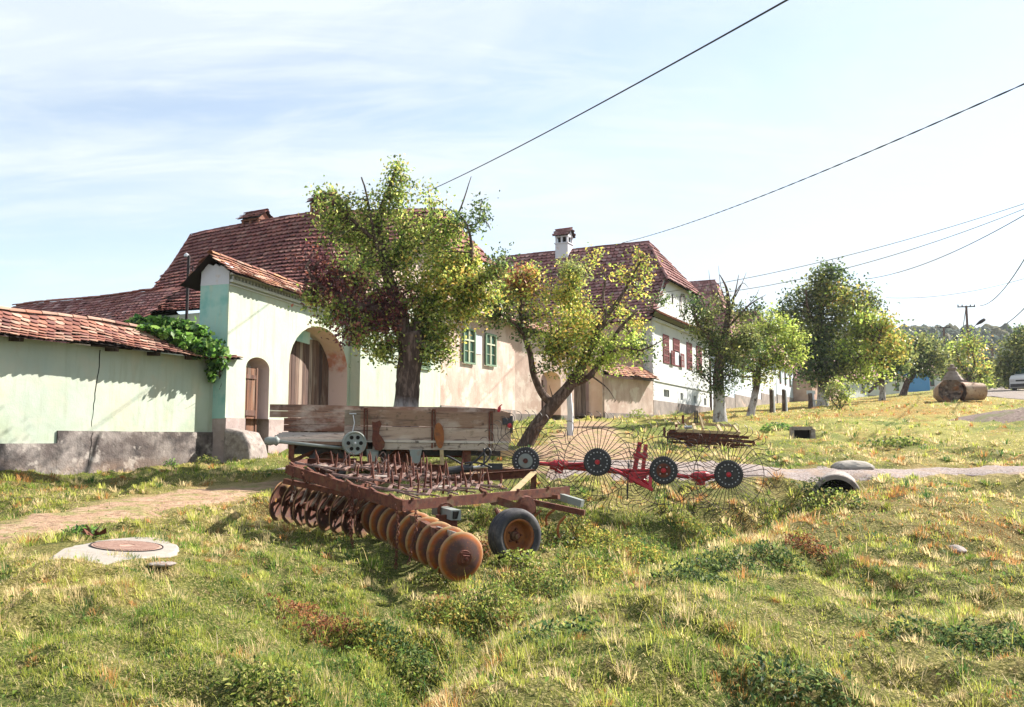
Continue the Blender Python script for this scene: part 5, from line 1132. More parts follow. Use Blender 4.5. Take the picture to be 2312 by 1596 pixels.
# shingled tower with steep roof behind the log
b=W(2152,880,62); tw_=thing('shingled_kiosk','small stepped wooden shingle tower with a knob top behind the log','shelter',(b.x,b.y,b.z))
m=MB(); s_=62/FPX
pr=[(24,0),(24,18),(22,19),(21,30),(23,31),(19,37),(19,38),(14,44),(14,45),(11,50),(8,51),(8,56),(11,57),(10,60),(5,61),(5,66),(.3,68)]
n4=8; V=[]
for w,h in pr: 
    for k in range(n4): a=2*math.pi*(k+.5)/n4; V.append((b.x+math.cos(a)*w*s_,b.y+math.sin(a)*w*s_,b.z-.3+h*s_))
m.add(V,[(j*n4+k,j*n4+(k+1)%n4,(j+1)*n4+(k+1)%n4,(j+1)*n4+k) for j in range(len(pr)-1) for k in range(n4)]); m.build('shingled_body',MT['shingle'],tw_) if 'shingle' in MT else None
MT['shingle']=mat('wood_shingle',(.30,.24,.21),layers=[dict(c=(.20,.15,.13),s=6,lo=.45,hi=.6,f=.8,st=(.3,.3,2.0))],bump=(8,.7,.05,(.3,.3,2)))
m.build('shingled_body',MT['shingle'],tw_)
m=MB(); P=[(b.x+.5,b.y+.1,b.z),(b.x+2.2,b.y+.5,b.z),(b.x+2.2,b.y+2.3,b.z),(b.x+.5,b.y+2.3,b.z),(b.x+.6,b.y+.8,b.z+1.35),(b.x+.6,b.y+1.8,b.z+1.35)]
m.add(P,[(0,1,4),(1,2,5,4),(2,3,5),(3,0,4,5)]); m.build('lean_to_roof',MT['wood_d'] if 'wood_d' in MT else MT['polew'],tw_)
# little white bench
b=W(1843,915,50); bt=thing('garden_bench','tiny white bench standing beside the short stump','bench',(b.x,b.y,b.z))
m=MB(); m.box((b.x+.25,b.y,b.z+.30),(.9,.32,.05)); m.build('seat',MT['white'],bt)
for e in(-.1,.6): m=MB(); m.box((b.x+e,b.y,b.z+.12),(.06,.28,.33)); m.build('leg',MT['white'],bt)
m=MB(); m.box((b.x-.25,b.y+.1,b.z+.75),(.5,.05,.22)); m.build('backrest',MT['white'],bt); m=MB(); m.box((b.x-.25,b.y+.13,b.z+.35),(.07,.06,.8)); m.build('post',MT['polew'],bt)
# ------------------------------------------------------------ disc harrow
dh=thing('disc_harrow','rusty tractor disc harrow with rows of round discs and one rubber tyre','disc harrow',W(1000,1290,10.5))
Cn=W(908,1142,10.6); Lf=W(650,1060,12.0); Rt=W(1286,1108,12.9); Bk=W(1205,1068,13.6); BL=W(960,1086,13.1); LB=W(690,1043,13.9); RB=W(1010,1058,14.3)
def part(name,mt,parent,fn,smooth=False,label=None):
    m=MB(); fn(m); return m.build(name,MT[mt] if isinstance(mt,str) else mt,parent,smooth=smooth,label=label)
part('frame_beam','rust',dh,lambda m:m.channel(Lf,Cn,.05,.135,.012,side=-1))
part('frame_beam','rust',dh,lambda m:m.channel(Cn,Rt,.05,.125,.012,side=-1))
part('frame_beam','rust',dh,lambda m:m.channel(BL,Bk,.05,.12,.012,side=1))
part('frame_beam','rust',dh,lambda m:m.channel(LB,RB,.05,.12,.012,side=1))
part('frame_beam','rust',dh,lambda m:(m.beam(Lf,LB,.07,.10),))
part('frame_beam','rust',dh,lambda m:m.beam(Cn.lerp(Lf,.45)+Vector((0,0,-.05)),BL.lerp(LB,.3)+Vector((0,0,-.05)),.07,.08))
part('frame_beam','rust',dh,lambda m:m.beam(Bk+Vector((0,0,-.01)),Bk+Vector((-.01,-.02,-.62)),.09,.05,up=(0,1,0)))
part('frame_beam','rust',dh,lambda m:m.beam(RB+Vector((-.1,0,0)),Bk.lerp(BL,.02)+Vector((0,.03,.03)),.05,.06))
part('diagonal_brace','palewood',dh,lambda m:m.beam(W(1140,1126,12.1),W(1204,1064,13.45),.085,.02,up=(-.3,-1,.5))) if 'palewood' in MT else None
MT['palewood']=mat('pale_flat_bar',(.52,.40,.22),rough=.7,layers=[dict(c=(.3,.17,.09),s=11,lo=.5,hi=.68,f=.6)])
part('diagonal_brace','palewood',dh,lambda m:m.beam(W(1142,1126,12.1),W(1205,1066,13.45),.095,.02,up=(-.3,-1,.6)))
def disc(c,ax,r,parent,near=False,flip=1,i=0):
    ax=Vector(ax).normalized()*flip; m=MB(); n=36
    prof=[(.03,.078),(.07,.075),(.13,.062),(.19,.038),(.24,.012),(r-.012,-.002),(r,-.012),(r-.004,-.018),(.19,.028),(.10,.060),(.03,.068)]
    V=[];C=[]
    sx=ax.orthogonal().normalized(); sy=ax.cross(sx); rr=random.Random(i*7+3); ph=rr.uniform(0,6)
    for (q,h) in prof:
        for k in range(n):
            a=2*math.pi*k/n; e=1+(.012*math.sin(a*3+ph)+rr.uniform(-.006,.006) if q>.22 else 0)
            V.append(c+ax*h+(sx*math.cos(a)+sy*math.sin(a))*q*e)
            base=(.30,.085,.016) if i%3 else (.22,.065,.020)
            f=1.0
            if q<.19: base=(.15,.07,.05)
            if .12<q<.2 : base=(.085,.045,.04)
            if q>r-.014: base=(.32,.19,.10)
            C.append(tuple(x*rr.uniform(.85,1.15) for x in base))
    F=[(j*n+k,j*n+(k+1)%n,(j+1)*n+(k+1)%n,(j+1)*n+k) for j in range(len(prof)-1) for k in range(n)]
    m.v=V;m.c=C;m.f=[tuple(f) for f in F];m.m=[0]*len(F)
    return m.build('disc',MT['rust_disc'],parent,smooth=True)
def gang(A,B,n,parent,r=.272,flip=1,near_first=False,bar=None):
    ax=(B-A).normalized(); 
    m=MB(); m.tube([A-ax*.05,B+ax*.06],.022,8)
    for k in range(n-1):
        p=A.lerp(B,(k+.5)/(n-1)); L_=(B-A).length/(n-1)*.42; m.lathe([(.022,-L_),(.05,-L_),(.035,0),(.05,L_),(.022,L_)],p,ax,12)
    ad=m.build('axle',MT['rust'],parent)
    for k in range(n): disc(A.lerp(B,k/(n-1)),ax,r,parent,flip=flip,i=k+int(A.x*10))
    return ax
gA0=W(1041,1257,9.62); gA1=W(842,1158,12.0); axA=gang(gA0,gA1,10,dh,flip=-1)
# square washer and nut on the nearest disc
def nut(m):
    c=gA0-axA*.0; u_=axA.orthogonal().normalized(); q=-axA
    z=Vector((0,0,1)); x=q.cross(z).normalized(); y=x.cross(q).normalized()*-1
    for s_,h0,h1 in((.062,.072,.10),(.040,.10,.135)):
        a=c+q*h0; b=c+q*h1; m.beam(a,b,s_*2,s_*2,up=(0.15,0,1))
    m.lathe([(0,.155),(.02,.152),(.022,.12)],c,q,10)
part('square_nut','rust',dh,nut)
part('washer','rust',dh,lambda m:m.lathe([(.0,.088),(.085,.086),(.09,.07)],gA0,-axA,20))
gB0=W(633,1131,12.2); gB1=W(822,1168,11.75); gang(gB0,gB1,8,dh,flip=-1,r=.275)
gC0=0 and W(1218,1176,12.6)
bA0=W(992,1203,9.9); bA1=W(858,1128,11.8); part('gang_bar','rust',dh,lambda m:m.beam(bA0,bA1,.075,.075))
bB0=W(643,1086,12.05); bB1=W(868,1134,11.6); part('gang_bar','rust',dh,lambda m:m.beam(bB0,bB1,.08,.07))
for k in range(4):
    p=bA0.lerp(bA1,.04+k*.3); q=gA0.lerp(gA1,.02+k*.3); q=q+Vector((0,0,.20 if k==0 else .05)); 
    part('gang_hanger','worn_edge' if k==0 else 'rust',dh,lambda m:m.beam(p+Vector((0,0,.03)),q+Vector((.03,0,0)),.06,.022,up=axA))
for k in range(3):
    p=bB0.lerp(bB1,.08+k*.42); q=gB0.lerp(gB1,.06+k*.42)
    part('gang_hanger','rust',dh,lambda m:m.tube([p,p+Vector((.02,.05,-.14)),q+Vector((.0,.04,.08)),q],[.02]*4,6))
for k in range(7):   # scraper blades between the left discs
    p=bB0.lerp(bB1,.12+k*.125); q=gB0.lerp(gB1,.12+k*.125)+Vector((.05,-.16,.02))
    part('scraper','worn_edge',dh,lambda m:(m.beam(p+Vector((0,-.03,-.03)),q,.055,.006,up=(1,-.4,.3))))
for k in range(6):
    p=bA0.lerp(bA1,.25+k*.13); q=gA0.lerp(gA1,.22+k*.13)+Vector((.10,.06,.14))
    part('scraper','rust',dh,lambda m:m.beam(p,q,.035,.008,up=(1,0,.3)))
for k in range(3): part('clamp','rust',dh,lambda m:m.box(bA0.lerp(bA1,.03+.33*k)+Vector((0,0,.0)),(.11,.11,.095),rot=Matrix.Rotation(.5,3,'Z')))
part('square_tube','greenbox' if 'greenbox' in MT else 'greypaint',dh,lambda m:m.beam(W(1030,1163,10.5),W(985,1150,11.4),.12,.12))
part('tube_mouth','dark',dh,lambda m:m.beam(W(1030.6,1163,10.49),W(1029,1162.6,10.5),.09,.09))
part('clamp','rust',dh,lambda m:m.lathe([(.08,-.03),(.10,-.03),(.10,.03),(.08,.03)],W(1006,1153,10.95),(W(985,1150,11.4)-W(1030,1163,10.5)),14,closed=True))
part('mounting_plate','rust',dh,lambda m:m.box(W(1008,1190,10.7),(.26,.05,.30),rot=Matrix.Rotation(.35,3,'Z')))
part('mounting_plate','rust',dh,lambda m:m.lathe([(0,.03),(.13,.02),(.15,-.03),(0,-.04)],W(1190,1143,12.0),(.6,-1,.1),18))
part('link_arm','rust',dh,lambda m:m.beam(W(1115,1128,11.8),W(1188,1150,11.95),.05,.10))
part('rear_tube','rust',dh,lambda m:m.beam(W(1196,1132,12.2),W(1320,1158,12.0),.075,.075))
part('rear_tube','greypaint',dh,lambda m:m.beam(W(1235,1112,12.9),W(1315,1137,12.6),.10,.10))
part('rear_tube','rust',dh,lambda m:m.beam(W(1180,1120,12.9),W(1262,1122,12.6),.08,.06))
for (u0,v0,u1,v1,Y) in((1222,1152,1208,1190,12.1),(1252,1150,1236,1186,12.3),(1277,1165,1264,1214,11.9)):
    a=W(u0,v0,Y);b=W(u1,v1,Y); part('curved_tine','rust_orange',dh,lambda m:m.tube(smooth_poly([a,a.lerp(b,.35)+Vector((-.06,0,0)),a.lerp(b,.7)+Vector((-.05,0,0)),b],[.02,.024,.022,.01],4)[0],.02,6))
part('diagonal_brace','rust',dh,lambda m:m.beam(Cn.lerp(Rt,.5)+Vector((0,.0,-.08)),BL.lerp(Bk,.45)+Vector((0,0,-.07)),.06,.05))
for k in range(5): part('bolt','rust',dh,lambda m:m.lathe([(0,.03),(.025,.028),(.025,0)],Cn.lerp(Rt,.05+.2*k)+Vector((0,0,.06)),(0,0,1),6))
# hydraulic ram and hoses
hA0=W(1008,1064,12.95); hA1=W(1066,1056,13.1); hA2=W(1100,1052,13.15)
ram=part('hydraulic_ram','blackmetal',dh,lambda m:m.lathe([(0,0),(.062,0),(.062,(hA1-hA0).length),(.0,(hA1-hA0).length)],hA0,hA1-hA0,14),smooth=False)
part('ram_rod','bolt',ram,lambda m:m.tube([hA1,hA2],.022,10)); part('ram_clevis','blackmetal',ram,lambda m:m.box(W(1118,1053,13.15),(.22,.10,.09)))
for pp in ([(1050,1052),(1030,1040),(1015,1032),(1008,1030)],[(1060,1050),(1085,1030),(1100,1012),(1108,1022),(1100,1040),(1085,1052)],[(1050,1046),(1065,1044),(1085,1046),(1110,1056)],[(1092,1048),(1094,1030),(1092,1012)]):
    P_,r_=smooth_poly([W(u,v,13.05) for u,v in pp],[.016]*len(pp),5); part('hydraulic_hose','blackmetal',dh,lambda m:m.tube(P_,.016,6),smooth=True)
def wheel(parent,c,ax,r,w,name='wheel',rim='rust_orange',rimr=.6):
    ax=Vector(ax).normalized(); m=MB()
    pr=[(r*rimr,-w*.38),(r*.72,-w*.52),(r*.88,-w*.52),(r*.965,-w*.40),(r*.97,-w*.26),(r*.955,-w*.25),(r*.955,-w*.22),(r,-w*.20),(r,-w*.02),(r*.975,-.01*w),(r*.975,.01*w),(r,w*.02),(r,w*.20),(r*.955,w*.22),(r*.955,w*.25),(r*.97,w*.26),(r*.965,w*.40),(r*.88,w*.52),(r*.72,w*.52),(r*rimr,w*.38)]
    m.lathe(pr,c,ax,40,closed=False); ty=m.build(name,MT['rubber'],parent,smooth=True)
    m=MB(); rr=r*rimr; m.lathe([(rr+.01,w*.40),(rr+.012,w*.46),(rr-.012,w*.44),(rr-.025,w*.30),(rr-.03,-w*.1),(rr*.80,-w*.16),(rr*.45,-w*.02),(.05,-w*.02)],c,ax,28); rm=m.build('rim',MT[rim],ty,smooth=True)
    m=MB(); m.lathe([(0,w*.36),(.035,w*.34),(.04,w*.2),(.06,w*.16),(.07,-w*.05)],c,ax,14); m.build('hub',MT['rust'],rm)
    u_=ax.orthogonal().normalized(); v_=ax.cross(u_)
    for k in range(5):
        a=2*math.pi*k/5; p=c+(u_*math.cos(a)+v_*math.sin(a))*rr*.42; m=MB(); m.lathe([(0,.03),(.014,.03),(.016,-.02)],p,ax,6); m.build('wheel_nut',MT['rust'],rm)
    return ty
wheel(dh,W(1162,1210,11.05),(.50,-.86,.02),.345,.24)
part('wheel_axle','rust',dh,lambda m:m.tube([W(1150,1205,11.2),W(1120,1150,11.6)],.03,8))
# ------------------------------------------------------------ spike tooth harrow sections lying upside down on the frame
A_=W(655,1050,12.3)+Vector((0,0,-.03)); B_=W(925,1138,10.75)+Vector((0,0,-.02)); C_=W(1150,1112,12.3)+Vector((0,0,-.02)); D_=W(900,1044,14.1)+Vector((0,0,-.10))
def patch(s,t): return (A_*(1-s)+B_*s)*(1-t)+(D_*(1-s)+C_*s)*t
spike_me=None; sr=random.Random(9)
MT['wornrust']=mat('worn_rust',(.26,.15,.13),rough=.5,metal=.2,spec=.5,layers=[dict(c=(.42,.33,.30),s=13,lo=.48,hi=.64,f=.8),dict(c=(.13,.05,.035),s=7,lo=.52,hi=.66,f=.8)])
for sec,(s0,s1,lab) in enumerate([(.0,.30,'upside-down spike harrow section, the farthest left, lying on the disc harrow frame'),(.34,.64,'middle upside-down spike harrow section lying on the disc harrow frame'),(.68,.98,'upside-down spike harrow section nearest the bare front corner of the frame')]):
    c=patch((s0+s1)/2,.5); th_=thing('spike_harrow',lab,'spike harrow',c,group='spike harrow sections on the disc harrow')
    for j in range(5):
        s=s0+(s1-s0)*j/4; pts=[]
        for k in range(9):
            t=.02+.96*k/8; q=patch(s+(.035 if k%2 else -.035),t); q.z+=.05+sr.uniform(-.015,.015)+.02*j; pts.append(q)
        part('zigzag_bar','wornrust',th_,lambda m:[m.beam(a,b,.040,.02) for a,b in zip(pts[:-1],pts[1:])])
        for k in range(1,9,2 if j%2 else 1):
            if (k+j)%2 and j%2==0: continue
            p=pts[k]; m=MB(); h=sr.uniform(.15,.24); e=Vector((sr.uniform(-.04,.04),sr.uniform(-.03,.03),h)); 
            m.tube([p-Vector((0,0,.05)),p+e*.7,p+e],[.016,.015,.005],5); m.build('spike',MT['rust'],th_)
    for k,t in enumerate((.06,.24,.42,.60,.78,.95)):
        a=patch(s0-.02,t);b=patch(s1+.02,t+.03); a.z+=.065;b.z+=.075; mid=a.lerp(b,.5)+Vector((0,0,.02*(-1)**k))
        part('cross_bar','wornrust',th_,lambda m:[m.beam(a,mid,.03,.016),m.beam(mid,b,.03,.016)])
    for k in range(2): # curved hooks at the edge
        q=patch(s0+(s1-s0)*(.25+.5*k),-.01)+Vector((0,0,.05)); pp,_=smooth_poly([q,q+Vector((-.06,-.08,.05)),q+Vector((-.02,-.17,.03)),q+Vector((.07,-.17,-.03)),q+Vector((.10,-.10,-.02))],[1]*5,5)
        part('tow_hook','rust',th_,lambda m:m.tube(pp,.014,6),smooth=True)
    for k in range(3):
        q=patch(s0+(s1-s0)*sr.random(),.15+.7*sr.random())+Vector((0,0,.07)); pp,_=smooth_poly([q,q+Vector((.10,.02,.16)),q+Vector((.16,.04,.20)),q+Vector((.20,.05,.06)),q+Vector((.18,.0,-.02))],[1]*5,4)
        part('bent_strap','wornrust',th_,lambda m:[m.beam(a,b,.03,.008) for a,b in zip(pp[:-1],pp[1:])])
    m=MB(); # loose plate
    q=patch((s0+s1)/2,.12+.2*sec)+Vector((0,0,.09)); m.box(q,(.20,.09,.012),rot=Matrix.Rotation(.3,3,'Z')@Matrix.Rotation(.25,3,'X')); m.build('loose_plate',MT['worn_edge'],th_)
def chain(pts,lab,lw=.028):
    P_,_=smooth_poly(pts,[1]*len(pts),6); L=0; c=thing('chain',lab,'chain',pts[0],group='rusty chains hanging from the harrows'); m=MB()
    acc=[P_[0]]; d=0; step=.045
    for a,b in zip(P_[:-1],P_[1:]):
        l=(b-a).length; 
        while d+l>=step: 
            f=(step-d)/l; a=a.lerp(b,f); acc.append(a); l=(b-a).length; d=0
        d+=l
    for i,(a,b) in enumerate(zip(acc[:-1],acc[1:])):
        ax=(b-a).normalized(); sx=ax.cross(Vector((.3,1,.1))).normalized(); sy=ax.cross(sx); w=sx if i%2 else sy; mid=(a+b)/2; q=[]
        for k in range(9):
            an=2*math.pi*k/8; q.append(mid+ax*math.cos(an)*.033+w*math.sin(an)*.017)
        m.tube(q,.0062,4,caps=False)
    m.build('links',MT['rust'],c); return c
chain([W(662,1054,11.75),W(661,1090,11.8),W(664,1130,11.85),W(663,1172,11.9)],'rusty chain hanging at the far left end of the harrows')
chain([W(680,1060,11.6),W(690,1090,11.7),W(706,1082,11.7),W(716,1066,11.7)],'short rusty chain looped just right of the far left chain')
chain([W(788,1098,11.1),W(797,1140,11.1),W(790,1185,11.1),W(798,1240,11.05)],'long rusty chain hanging in the middle between the two disc rows')
chain([W(808,1102,11.0),W(812,1135,11.0),W(800,1160,11.05),W(790,1140,11.08),W(786,1118,11.1)],'bunched loop of rusty chain beside the long middle chain')
chain([W(893,1140,10.3),W(899,1180,10.3),W(896,1230,10.25),W(893,1290,10.2)],'rusty chain hanging from the front frame corner over the near discs')
chain([W(938,1150,10.2),W(940,1190,10.15),W(930,1235,10.1),W(922,1275,10.05)],'thin rusty chain hanging just right of the front corner chain')
# ------------------------------------------------------------ wooden trailer
NL=W(612,992,16.5); NR=W(1147,1000,17.2); e1=Vector((NR.x-NL.x,NR.y-NL.y,0)); TL=e1.length; e1.normalize(); e2=Vector((-e1.y,e1.x,0))
zb=1.60
def T(s,d,z): 
    q=Vector((NL.x,NL.y,0))+e1*s+e2*d; return Vector((q.x,q.y,z-.055*s/TL+.075*d))
rotT=Matrix.Rotation(math.atan2(e1.y,e1.x),3,'Z')
tr=thing('farm_trailer','old wooden flatbed farm trailer with weathered plank sides, its near left side board missing','trailer',T(TL/2,1,.6))
WP=[(.34,.20,.14),(.28,.16,.11),(.40,.26,.18),(.24,.14,.10)]; WPg=[(.40,.33,.28),(.46,.38,.32),(.33,.26,.21)]; WPr=[(.22,.10,.065),(.26,.12,.08),(.19,.085,.06)]
def board(m,s0,s1,d,z0,z1,th=.035,col=None,warp=.0):
    n=8; 
    for k in range(n):
        a=s0+(s1-s0)*k/n; b=s0+(s1-s0)*(k+1)/n; w=lambda s:warp*math.sin((s-s0)*2.1)
        m.beam(T(a,d,(z0+z1)/2+w(a)),T(b+.002,d,(z0+z1)/2+w(b)),th,z1-z0-.008,col=col)
def fl(m):
    for k in range(9):
        d=.03+k*.235; m.beam(T(.0+random.uniform(-.04,.02),d,zb),T(TL,d,zb),.225,.045,col=random.choice([(.58,.50,.45),(.50,.42,.36),(.62,.56,.5)]))
part('bed_floor','plankx',tr,fl)
def farp(m):
    H4=.57/4
    for k in range(4): board(m,(-.28 if k>1 else .02),TL+.02,2.06,zb+.03+H4*k,zb+.03+H4*(k+1),col=random.choice(WPr if k<2 else WP),warp=.006)
part('far_side_board','plankx',tr,farp)
sN=1.66
def nearp(m):
    board(m,sN,TL+.05,-.02,zb-.01,zb+.28,.035,col=(.50,.37,.29)); board(m,sN,TL+.03,-.025,zb+.29,zb+.60,.035,col=(.32,.20,.14),warp=.008)
part('near_side_board','plankx',tr,nearp)
part('end_board','plankx',tr,lambda m:[m.beam(T(TL+.03,.0,zb+.14),T(TL+.03,2.05,zb+.14),.035,.27,col=WPg[0]),m.beam(T(TL+.03,.0,zb+.44),T(TL+.03,2.05,zb+.44),.035,.30,col=WP[0])])
# short grey board with the latch, left of the near side
part('latch_board','plankx',tr,lambda m:(board(m,1.36,1.66,-.03,zb+.30,zb+.60,col=(.27,.22,.17)),board(m,1.36,1.66,-.028,zb+.04,zb+.29,col=(.42,.33,.28)),board(m,1.34,1.72,-.05,zb-.02,zb+.07,col=(.22,.09,.05))))
part('latch','bolt',tr,lambda m:(m.tube([T(1.45,-.07,zb+.52),T(1.58,-.07,zb+.52)],.012,6),m.tube([T(1.52,-.08,zb+.5),T(1.55,-.08,zb+.35),T(1.51,-.08,zb+.14)],.011,6)))
def stake(s,z0,z1):
    def f(m):
        m.beam(T(s-.025,-.055,z0),T(s-.025,-.055,z1),.035,.03,up=e1); m.beam(T(s+.03,-.055,z0+.02),T(s+.03,-.055,z1-.02),.035,.022,up=e1); m.beam(T(s-.03,-.06,z1),T(s+.04,-.06,z1),.05,.03)
    part('stake_bracket','rust',tr,f)
stake(1.76,zb-.18,zb+.62); stake(3.06,zb-.12,zb+.62); stake(4.18,zb-.12,zb+.6)
def hinge(cx,cz,sc,col):
    n=26; poly=[]
    pts=[(-.10,.30),(-.03,.28),(.06,.32),(.10,.24),(.06,.14),(.05,.05),(.11,-.02),(.17,-.12),(.16,-.22),(.08,-.29),(-.02,-.27),(-.07,-.18),(-.09,-.05),(-.08,.1)]
    return lambda m:m.prism([(x*sc,z*sc) for x,z in pts],T(cx,-.11,cz),e1,Vector((0,0,1)),.03)
part('hinge_plate','rust',tr,hinge(1.97,zb+.10,.95,None))
part('hinge_plate','red_rust' if 'red_rust' in MT else 'rust_orange',tr,lambda m:m.prism([(.10*math.cos(a)*(1 if math.sin(a)>0 else .9)-.02*math.sin(a),.25*math.sin(a)) for a in [2*math.pi*k/16 for k in range(16)]],T(3.17,-.10,zb+.13),e1,Vector((0,0,1)),.035))
part('side_rail','plankx',tr,lambda m:m.beam(T(1.9,-.03,zb-.09),T(TL,-.03,zb-.09),.06,.13,col=(.50,.42,.36)))
part('chassis_rail','blackmetal',tr,lambda m:(m.channel(T(.35,.35,zb-.22),T(TL-.1,.35,zb-.22),.06,.15,.015,side=-1)))
part('chassis_rail','blackmetal',tr,lambda m:(m.channel(T(.35,1.65,zb-.22),T(TL-.1,1.65,zb-.22),.06,.15,.015,side=1)))
part('edge_pipe','greypaint',tr,lambda m:m.tube([T(.02,-.12,zb-.01),T(1.45,-.12,zb-.14)],.032,8),smooth=True)
gb=part('gear_housing','greypaint',tr,lambda m:m.lathe([(0,-.16),(.06,-.15),(.09,-.05),(.07,.02),(.10,.06),(.04,.12),(0,.12)],T(.05,-.12,zb-.01),e1,12),smooth=True)
part('under_frame','rust',tr,lambda m:(m.beam(T(.38,.0,1.20),T(1.6,.05,1.22),.07,.09),m.beam(T(.38,0,1.2),T(.9,.3,1.42),.05,.06),m.beam(T(.5,1.0,1.28),T(3.9,1.0,1.28),.12,.14)))
for s in(.38,): part('corner_post','rust',tr,lambda m:m.box(T(s,.0,zb-.20),(.10,.10,.34),rot=rotT))
part('cross_member','rust',tr,lambda m:[m.beam(T(s,.0,zb-.11),T(s,2.0,zb-.11),.07,.14) for s in(.4,1.3,2.2,3.1,4.0)])
part('floor_edge','plankx',tr,lambda m:m.beam(T(.0,-.09,zb-.03),T(1.5,-.09,zb-.05),.04,.06,col=(.25,.15,.11)))
for s,w,h,name in((1.9,.20,.40,'bracket_leg'),(2.72,.20,.26,'bracket_leg')):
    part(name,'greypaint',tr,lambda m:m.prism([(-w*.6,0),(w*.6,0),(w*.36,-h),(-w*.36,-h)],T(s,-.04,zb-.15),e1,Vector((0,0,1)),.05))
part('prop_leg','palewood',tr,lambda m:m.beam(T(3.22,-.06,zb-.15),T(3.26,-.10,.72),.07,.07,up=e1))
part('prop_leg','greypaint',tr,lambda m:m.beam(T(1.93,-.10,zb-.2),T(1.93,-.10,.75),.16,.10,up=e1))
part('prop_leg','palewood',tr,lambda m:m.beam(T(1.47,-.14,zb-.35),T(1.40,-.18,.8),.05,.04,up=e1))
# fly wheel on its shaft
pc=T(1.56,-.30,zb-.02)+Vector((0,0,.0)); pax=Vector((.42,-.9,.03)).normalized()
def pul(m):
    m.lathe([(.225,.035),(.205,.045),(.19,.03),(.18,.02),(.06,.024),(.055,.05),(0,.052)],pc,pax,36); m.lathe([(.225,.035),(.225,-.06),(.20,-.06),(.20,-.01),(.06,-.01)],pc,pax,36)
pw=part('fly_wheel','greypaint',tr,pul,smooth=False)
u_=Vector((0,0,1))-pax*pax.z; u_.normalize(); v_=pax.cross(u_)
for k in range(6):
    a=2*math.pi*(k+.5)/6; c_=pc+(u_*math.cos(a)+v_*math.sin(a))*.12+pax*.0245; m=MB(); m.lathe([(0,.003),(.036,.003),(.038,-.002)],c_,pax,14); m.build('hole',MT['dark'],pw)
m=MB(); m.lathe([(.0,.068),(.022,.064),(.024,.04)],pc,pax,10); m.build('hub',MT['bolt'],pw)
part('wheel_housing','greypaint',tr,lambda m:m.lathe([(0,-.20),(.19,-.19),(.21,-.09),(.21,-.07),(0,-.068)],pc,pax,26),smooth=False)
for s,d in((1.05,.3),(2.45,.3),(1.05,1.7),(2.45,1.7)):
    gz_=float(H(T(s,d,0).x,T(s,d,0).y)[0]); wheel(tr,T(s,d,0)+Vector((0,0,gz_+.36+.055*s/TL)),-e2,.39,.22,rim='rust')
part('axle','rust',tr,lambda m:m.beam(T(2.45,.2,1.0),T(2.45,1.8,1.0),.09,.09)); part('axle','rust',tr,lambda m:m.beam(T(1.05,.2,1.0),T(1.05,1.8,1.0),.09,.09))
part('leaf_spring','rust',tr,lambda m:[m.beam(T(.6,.34,1.30),T(1.05,.34,1.15),.07,.05),m.beam(T(1.05,.34,1.15),T(1.5,.34,1.30),.07,.05)])
part('leaf_spring','rust',tr,lambda m:[m.beam(T(2.0,.34,1.30),T(2.45,.34,1.15),.07,.05),m.beam(T(2.45,.34,1.15),T(2.9,.34,1.30),.07,.05)])
part('drawbar','palewood',tr,lambda m:[m.beam(T(4.1,.9,1.40),T(5.0,1.0,1.30),.10,.10),m.beam(T(4.0,.4,1.36),T(4.85,.7,1.30),.08,.08)])
part('hanging_block','rust',tr,lambda m:m.box(T(3.72,.1,1.32),(.16,.14,.26),rot=rotT))
part('corner_iron','blackmetal',tr,lambda m:(m.box(T(TL-.02,-.06,zb+.42),(.20,.05,.13),rot=rotT),m.box(T(TL+.06,-.05,zb+.36),(.05,.06,.34),rot=rotT)))
tl=part('tail_lamp','red',tr,lambda m:(m.lathe([(0,-.06),(.03,-.05),(.035,.02),(.02,.06),(0,.065)],T(TL-.18,-.03,zb+.66),(.3,0,1),10),m.tube([T(TL-.20,-.03,zb+.60),T(TL-.17,-.03,zb+.72),T(TL-.12,-.03,zb+.75)],.012,6)))
part('tail_lamp','red',tr,lambda m:m.lathe([(0,.05),(.045,.04),(.05,-.03),(0,-.03)],T(TL+.02,-.10,zb+.34),-e2,12))
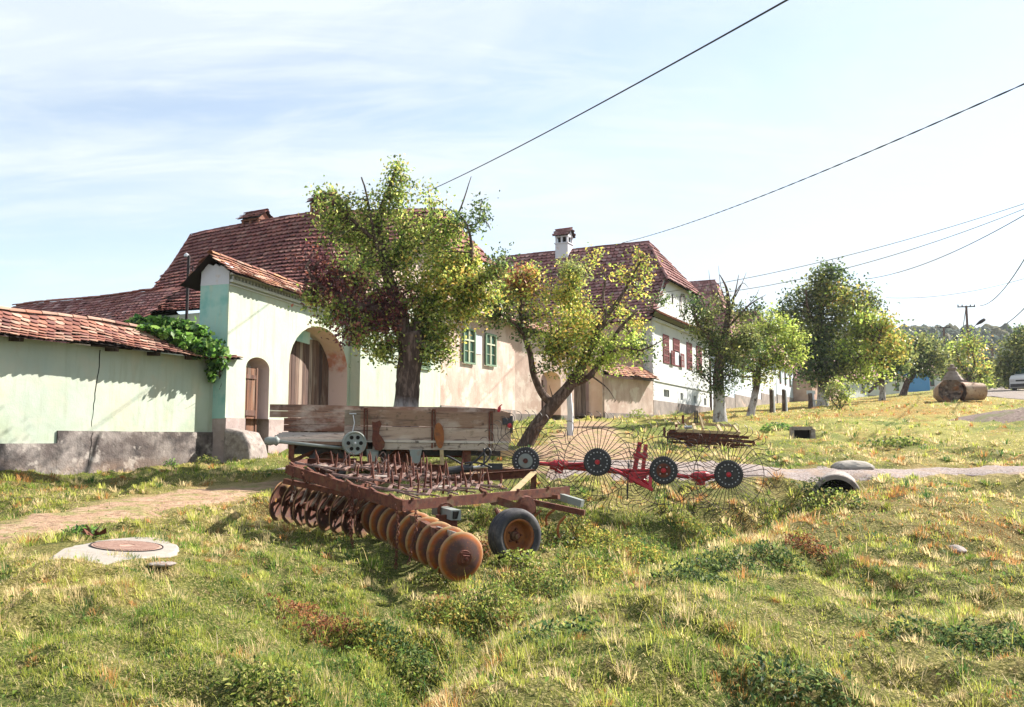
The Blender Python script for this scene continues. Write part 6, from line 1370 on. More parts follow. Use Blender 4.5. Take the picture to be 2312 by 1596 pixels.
# ------------------------------------------------------------ wheel rake
rk=thing('wheel_rake','red four-wheel hay rake with dark hubs and long hooked wire tines','hay rake',W(1410,1150,14.1))
WC4=[(1187,1040,14.25),(1349,1043,14.1),(1498,1062,13.95),(1645,1071,13.85)]
tine_me=None
def mk_tine():
    m=MB(); pts=[(0,.185,0),(0.004,.38,-.01),(.0,.54,-.02),(.045,.605,-.04),(.12,.655,-.06),(.165,.715,-.07),(.155,.775,-.06),(.105,.815,-.05)]
    P_,_=smooth_poly([(t,y,r) for t,r,y in pts],[1]*8,3); m.tube(P_,.0052,4)
    me=bpy.data.meshes.new('tine'); me.from_pydata(m.v,[],m.f); me.materials.append(MT['tine']); return me
tine_me=mk_tine()
NT=40
for wi,(u,v,Y) in enumerate(WC4):
    c=W(u,v,Y); m=MB(); m.lathe([(.0,-.03),(.18,-.03),(.205,-.035),(.222,-.02),(.222,.02),(.205,.035),(.0,.03)],(0,0,0),(0,-1,0),40)
    for k in range(40):   # ribbed rim
        a=2*math.pi*k/40; m.box((math.sin(a)*.224,0,math.cos(a)*.224),(.016,.055,.012),rot=Matrix.Rotation(a,3,'Y'))
    hb=m.build('wheel',MT['blackmetal'],None); hb.parent=rk; hb.matrix_parent_inverse=wmat(rk).inverted(); hb.location=c; hb.rotation_euler=(R(2),0,R([-8,-9,-8,-10][wi]))
    m=MB(); m.lathe([(0,.036),(.115 if wi==0 else .105,.036),(.12,.03)],(0,0,0),(0,-1,0),28); local(m.build('hub_plate',MT['greypaint'] if wi==0 else MT['blackmetal'] if wi!=2 else MT['rust'],None),hb)
    m=MB(); m.lathe([(0,.065),(.036,.06),(.042,.035)],(0,0,0),(0,-1,0),14); local(m.build('hub_cap',MT['rust' if wi==0 else 'red'],None),hb)
    bm_=None
    for k in range(18):
        a=2*math.pi*k/18; m=MB(); 
        if bm_ is None:
            m.lathe([(0,.016),(.009,.014),(.010,0)],(0,0,0),(0,-1,0),7); ob=m.build('bolt',MT['bolt'],None); bm_=ob.data
        else: ob=bpy.data.objects.new('bolt',bm_); COL.objects.link(ob)
        ob.location=(math.sin(a)*.158,-.034,math.cos(a)*.158); local(ob,hb)
    for k in range(4):
        if wi==0: break
        a=2*math.pi*(k+.5)/4; ob=bpy.data.objects.new('bolt',bm_); COL.objects.link(ob); ob.location=(math.sin(a)*.075,-.038,math.cos(a)*.075); local(ob,hb)
    m=MB(); P_=[(math.sin(2*math.pi*k/64)*.54,-.02,math.cos(2*math.pi*k/64)*.54) for k in range(65)]; m.tube(P_,.0055,4,caps=False); local(m.build('ring',MT['tine'],None),hb)
    if wi>=2:
        for k in range(NT):
            ob=bpy.data.objects.new('tine',tine_me); COL.objects.link(ob); ob.rotation_euler=(random.uniform(-.02,.02),2*math.pi*k/NT+random.uniform(-.03,.03),0); local(ob,hb)
    else:
        m=MB(); src=[tuple(q.co) for q in tine_me.vertices]; fs=[tuple(p.vertices) for p in tine_me.polygons]
        for k in range(NT):
            Rm=Matrix.Rotation(2*math.pi*k/NT+random.uniform(-.03,.03),3,'Y'); m.add([Rm@Vector(p) for p in src],fs)
        ob=m.build('tines',MT['tine'],None); local(ob,hb); ob['kind']='stuff'
def rtube(name,pts,r,mt='red',n=10): 
    P_,_=smooth_poly([W(u,v,Y) for u,v,Y in pts],[1]*len(pts),4); return part(name,mt,rk,lambda m:m.tube(P_,r,n),smooth=True)
rtube('frame_tube',[(1187,1042,14.4),(1225,1047,14.4),(1262,1049,14.4),(1349,1047,14.3)],.032)
rtube('frame_tube',[(1260,1053,14.4),(1300,1056,14.4),(1350,1060,14.35),(1400,1064,14.25),(1498,1065,14.15)],.045)
rtube('frame_tube',[(1498,1066,14.1),(1540,1075,14.1),(1580,1076,14.1),(1645,1074,14.0)],.034)
rtube('frame_tube',[(1376,1058,14.2),(1410,1072,14.1),(1440,1090,14.0),(1472,1103,13.9)],.03)
for (u,v,Y) in((1262,1050,14.38),(1582,1076,14.08)):
    part('pivot','red',rk,lambda m:(m.lathe([(0,.16),(.06,.15),(.085,.07),(.085,-.07),(.06,-.15),(0,-.16)],W(u,v,Y),(1,.1,.05),14),m.lathe([(0,.1),(.07,.09),(.07,-.09),(0,-.1)],W(u,v+6,Y),(0,0,1),12)))
part('hitch_mast','red',rk,lambda m:(m.beam(W(1432,1065,14.2),W(1445,998,14.2),.045,.07,up=(1,0,0)),m.beam(W(1451,1065,14.2),W(1458,1003,14.2),.045,.06,up=(1,0,0)),m.beam(W(1430,1029,14.19),W(1462,1029,14.19),.05,.09),m.beam(W(1428,1066,14.18),W(1462,1066,14.18),.10,.10)))
part('hitch_mast','red',rk,lambda m:(m.beam(W(1452,1082,14.0),W(1470,1104,13.9),.04,.05),m.beam(W(1469,1072,14.0),W(1467,1104,13.9),.05,.05,up=(1,0,0)),m.beam(W(1425,1078,14.0),W(1474,1106,13.88),.045,.05)))
part('gear_block','red',rk,lambda m:m.box(W(1438,1078,14.1),(.28,.2,.16)))
rtube('stand',[(1419,1040,14.3),(1418,1075,14.2),(1417,1110,14.1),(1416,1128,14.1)],.013,'blackmetal',6)
part('wind_guard','bolt',rk,lambda m:[m.tube([W(u0,v0,14.05),W(u1,v1,14.0)],.006,4) for u0,v0,u1,v1 in((1345,1050,1412,1105),(1350,1068,1420,1070))]) if False else None
# ------------------------------------------------------------ cultivator with cage rollers
cu=thing('roller_cultivator','small cultivator with a pale yellow frame and two dark brown cage rollers on the grass','cultivator',W(1600,1010,24))
Y=24.0
fb0,fb1=W(1526,955,24.9),W(1657,961,24.9); ff0,ff1=W(1529,972,24.0),W(1670,978,24.0)
part('frame','palewood',cu,lambda m:(m.beam(fb0,fb1,.07,.07),m.beam(ff0,ff1,.08,.08),m.beam(fb0,ff0,.07,.06),m.beam(fb1,ff1,.06,.06),m.beam(fb0.lerp(fb1,.30),ff0.lerp(ff1,.30),.08,.05),m.beam(fb0.lerp(fb1,.72),ff0.lerp(ff1,.72),.08,.05)))
part('raised_board','palewood',cu,lambda m:m.beam(W(1590,975,23.9),W(1580,940,24.4),.10,.04,up=(1,0,0)))
part('hitch','palewood',cu,lambda m:(m.beam(W(1545,956,24.8),W(1570,931,24.6),.05,.05),m.beam(W(1590,956,24.8),W(1573,931,24.6),.05,.05)))
part('top_link','blackmetal',cu,lambda m:(m.beam(W(1569,955,24.5),W(1569,927,24.5),.04,.04,up=(1,0,0)),m.beam(W(1574,955,24.5),W(1574,927,24.5),.04,.04,up=(1,0,0)),m.beam(W(1569,945,24.5),W(1574,945,24.5),.04,.04)))
part('ram','bolt',cu,lambda m:m.tube([W(1545,965,24.5),W(1562,964,24.5)],.05,10))
for u,v0,v1 in((1527,958,990),(1500,965,985),(1542,938,955),(1665,975,990)): part('upright','rust',cu,lambda m:m.beam(W(u,v0,24.3),W(u,v1,24.2),.06,.06,up=(1,0,0)))
def cage(u0,v0,u1,v1,Y,r):
    a,b=W(u0,v0,Y),W(u1,v1,Y-.1); ax=(b-a).normalized(); ux=ax.orthogonal().normalized(); vx=ax.cross(ux)
    def f(m):
        for k in range(10):
            an=2*math.pi*k/10; an2=an+.5; m.beam(a+(ux*math.cos(an)+vx*math.sin(an))*r,b+(ux*math.cos(an2)+vx*math.sin(an2))*r,.03,.03)
        for k in range(7):
            c=a.lerp(b,k/6); m.lathe([(r,-.012),(r*.7,-.012),(r*.7,.012),(r,.012)],c,ax,14,closed=True)
        m.tube([a-ax*.08,b+ax*.08],.03,6)
    part('cage_roller','rust',cu,f)
cage(1508,987,1668,995,24.1,.15); cage(1552,995,1702,1007,23.8,.14); cage(1512,980,1640,985,24.5,.12)
part('tool_bar','rust',cu,lambda m:(m.beam(W(1508,978,24.2),W(1690,988,24.1),.08,.08),m.beam(W(1520,985,23.9),W(1700,998,23.7),.06,.06)))
for k in range(7): part('spring_tine','rust',cu,lambda m:m.tube([W(1530+22*k,980,24.3),W(1526+22*k,992,24.2),W(1533+22*k,1001,24.2)],.018,5))
# ------------------------------------------------------------ small ground things
def nrm(x,y):
    e=.3; a=float(H(x+e,y,False)[0]-H(x-e,y,False)[0])/(2*e); b=float(H(x,y+e,False)[0]-H(x,y-e,False)[0])/(2*e); return Vector((-a,-b,1)).normalized()
mp=W(290,1235,9.0); mz=float(H(mp.x,mp.y,False)[0]); mn=nrm(mp.x,mp.y); mn=Vector((mn.x,mn.y,1)).normalized()
mh=thing('manhole','round rusty ribbed manhole cover set in a pale concrete slab in the grass','manhole',(mp.x,mp.y,mz))
qr=mn.to_track_quat('Z','Y').to_matrix(); mc=Vector((mp.x,mp.y,float(H(mp.x,mp.y)[0])+.010)); rm=random.Random(5)
m=MB(); K_=46; ring=[]
for k in range(K_):
    a=2*math.pi*k/K_; rx=.82*(1+.09*math.sin(a*2+.6)+.06*math.sin(a*5)+rm.uniform(-.035,.035)); ry=.47*(1+.08*math.sin(a*3)+rm.uniform(-.04,.04)); rx*=1+.18*max(0,-math.cos(a))
    ring.append((math.cos(a)*rx-.12,math.sin(a)*ry))
P=[mc+qr@Vector((x*.45,y*.55,.004)) for x,y in ring]+[mc+qr@Vector((x*.94,y*.94,0)) for x,y in ring]+[mc+qr@Vector((x,y,-.03)) for x,y in ring]+[mc+qr@Vector((x*1.04,y*1.04,-.16)) for x,y in ring]
m.add(P,[tuple(range(K_))]+[(j*K_+k,(j+1)*K_+k,(j+1)*K_+(k+1)%K_,j*K_+(k+1)%K_) for j in range(3) for k in range(K_)]); m.build('concrete_slab',MT['concrete'],mh)
m=MB(); m.lathe([(0,.010),(.325,.010),(.335,.006),(.335,0)],mc+qr@Vector((-.03,0,.002)),mn,40); cv=m.build('cover',MT['castiron'],mh)
m=MB()
for k in range(-15,16):
    x=k*.0205; h=math.sqrt(max(0,.31**2-x*x)); segs=[(-h,h)] if abs(x)>.1 else [(-h,-math.sqrt(.1**2-x*x)*.6),(math.sqrt(.1**2-x*x)*.6,h)]
    for a,b_ in segs:
        if b_-a>.02: m.beam(mc+qr@Vector((-.03+x,a,.014)),mc+qr@Vector((-.03+x,b_,.014)),.011,.009,up=mn)
o=m.build('ribs',MT['castiron'],cv)
m=MB(); m.lathe([(.337,.002),(.337,.012),(.347,.012),(.347,.002)],mc+qr@Vector((-.03,0,.002)),mn,40,closed=True); m.build('cover_ring',MT['iron_dark'],mh)
def stone(u,v,Y,rx,ry,rz,lab,mt='stone',seed=1,dz=0,name='stone',cat='stone'):
    p=G(u,v,True) if Y is None else W(u,v,Y); z=float(H(p.x,p.y)[0])-.35*rz; rr=random.Random(seed); t=thing(name,lab,cat,(p.x,p.y,z))
    bm=__import__('bmesh').new(); __import__('bmesh').ops.create_icosphere(bm,subdivisions=3,radius=1)
    ph=[rr.uniform(0,6) for _ in range(6)]
    for vv in bm.verts:
        c=vv.co; k=1+.10*math.sin(c.x*3+ph[0])+.09*math.sin(c.y*4+ph[1])+.08*math.sin(c.z*4+ph[2])+.03*math.sin(c.x*9+ph[3])
        vv.co=Vector((c.x*rx*k,c.y*ry*k,c.z*rz*k+dz))
    me=bpy.data.meshes.new('body'); bm.to_mesh(me); bm.free(); me.materials.append(MT[mt]); o=bpy.data.objects.new('body',me); COL.objects.link(o); o.parent=t; return t
stone(362,1278,None,.12,.08,.028,'flat grey brown stone in the grass below the manhole',seed=2,dz=.02)
stone(2157,1243,None,.13,.09,.05,'small grey stone in the tawny grass on the right slope',seed=4,dz=.03)
stone(1925,1052,None,.36,.30,.13,'flat pale rock beside the gravel track above the concrete pipe','concrete',6,dz=.04)
stone(640,1060,None,.22,.14,.06,'low stone lying in the path by the trailer corner',seed=8)
# big cover leaf and small weeds by the manhole
# concrete culvert pipe under the track
cc=W(1890,1126,15.0); cp_=thing('concrete_pipe','pale concrete pipe end arching out of the ditch bank under the gravel track','culvert',cc)
m=MB(); ax=Vector((.36,.93,.02)).normalized(); m.lathe([(.33,0),(.40,-.005),(.415,.02),(.405,.16),(.40,1.6),(.33,1.6)],cc,ax,36,closed=True); m.build('pipe',MT['stone'],cp_,smooth=False)
m=MB(); m.lathe([(0,.12),(.332,.12)],cc,ax,24); m.build('dark_inside',MT['dark'],cp_)  # black disc painted in for the shade inside the pipe
c2=W(1812,974,27.2); ct=thing('culvert_headwall','dark square culvert opening with a brown headwall across the shallow ditch','culvert',c2)
m=MB(); m.box(c2+Vector((0,.12,.10)),(.66,.2,.11)); m.box(c2+Vector((-.30,.12,-.1)),(.09,.2,.34)); m.box(c2+Vector((.34,.12,-.1)),(.14,.2,.34)); m.build('headwall',MT['stone'],ct)
m=MB(); m.box(c2+Vector((0,.20,-.12)),(.56,.1,.36)); m.build('opening',MT['dark'],ct)
MT['rubble']=mat('rubble_soil',(.22,.16,.14),rough=1,layers=[dict(c=(.36,.28,.25),s=9,lo=.5,hi=.6,f=.8),dict(c=(.09,.06,.05),s=6,lo=.55,hi=.65,f=.8),dict(c=(.15,.18,.05),s=1.3,lo=.52,hi=.62,f=.7)],bump=[(14,.9,.08),(45,.9,.03)])
# broken-soil heap on the right
hp_=W(2290,950,33); gx_,gy_=hp_.x+1.5,hp_.y+1; n=26
m=MB(); P=[]
for j in range(n+1):
    for i in range(n+1):
        x=-3.6+7.2*i/n; y=-3.4+6.8*j/n; r_=math.sqrt((x/3.5)**2+(y/3.3)**2); z=float(H(gx_+x,gy_+y,False)[0]); P.append((gx_+x,gy_+y,z-.15+.42*max(0,1-r_**1.6)+.12*max(0,1-r_)*(fbm(np.array([x*2.]),np.array([y*2.]),5,3)[0])+(.14*vn(np.array([x*5]),np.array([y*5]),6)[0])*max(0,1-r_)))
m.add(P,[(j*(n+1)+i,j*(n+1)+i+1,(j+1)*(n+1)+i+1,(j+1)*(n+1)+i) for j in range(n) for i in range(n)])
rb=m.build('rubble_heap',MT['rubble'],None,smooth=True); tag(rb,'low heap of grey brown rubble beside the village road at the right edge','rubble heap')
# ------------------------------------------------------------ weeds: leafy clumps against walls and in the ditch
wr=np.random.default_rng(77)
def weed(u,v,Y,w,h,n,lab,pal='pear',leaf=.07,cat='weed',group=None):
    p=G(u,v,True) if Y is None else W(u,v,Y); z=float(H(p.x,p.y)[0]); t=thing('weed',lab,cat,(p.x,p.y,z),group=group)
    g=wr.normal(size=(n,3)); g/=np.linalg.norm(g,axis=1,keepdims=True); g*=wr.uniform(.2,1,(n,1))**.5; g[:,2]=np.abs(g[:,2])
    C=np.array([p.x,p.y,z])+g*np.array([w,w*.6,h]); pp=np.array(PAL[pal]); ci=wr.integers(0,len(pp),n)
    leaves('leaves',C,g*.6+np.array([0,0,.5]),leaf*wr.uniform(.5,1.3,n),pp[ci]*wr.uniform(.7,1.2,(n,1)),t,aspect=.6)
    m=MB()
    for k in range(10): q=C[wr.integers(0,n)]; m.tube([(p.x+wr.uniform(-.1,.1)*w,p.y,z-.03),tuple(q)],[.008,.004],3)
    m.build('stems',MT['bark'],t); return t
for u,v,w,h,n,lab,pal in [(468,1050,.33,.26,260,'pale green weed at the foot of the gate pillar','pear'),(385,1056,.22,.20,160,'dark green weed at the foot of the stained garden wall','vine'),
   (185,1213,.28,.14,220,'broad green weed behind the manhole','vine'),(600,985,.3,.35,120,'green weed growing in the small arched doorway','lime'),
   (1440,944,.55,.45,220,'green bush at the foot of the low peach wall','lime'),(1215,958,.7,.35,240,'green clump below the peach house wall behind the rake','lime'),(1525,938,.5,.3,120,'small green clump at the base of the white house','lime'),
   (1505,1018,.45,.28,260,'dark green tuft between the rake and the cultivator','dark'),(1755,972,.6,.3,260,'dark green tuft left of the square culvert opening','vine'),
   (1085,1262,.22,.34,200,'dry pinkish seed weed between the nearest disc and the tyre','rustl'),(1235,1225,.40,.34,420,'leafy green weed right of the harrow tyre','pear'),(1300,1205,.35,.30,300,'yellow green weed below the rear harrow tubes','yellow'),(1170,1275,.34,.20,300,'low leafy weed at the bottom of the harrow tyre','lime'),(1000,1310,.36,.22,320,'dark green weed below the nearest disc','pear'),(1120,1190,.36,.30,320,'green weed growing up inside the harrow frame','yellow'),(1498,1160,.10,.24,70,'dry pale grass stalk below the third rake wheel','yellow'),(2020,1010,.9,.3,320,'long green clump in the hollow beyond the track','pear'),(1850,1118,.50,.34,560,'dark leafy weed hanging over the left of the concrete pipe','dark'),(1888,1146,.46,.26,460,'tall weed growing in the ditch before the concrete pipe','pear')]:  # leaves left of the pipe are coloured dark to carry the shadows there
    weed(u,v,None,w,h,n,lab,pal,leaf=.05 if w<.55 else .10)
# dead leaf
p=G(262-5,1222,True)
p=G(212,1216,True); m=MB(); 
for k in range(5): 
    a=k*1.25; m.add([(p.x,p.y,p.z+.03),(p.x+math.cos(a)*.13,p.y+math.sin(a)*.07,p.z+.12+.03*math.sin(k)),(p.x+math.cos(a+.7)*.15,p.y+math.sin(a+.7)*.08,p.z+.05)],[(0,1,2)])
dl=m.build('dead_leaf',MT['rust'],None); tag(dl,'curled brown dead leaf beside the broad weed behind the manhole','dead leaf')
# ------------------------------------------------------------ grass: one mass of real blades, densest near the camera
gr=np.random.default_rng(101)
def lush(x,y):
    """taller, leafier growth along the ditch and round the machines"""
    pl=[(-.95,6.4,.55),(-.6,8.0,.6),(0,9.3,.7),(1.1,11.,.8),(2.5,12.6,.8),(4.2,13.9,.7),(5.4,14.6,.6)]
    d=seg_d(x,y,pl); a=np.clip(1.5-d,0,1)
    b=np.clip(1-np.hypot((x+.3)/1.8,(y-12.2)/1.6),0,1)*1.2
    return np.clip(np.maximum(a,b),0,1)
def scatter(n,y0,y1,pw=1.0):
    Y=y0+(y1-y0)*gr.uniform(0,1,n)**pw; hw=Y*.67+1.7; X=gr.uniform(-1,1,n)*hw; return X,Y
def keep(X,Y):
    s=(X+7.36)*.892-(Y-22)*.452       # distance in front of the street line
    s2=(X-FB.P.x)*FB.n.x+(Y-FB.P.y)*FB.n.y
    s3=(X-WC.x)*DS[1]-(Y-WC.y)*DS[0]
    ok=(s>.12)|(Y>36)
    ok&=~((Y>34)&(Y<46)&(s2<.15)); ok&=~((Y>=44)&(s3<.15))
    pm=pathmask(X,Y); ok&=gr.uniform(0,1,len(X))>pm*.82
    d=np.hypot((X-mp.x+.25)/.80,(Y-mp.y)/.46); ok&=d>.98+gr.uniform(0,.25,len(X))
    return ok
Vall=[];Fall=[];Call=[];off=0
def blades(n,y0,y1,hgt,wid,seg,pw=1.0,lay=.35):
    global off
    X,Y=scatter(n,y0,y1,pw); k=keep(X,Y); X=X[k];Y=Y[k]
    # tufts: pull blades together into clumps
    cx=np.round(X/.11+gr.normal(0,.25,len(X)))*.11; cy=np.round(Y/.11+gr.normal(0,.25,len(X)))*.11
    pull=.45*(vn(X*3,Y*3,91)>.35); X=X+(cx-X)*pull; Y=Y+(cy-Y)*pull
    bare=fbm(X*1.1+40,Y*1.1,95,3); k=gr.uniform(0,1,len(X))>np.clip((bare-.60)*5,0,.75); X=X[k];Y=Y[k]
    Z=H(X,Y)-.012; n=len(X); lu=lush(X,Y)
    dr,ru,bb=ground_tint(X,Y); v2=vn(X*2.3,Y*2.3,97); v3=vn(X*7,Y*7,98)
    h=hgt*gr.uniform(.45,1.25,n)*(.45+1.3*v2*v2+.3*v3)*(1+.9*lu)*(1-.25*dr)*(1-.6*pathmask(X,Y))
    dry=gr.uniform(0,1,n)<np.clip(.12+.55*dr+.5*(v3-.5)-.15*lu,0,.9)
    rus=gr.uniform(0,1,n)<ru*.8
    g1=np.array([.14,.185,.032]);g2=np.array([.37,.35,.075]);g3=np.array([.045,.10,.03])
    t=np.clip(gr.normal(.38,.30,n)+.6*(dr-.3)+.3*(v2-.5),0,1)[:,None]; c=g1*(1-t)+g2*t
    q=(gr.uniform(0,1,n)<.12+.22*lu)[:,None]; c=np.where(q,g3*1.15,c)
    s=np.array([.52,.42,.24])*gr.uniform(.55,1.15,(n,1)); s[:,2]*=gr.uniform(.8,1.2,n)
    c=np.where(dry[:,None],s,c); c=np.where(rus[:,None],np.array([.36,.17,.05])*gr.uniform(.6,1.3,(n,1)),c)
    c=c*gr.uniform(.75,1.25,(n,1))
    az=gr.uniform(0,2*np.pi,n); lean=np.clip(np.abs(gr.normal(0,.55,n))+np.where(dry,lay*1.5,lay*.6),0,1.35)
    dx=np.cos(az)*np.sin(lean); dy=np.sin(az)*np.sin(lean); dz=np.cos(lean)
    wa=az+np.pi/2+gr.normal(0,.4,n); w=wid*gr.uniform(.6,1.4,n)*(1+.5*lu)*np.clip(Y/9,.8,9)
    wx=np.cos(wa)*w/2; wy=np.sin(wa)*w/2
    B=np.stack([X,Y,Z],1); D=np.stack([dx,dy,dz],1)*h[:,None]; Wv=np.stack([wx,wy,wx*0],1)
    if seg==1:
        V=np.stack([B-Wv,B+Wv,B+D],1).reshape(-1,3); i=np.arange(n)*3+off; F=np.stack([i,i+1,i+2],1); kk=3
    else:
        up=np.array([0,0,1.]); M_=B+D*.55+up*(h*.10*(1-0))[:,None]; Tp=B+D-up*(h*.12*lean)[:,None]
        V=np.stack([B-Wv,B+Wv,M_+Wv*.7,M_-Wv*.7,Tp],1).reshape(-1,3); i=np.arange(n)*5+off
        F=np.concatenate([np.stack([i,i+1,i+2],1),np.stack([i,i+2,i+3],1),np.stack([i+3,i+2,i+4],1)]); kk=5
    Vall.append(V);Fall.append(F);Call.append(np.repeat(c,kk,axis=0)); off+=len(V)
blades(16000,2.6,4.4,.046,.0062,2,1)
blades(260000,4.2,9,.046,.0062,2,.8)
blades(120000,4.2,11,.050,.006,1,.8,lay=1.4)
blades(160000,8,15,.052,.0075,2,.9)
blades(150000,13,26,.060,.008,1,.85)
blades(150000,24,60,.07,.009,1,.8)
blades(50000,55,110,.09,.010,1,.8)
blades(9000,4.2,14,.17,.005,2,1,lay=.2)
def tussocks(n,y0,y1,per,hgt,wid):
    global off
    X,Y=scatter(n,y0,y1,.9); k=keep(X,Y)&(pathmask(X,Y)<.3)&(gr.uniform(0,1,n)<.25+1.3*np.clip(fbm(X*.9+7,Y*.9,33,3)-.30,0,1)*2.2); X=X[k];Y=Y[k]; n=len(X); dr,ru,bb=ground_tint(X,Y); lu=lush(X,Y)
    kind=gr.uniform(0,1,n); sz=(.45+1.15*gr.uniform(0,1,n)**1.6)*(1+.5*lu)
    pal=np.array([[.12,.19,.03],[.29,.31,.06],[.50,.40,.22],[.34,.17,.06],[.05,.11,.03],[.40,.42,.10]])
    w=np.stack([.24-.1*dr,.22+.15*dr,.16+.55*dr,.06+.15*dr+.8*ru,.14+.4*lu,.12+.1*dr],1); w/=w.sum(1,keepdims=True); ci=(w.cumsum(1)<kind[:,None]).sum(1); ci=np.clip(ci,0,5)
    ti=np.repeat(np.arange(n),per); m=len(ti); az=gr.uniform(0,2*np.pi,m); rad=gr.uniform(0,1,m)**.6
    tx=X[ti]+np.cos(az)*rad*.075*sz[ti]; ty=Y[ti]+np.sin(az)*rad*.075*sz[ti]; lean=.12+rad*.85+gr.normal(0,.15,m); aw=az+gr.normal(0,.5,m)
    h=hgt*sz[ti]*gr.uniform(.6,1.15,m); B=np.stack([tx,ty,H(tx,ty)-.01],1)
    D=np.stack([np.cos(aw)*np.sin(lean),np.sin(aw)*np.sin(lean),np.cos(lean)],1)*h[:,None]
    wa=aw+np.pi/2; ww=wid*gr.uniform(.6,1.3,m)*np.clip(ty/9,.8,4)/2; Wv=np.stack([np.cos(wa)*ww,np.sin(wa)*ww,ww*0],1); up=np.array([0,0,1.])
    c=pal[ci][ti]*gr.uniform(.6,1.3,(m,1)); mixd=gr.uniform(0,1,m)<.15; c=np.where(mixd[:,None],np.array([.46,.37,.2])*gr.uniform(.6,1.2,(m,1)),c)
    M_=B+D*.55+up*(h*.12)[:,None]; Tp=B+D-up*(h*.16*lean)[:,None]
    V=np.stack([B-Wv,B+Wv,M_+Wv*.7,M_-Wv*.7,Tp],1).reshape(-1,3); i=np.arange(m)*5+off
    Fall.append(np.concatenate([np.stack([i,i+1,i+2],1),np.stack([i,i+2,i+3],1),np.stack([i+3,i+2,i+4],1)])); Vall.append(V);Call.append(np.repeat(c,5,axis=0)); off+=len(V)
tussocks(3400,4.3,10,60,.082,.0052); tussocks(2800,9,20,34,.11,.0075); tussocks(2600,18,48,14,.17,.009)
g_=np_mesh('grass',np.concatenate(Vall),np.concatenate(Fall),np.concatenate(Call),MT['grass']); tag(g_,'rough meadow grass, green and straw coloured, covering the whole foreground','grass',kind='stuff')
# low broad leaves in the ditch and scattered between the blades
n=26000; X,Y=scatter(n,4.3,16); lu=lush(X,Y); k=keep(X,Y)&(gr.uniform(0,1,n)<.12+.88*lu)&(vn(X*2.2,Y*2.2,88)>.35-.25*lu); X=X[k];Y=Y[k];lu=lu[k]; n=len(X)
Z=H(X,Y)+gr.uniform(.01,.06,n)+lu*gr.uniform(0,.13,n); a=np.array([.06,.125,.03]);b=np.array([.20,.27,.055]); t=gr.uniform(0,1,(n,1))**1.5
LC=[];LCo=[]
for (u,v,w,h,nn,pal,kk) in [(1120,1375,.65,.20,1500,'pear',.75),(1010,1425,.45,.22,1300,'yellow',.5),(1220,1335,.5,.24,1200,'pear',.6),(900,1500,.40,.2,1000,'dark',.9),(760,1425,.45,.12,600,'rustl',.6),(850,1455,.35,.18,800,'yellow',.6),(690,1390,.35,.10,350,'rustl',.7),(1340,1290,.55,.2,1100,'yellow',.7),(1440,1255,.55,.2,1000,'yellow',.8),
   (1640,1290,.45,.18,900,'dark',.8),(1560,1312,.35,.14,500,'dark',.8),(1750,1262,.35,.14,600,'dark',.9),(1830,1240,.3,.12,400,'rustl',.6),(620,1560,.4,.16,700,'pear',.6),(950,1555,.35,.16,600,'pear',.5),(1580,1200,.6,.2,900,'yellow',.8),(1320,1225,.5,.2,800,'yellow',.8),(2250,1460,.4,.16,600,'dark',.9),(1790,1560,.4,.14,500,'dark',.9),(2080,1430,.3,.12,300,'dark',.9),(1250,1440,.3,.1,250,'dark',1)]:  # dark-leaved clumps under the bank stand in for its shadow hollow
    q_=G(u,v,True); g_1=gr.normal(size=(nn,3)); g_1/=np.linalg.norm(g_1,axis=1,keepdims=True); g_1*=gr.uniform(0,1,(nn,1))**.4
    px=q_.x+g_1[:,0]*w*(1+.3*np.sin(g_1[:,1]*9)); py=q_.y+g_1[:,1]*w*.7; LC.append(np.stack([px,py,H(px,py)+np.abs(g_1[:,2])*h],1)); pp=np.array(PAL[pal]); LCo.append(pp[gr.integers(0,len(pp),nn)]*kk*1.05*gr.uniform(.7,1.5,(nn,1)))
LC=np.concatenate(LC);LCo=np.concatenate(LCo)
ctr=thing('ground_cover','low broad-leaved weeds filling the ditch between the grass','weeds',(0,9,0)); ctr['kind']='stuff'
leaves('leaves',np.concatenate([np.stack([X,Y,Z],1),LC]),np.tile([0,0,1.],(n+len(LC),1)),np.concatenate([.045*gr.uniform(.5,1.3,n),.040*gr.uniform(.5,1.4,len(LC))]),np.concatenate([(a*(1-t)+b*t)*gr.uniform(.7,1.2,(n,1)),LCo]),ctr,mt='grass',aspect=.5)
# ------------------------------------------------------------ camera, sky, sun
cam=bpy.data.cameras.new('camera'); co=bpy.data.objects.new('camera',cam); COL.objects.link(co)
cam.sensor_width=36; cam.lens=36*FPX/2312; cam.clip_end=4000; cam.clip_start=.05
co.location=(0,0,EYE); co.rotation_euler=(R(90)+PITCH,0,0); SC.camera=co
SUN_AZ=R(59); SUN_EL=R(38)
sd=Vector((math.sin(SUN_AZ)*math.cos(SUN_EL),math.cos(SUN_AZ)*math.cos(SUN_EL),math.sin(SUN_EL)))
sl=bpy.data.lights.new('sun','SUN'); sl.energy=4.9; sl.angle=R(.6); sl.color=(1,.92,.81)
so=bpy.data.objects.new('sun',sl); COL.objects.link(so); so.rotation_euler=sd.to_track_quat('Z','Y').to_euler(); so.location=(0,0,30)
wd=bpy.data.worlds.new('World'); SC.world=wd; wd.use_nodes=True; nt=wd.node_tree; N=nt.nodes; L=nt.links
bg=N['Background']; sky=N.new('ShaderNodeTexSky'); sky.sky_type='NISHITA'; sky.sun_disc=False
sky.sun_elevation=SUN_EL; sky.sun_rotation=SUN_AZ; sky.air_density=1.0; sky.dust_density=.35; sky.ozone_density=1.6; sky.altitude=400
tc=N.new('ShaderNodeTexCoord')
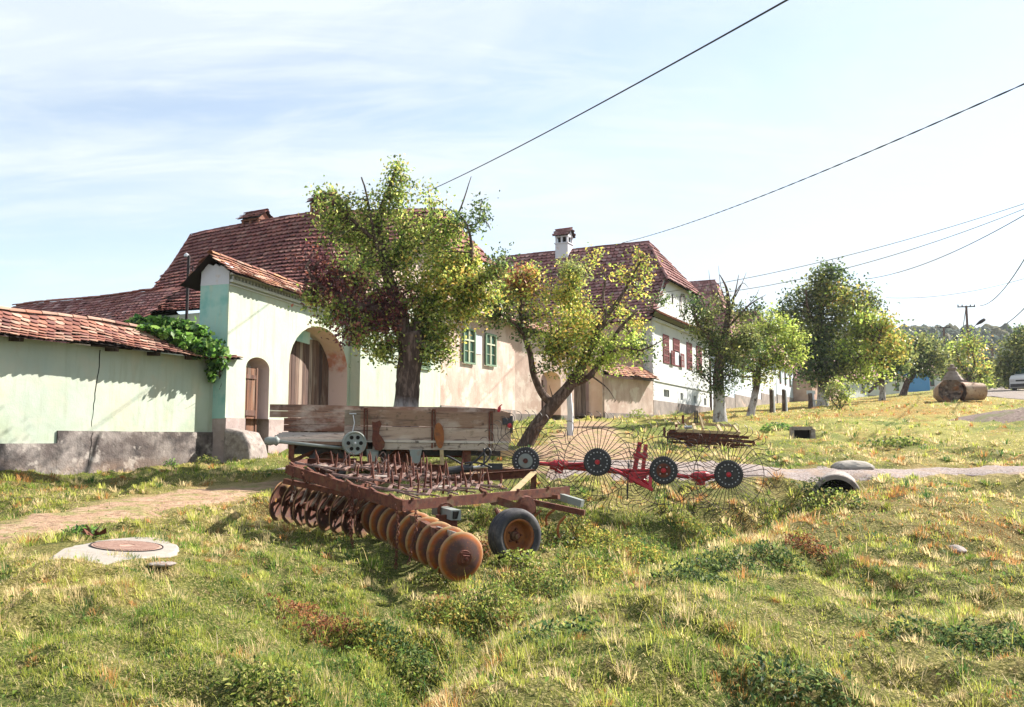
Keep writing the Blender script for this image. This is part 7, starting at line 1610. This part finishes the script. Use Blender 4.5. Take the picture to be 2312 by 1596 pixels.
def cloud(scale,stx,lo,hi,off,det=6,rough=.6,dist=.6,rot=0):
    # thin high cloud: project the view direction on a flat layer overhead
    sp=N.new('ShaderNodeSeparateXYZ'); L.new(tc.outputs['Generated'],sp.inputs[0])
    ad=N.new('ShaderNodeMath'); ad.operation='ADD'; ad.inputs[1].default_value=.16; L.new(sp.outputs[2],ad.inputs[0])
    mxx=N.new('ShaderNodeMath'); mxx.operation='MAXIMUM'; mxx.inputs[1].default_value=.05; L.new(ad.outputs[0],mxx.inputs[0])
    cb=N.new('ShaderNodeCombineXYZ')
    for i in (0,1):
        dv=N.new('ShaderNodeMath'); dv.operation='DIVIDE'; L.new(sp.outputs[i],dv.inputs[0]); L.new(mxx.outputs[0],dv.inputs[1]); L.new(dv.outputs[0],cb.inputs[i])
    mp=N.new('ShaderNodeMapping'); mp.inputs['Scale'].default_value=(scale*stx[0],scale*stx[1],1); mp.inputs['Location'].default_value=(off,off*.7,off); mp.inputs['Rotation'].default_value=(0,0,rot)
    L.new(cb.outputs[0],mp.inputs[0]); n=N.new('ShaderNodeTexNoise'); n.inputs['Scale'].default_value=1; n.inputs['Detail'].default_value=det
    n.inputs['Roughness'].default_value=rough; n.inputs['Distortion'].default_value=dist; L.new(mp.outputs[0],n.inputs['Vector'])
    r=N.new('ShaderNodeMapRange'); r.interpolation_type='SMOOTHSTEP'; r.inputs['From Min'].default_value=lo; r.inputs['From Max'].default_value=hi; L.new(n.outputs['Fac'],r.inputs[0]); return r.outputs[0]
def mth(op,a,b,clamp=False):
    q=N.new('ShaderNodeMath'); q.operation=op; q.use_clamp=clamp
    for i,z in enumerate((a,b)):
        if isinstance(z,(int,float)): q.inputs[i].default_value=z
        else: L.new(z,q.inputs[i])
    return q.outputs[0]
c1=cloud(.55,(1,1.8),.34,.64,5.6,rot=.5); c2=cloud(1.7,(.7,2.4),.40,.68,8.0,rot=.6,dist=1.6,det=9)
cl=mth('MULTIPLY_ADD',c1,.62); cl.node.inputs[2].default_value=.20
cl=mth('ADD',cl,mth('MULTIPLY',c2,.34),True)
# whiter toward the sun side and low down
dt=N.new('ShaderNodeVectorMath'); dt.operation='DOT_PRODUCT'; L.new(tc.outputs['Generated'],dt.inputs[0]); dt.inputs[1].default_value=(sd.x,sd.y,0)
gl=N.new('ShaderNodeMapRange'); gl.inputs['From Min'].default_value=.36; gl.inputs['From Max'].default_value=.75; gl.inputs['To Max'].default_value=.10; L.new(dt.outputs['Value'],gl.inputs[0])
cl=mth('ADD',cl,gl.outputs[0],True)
mx=N.new('ShaderNodeMix'); mx.data_type='RGBA'; L.new(mth('MULTIPLY',cl,.93),mx.inputs[0])
hs=N.new('ShaderNodeHueSaturation'); hs.inputs['Saturation'].default_value=.78; hs.inputs['Value'].default_value=1.15; hs.inputs['Hue'].default_value=.495; L.new(sky.outputs[0],hs.inputs['Color'])
L.new(hs.outputs[0],mx.inputs[6]); mx.inputs[7].default_value=(4.75,5.2,5.45,1)
L.new(mx.outputs[2],bg.inputs[0]); bg.inputs[1].default_value=.066
if HAZE:
    hm=bpy.data.materials.new('haze_air'); hm.use_nodes=True; hn=hm.node_tree; hn.nodes.clear(); ho=hn.nodes.new('ShaderNodeOutputMaterial'); pv=hn.nodes.new('ShaderNodeVolumePrincipled')
    pv.inputs['Density'].default_value=HAZE; pv.inputs['Color'].default_value=(.86,.92,1,1); pv.inputs['Anisotropy'].default_value=.3; hn.links.new(pv.outputs[0],ho.inputs['Volume'])
    m=MB(); m.box((150,620,39),(2000,1440,86)); h=m.build('haze',hm); tag(h,kind='stuff')
SC.view_settings.view_transform='Standard'; SC.view_settings.look='None'; SC.view_settings.exposure=1.56; SC.view_settings.gamma=1
SC.cycles.max_bounces=5; SC.cycles.diffuse_bounces=3; SC.cycles.transparent_max_bounces=4; SC.cycles.use_denoising=True
SC.cycles.use_adaptive_sampling=True
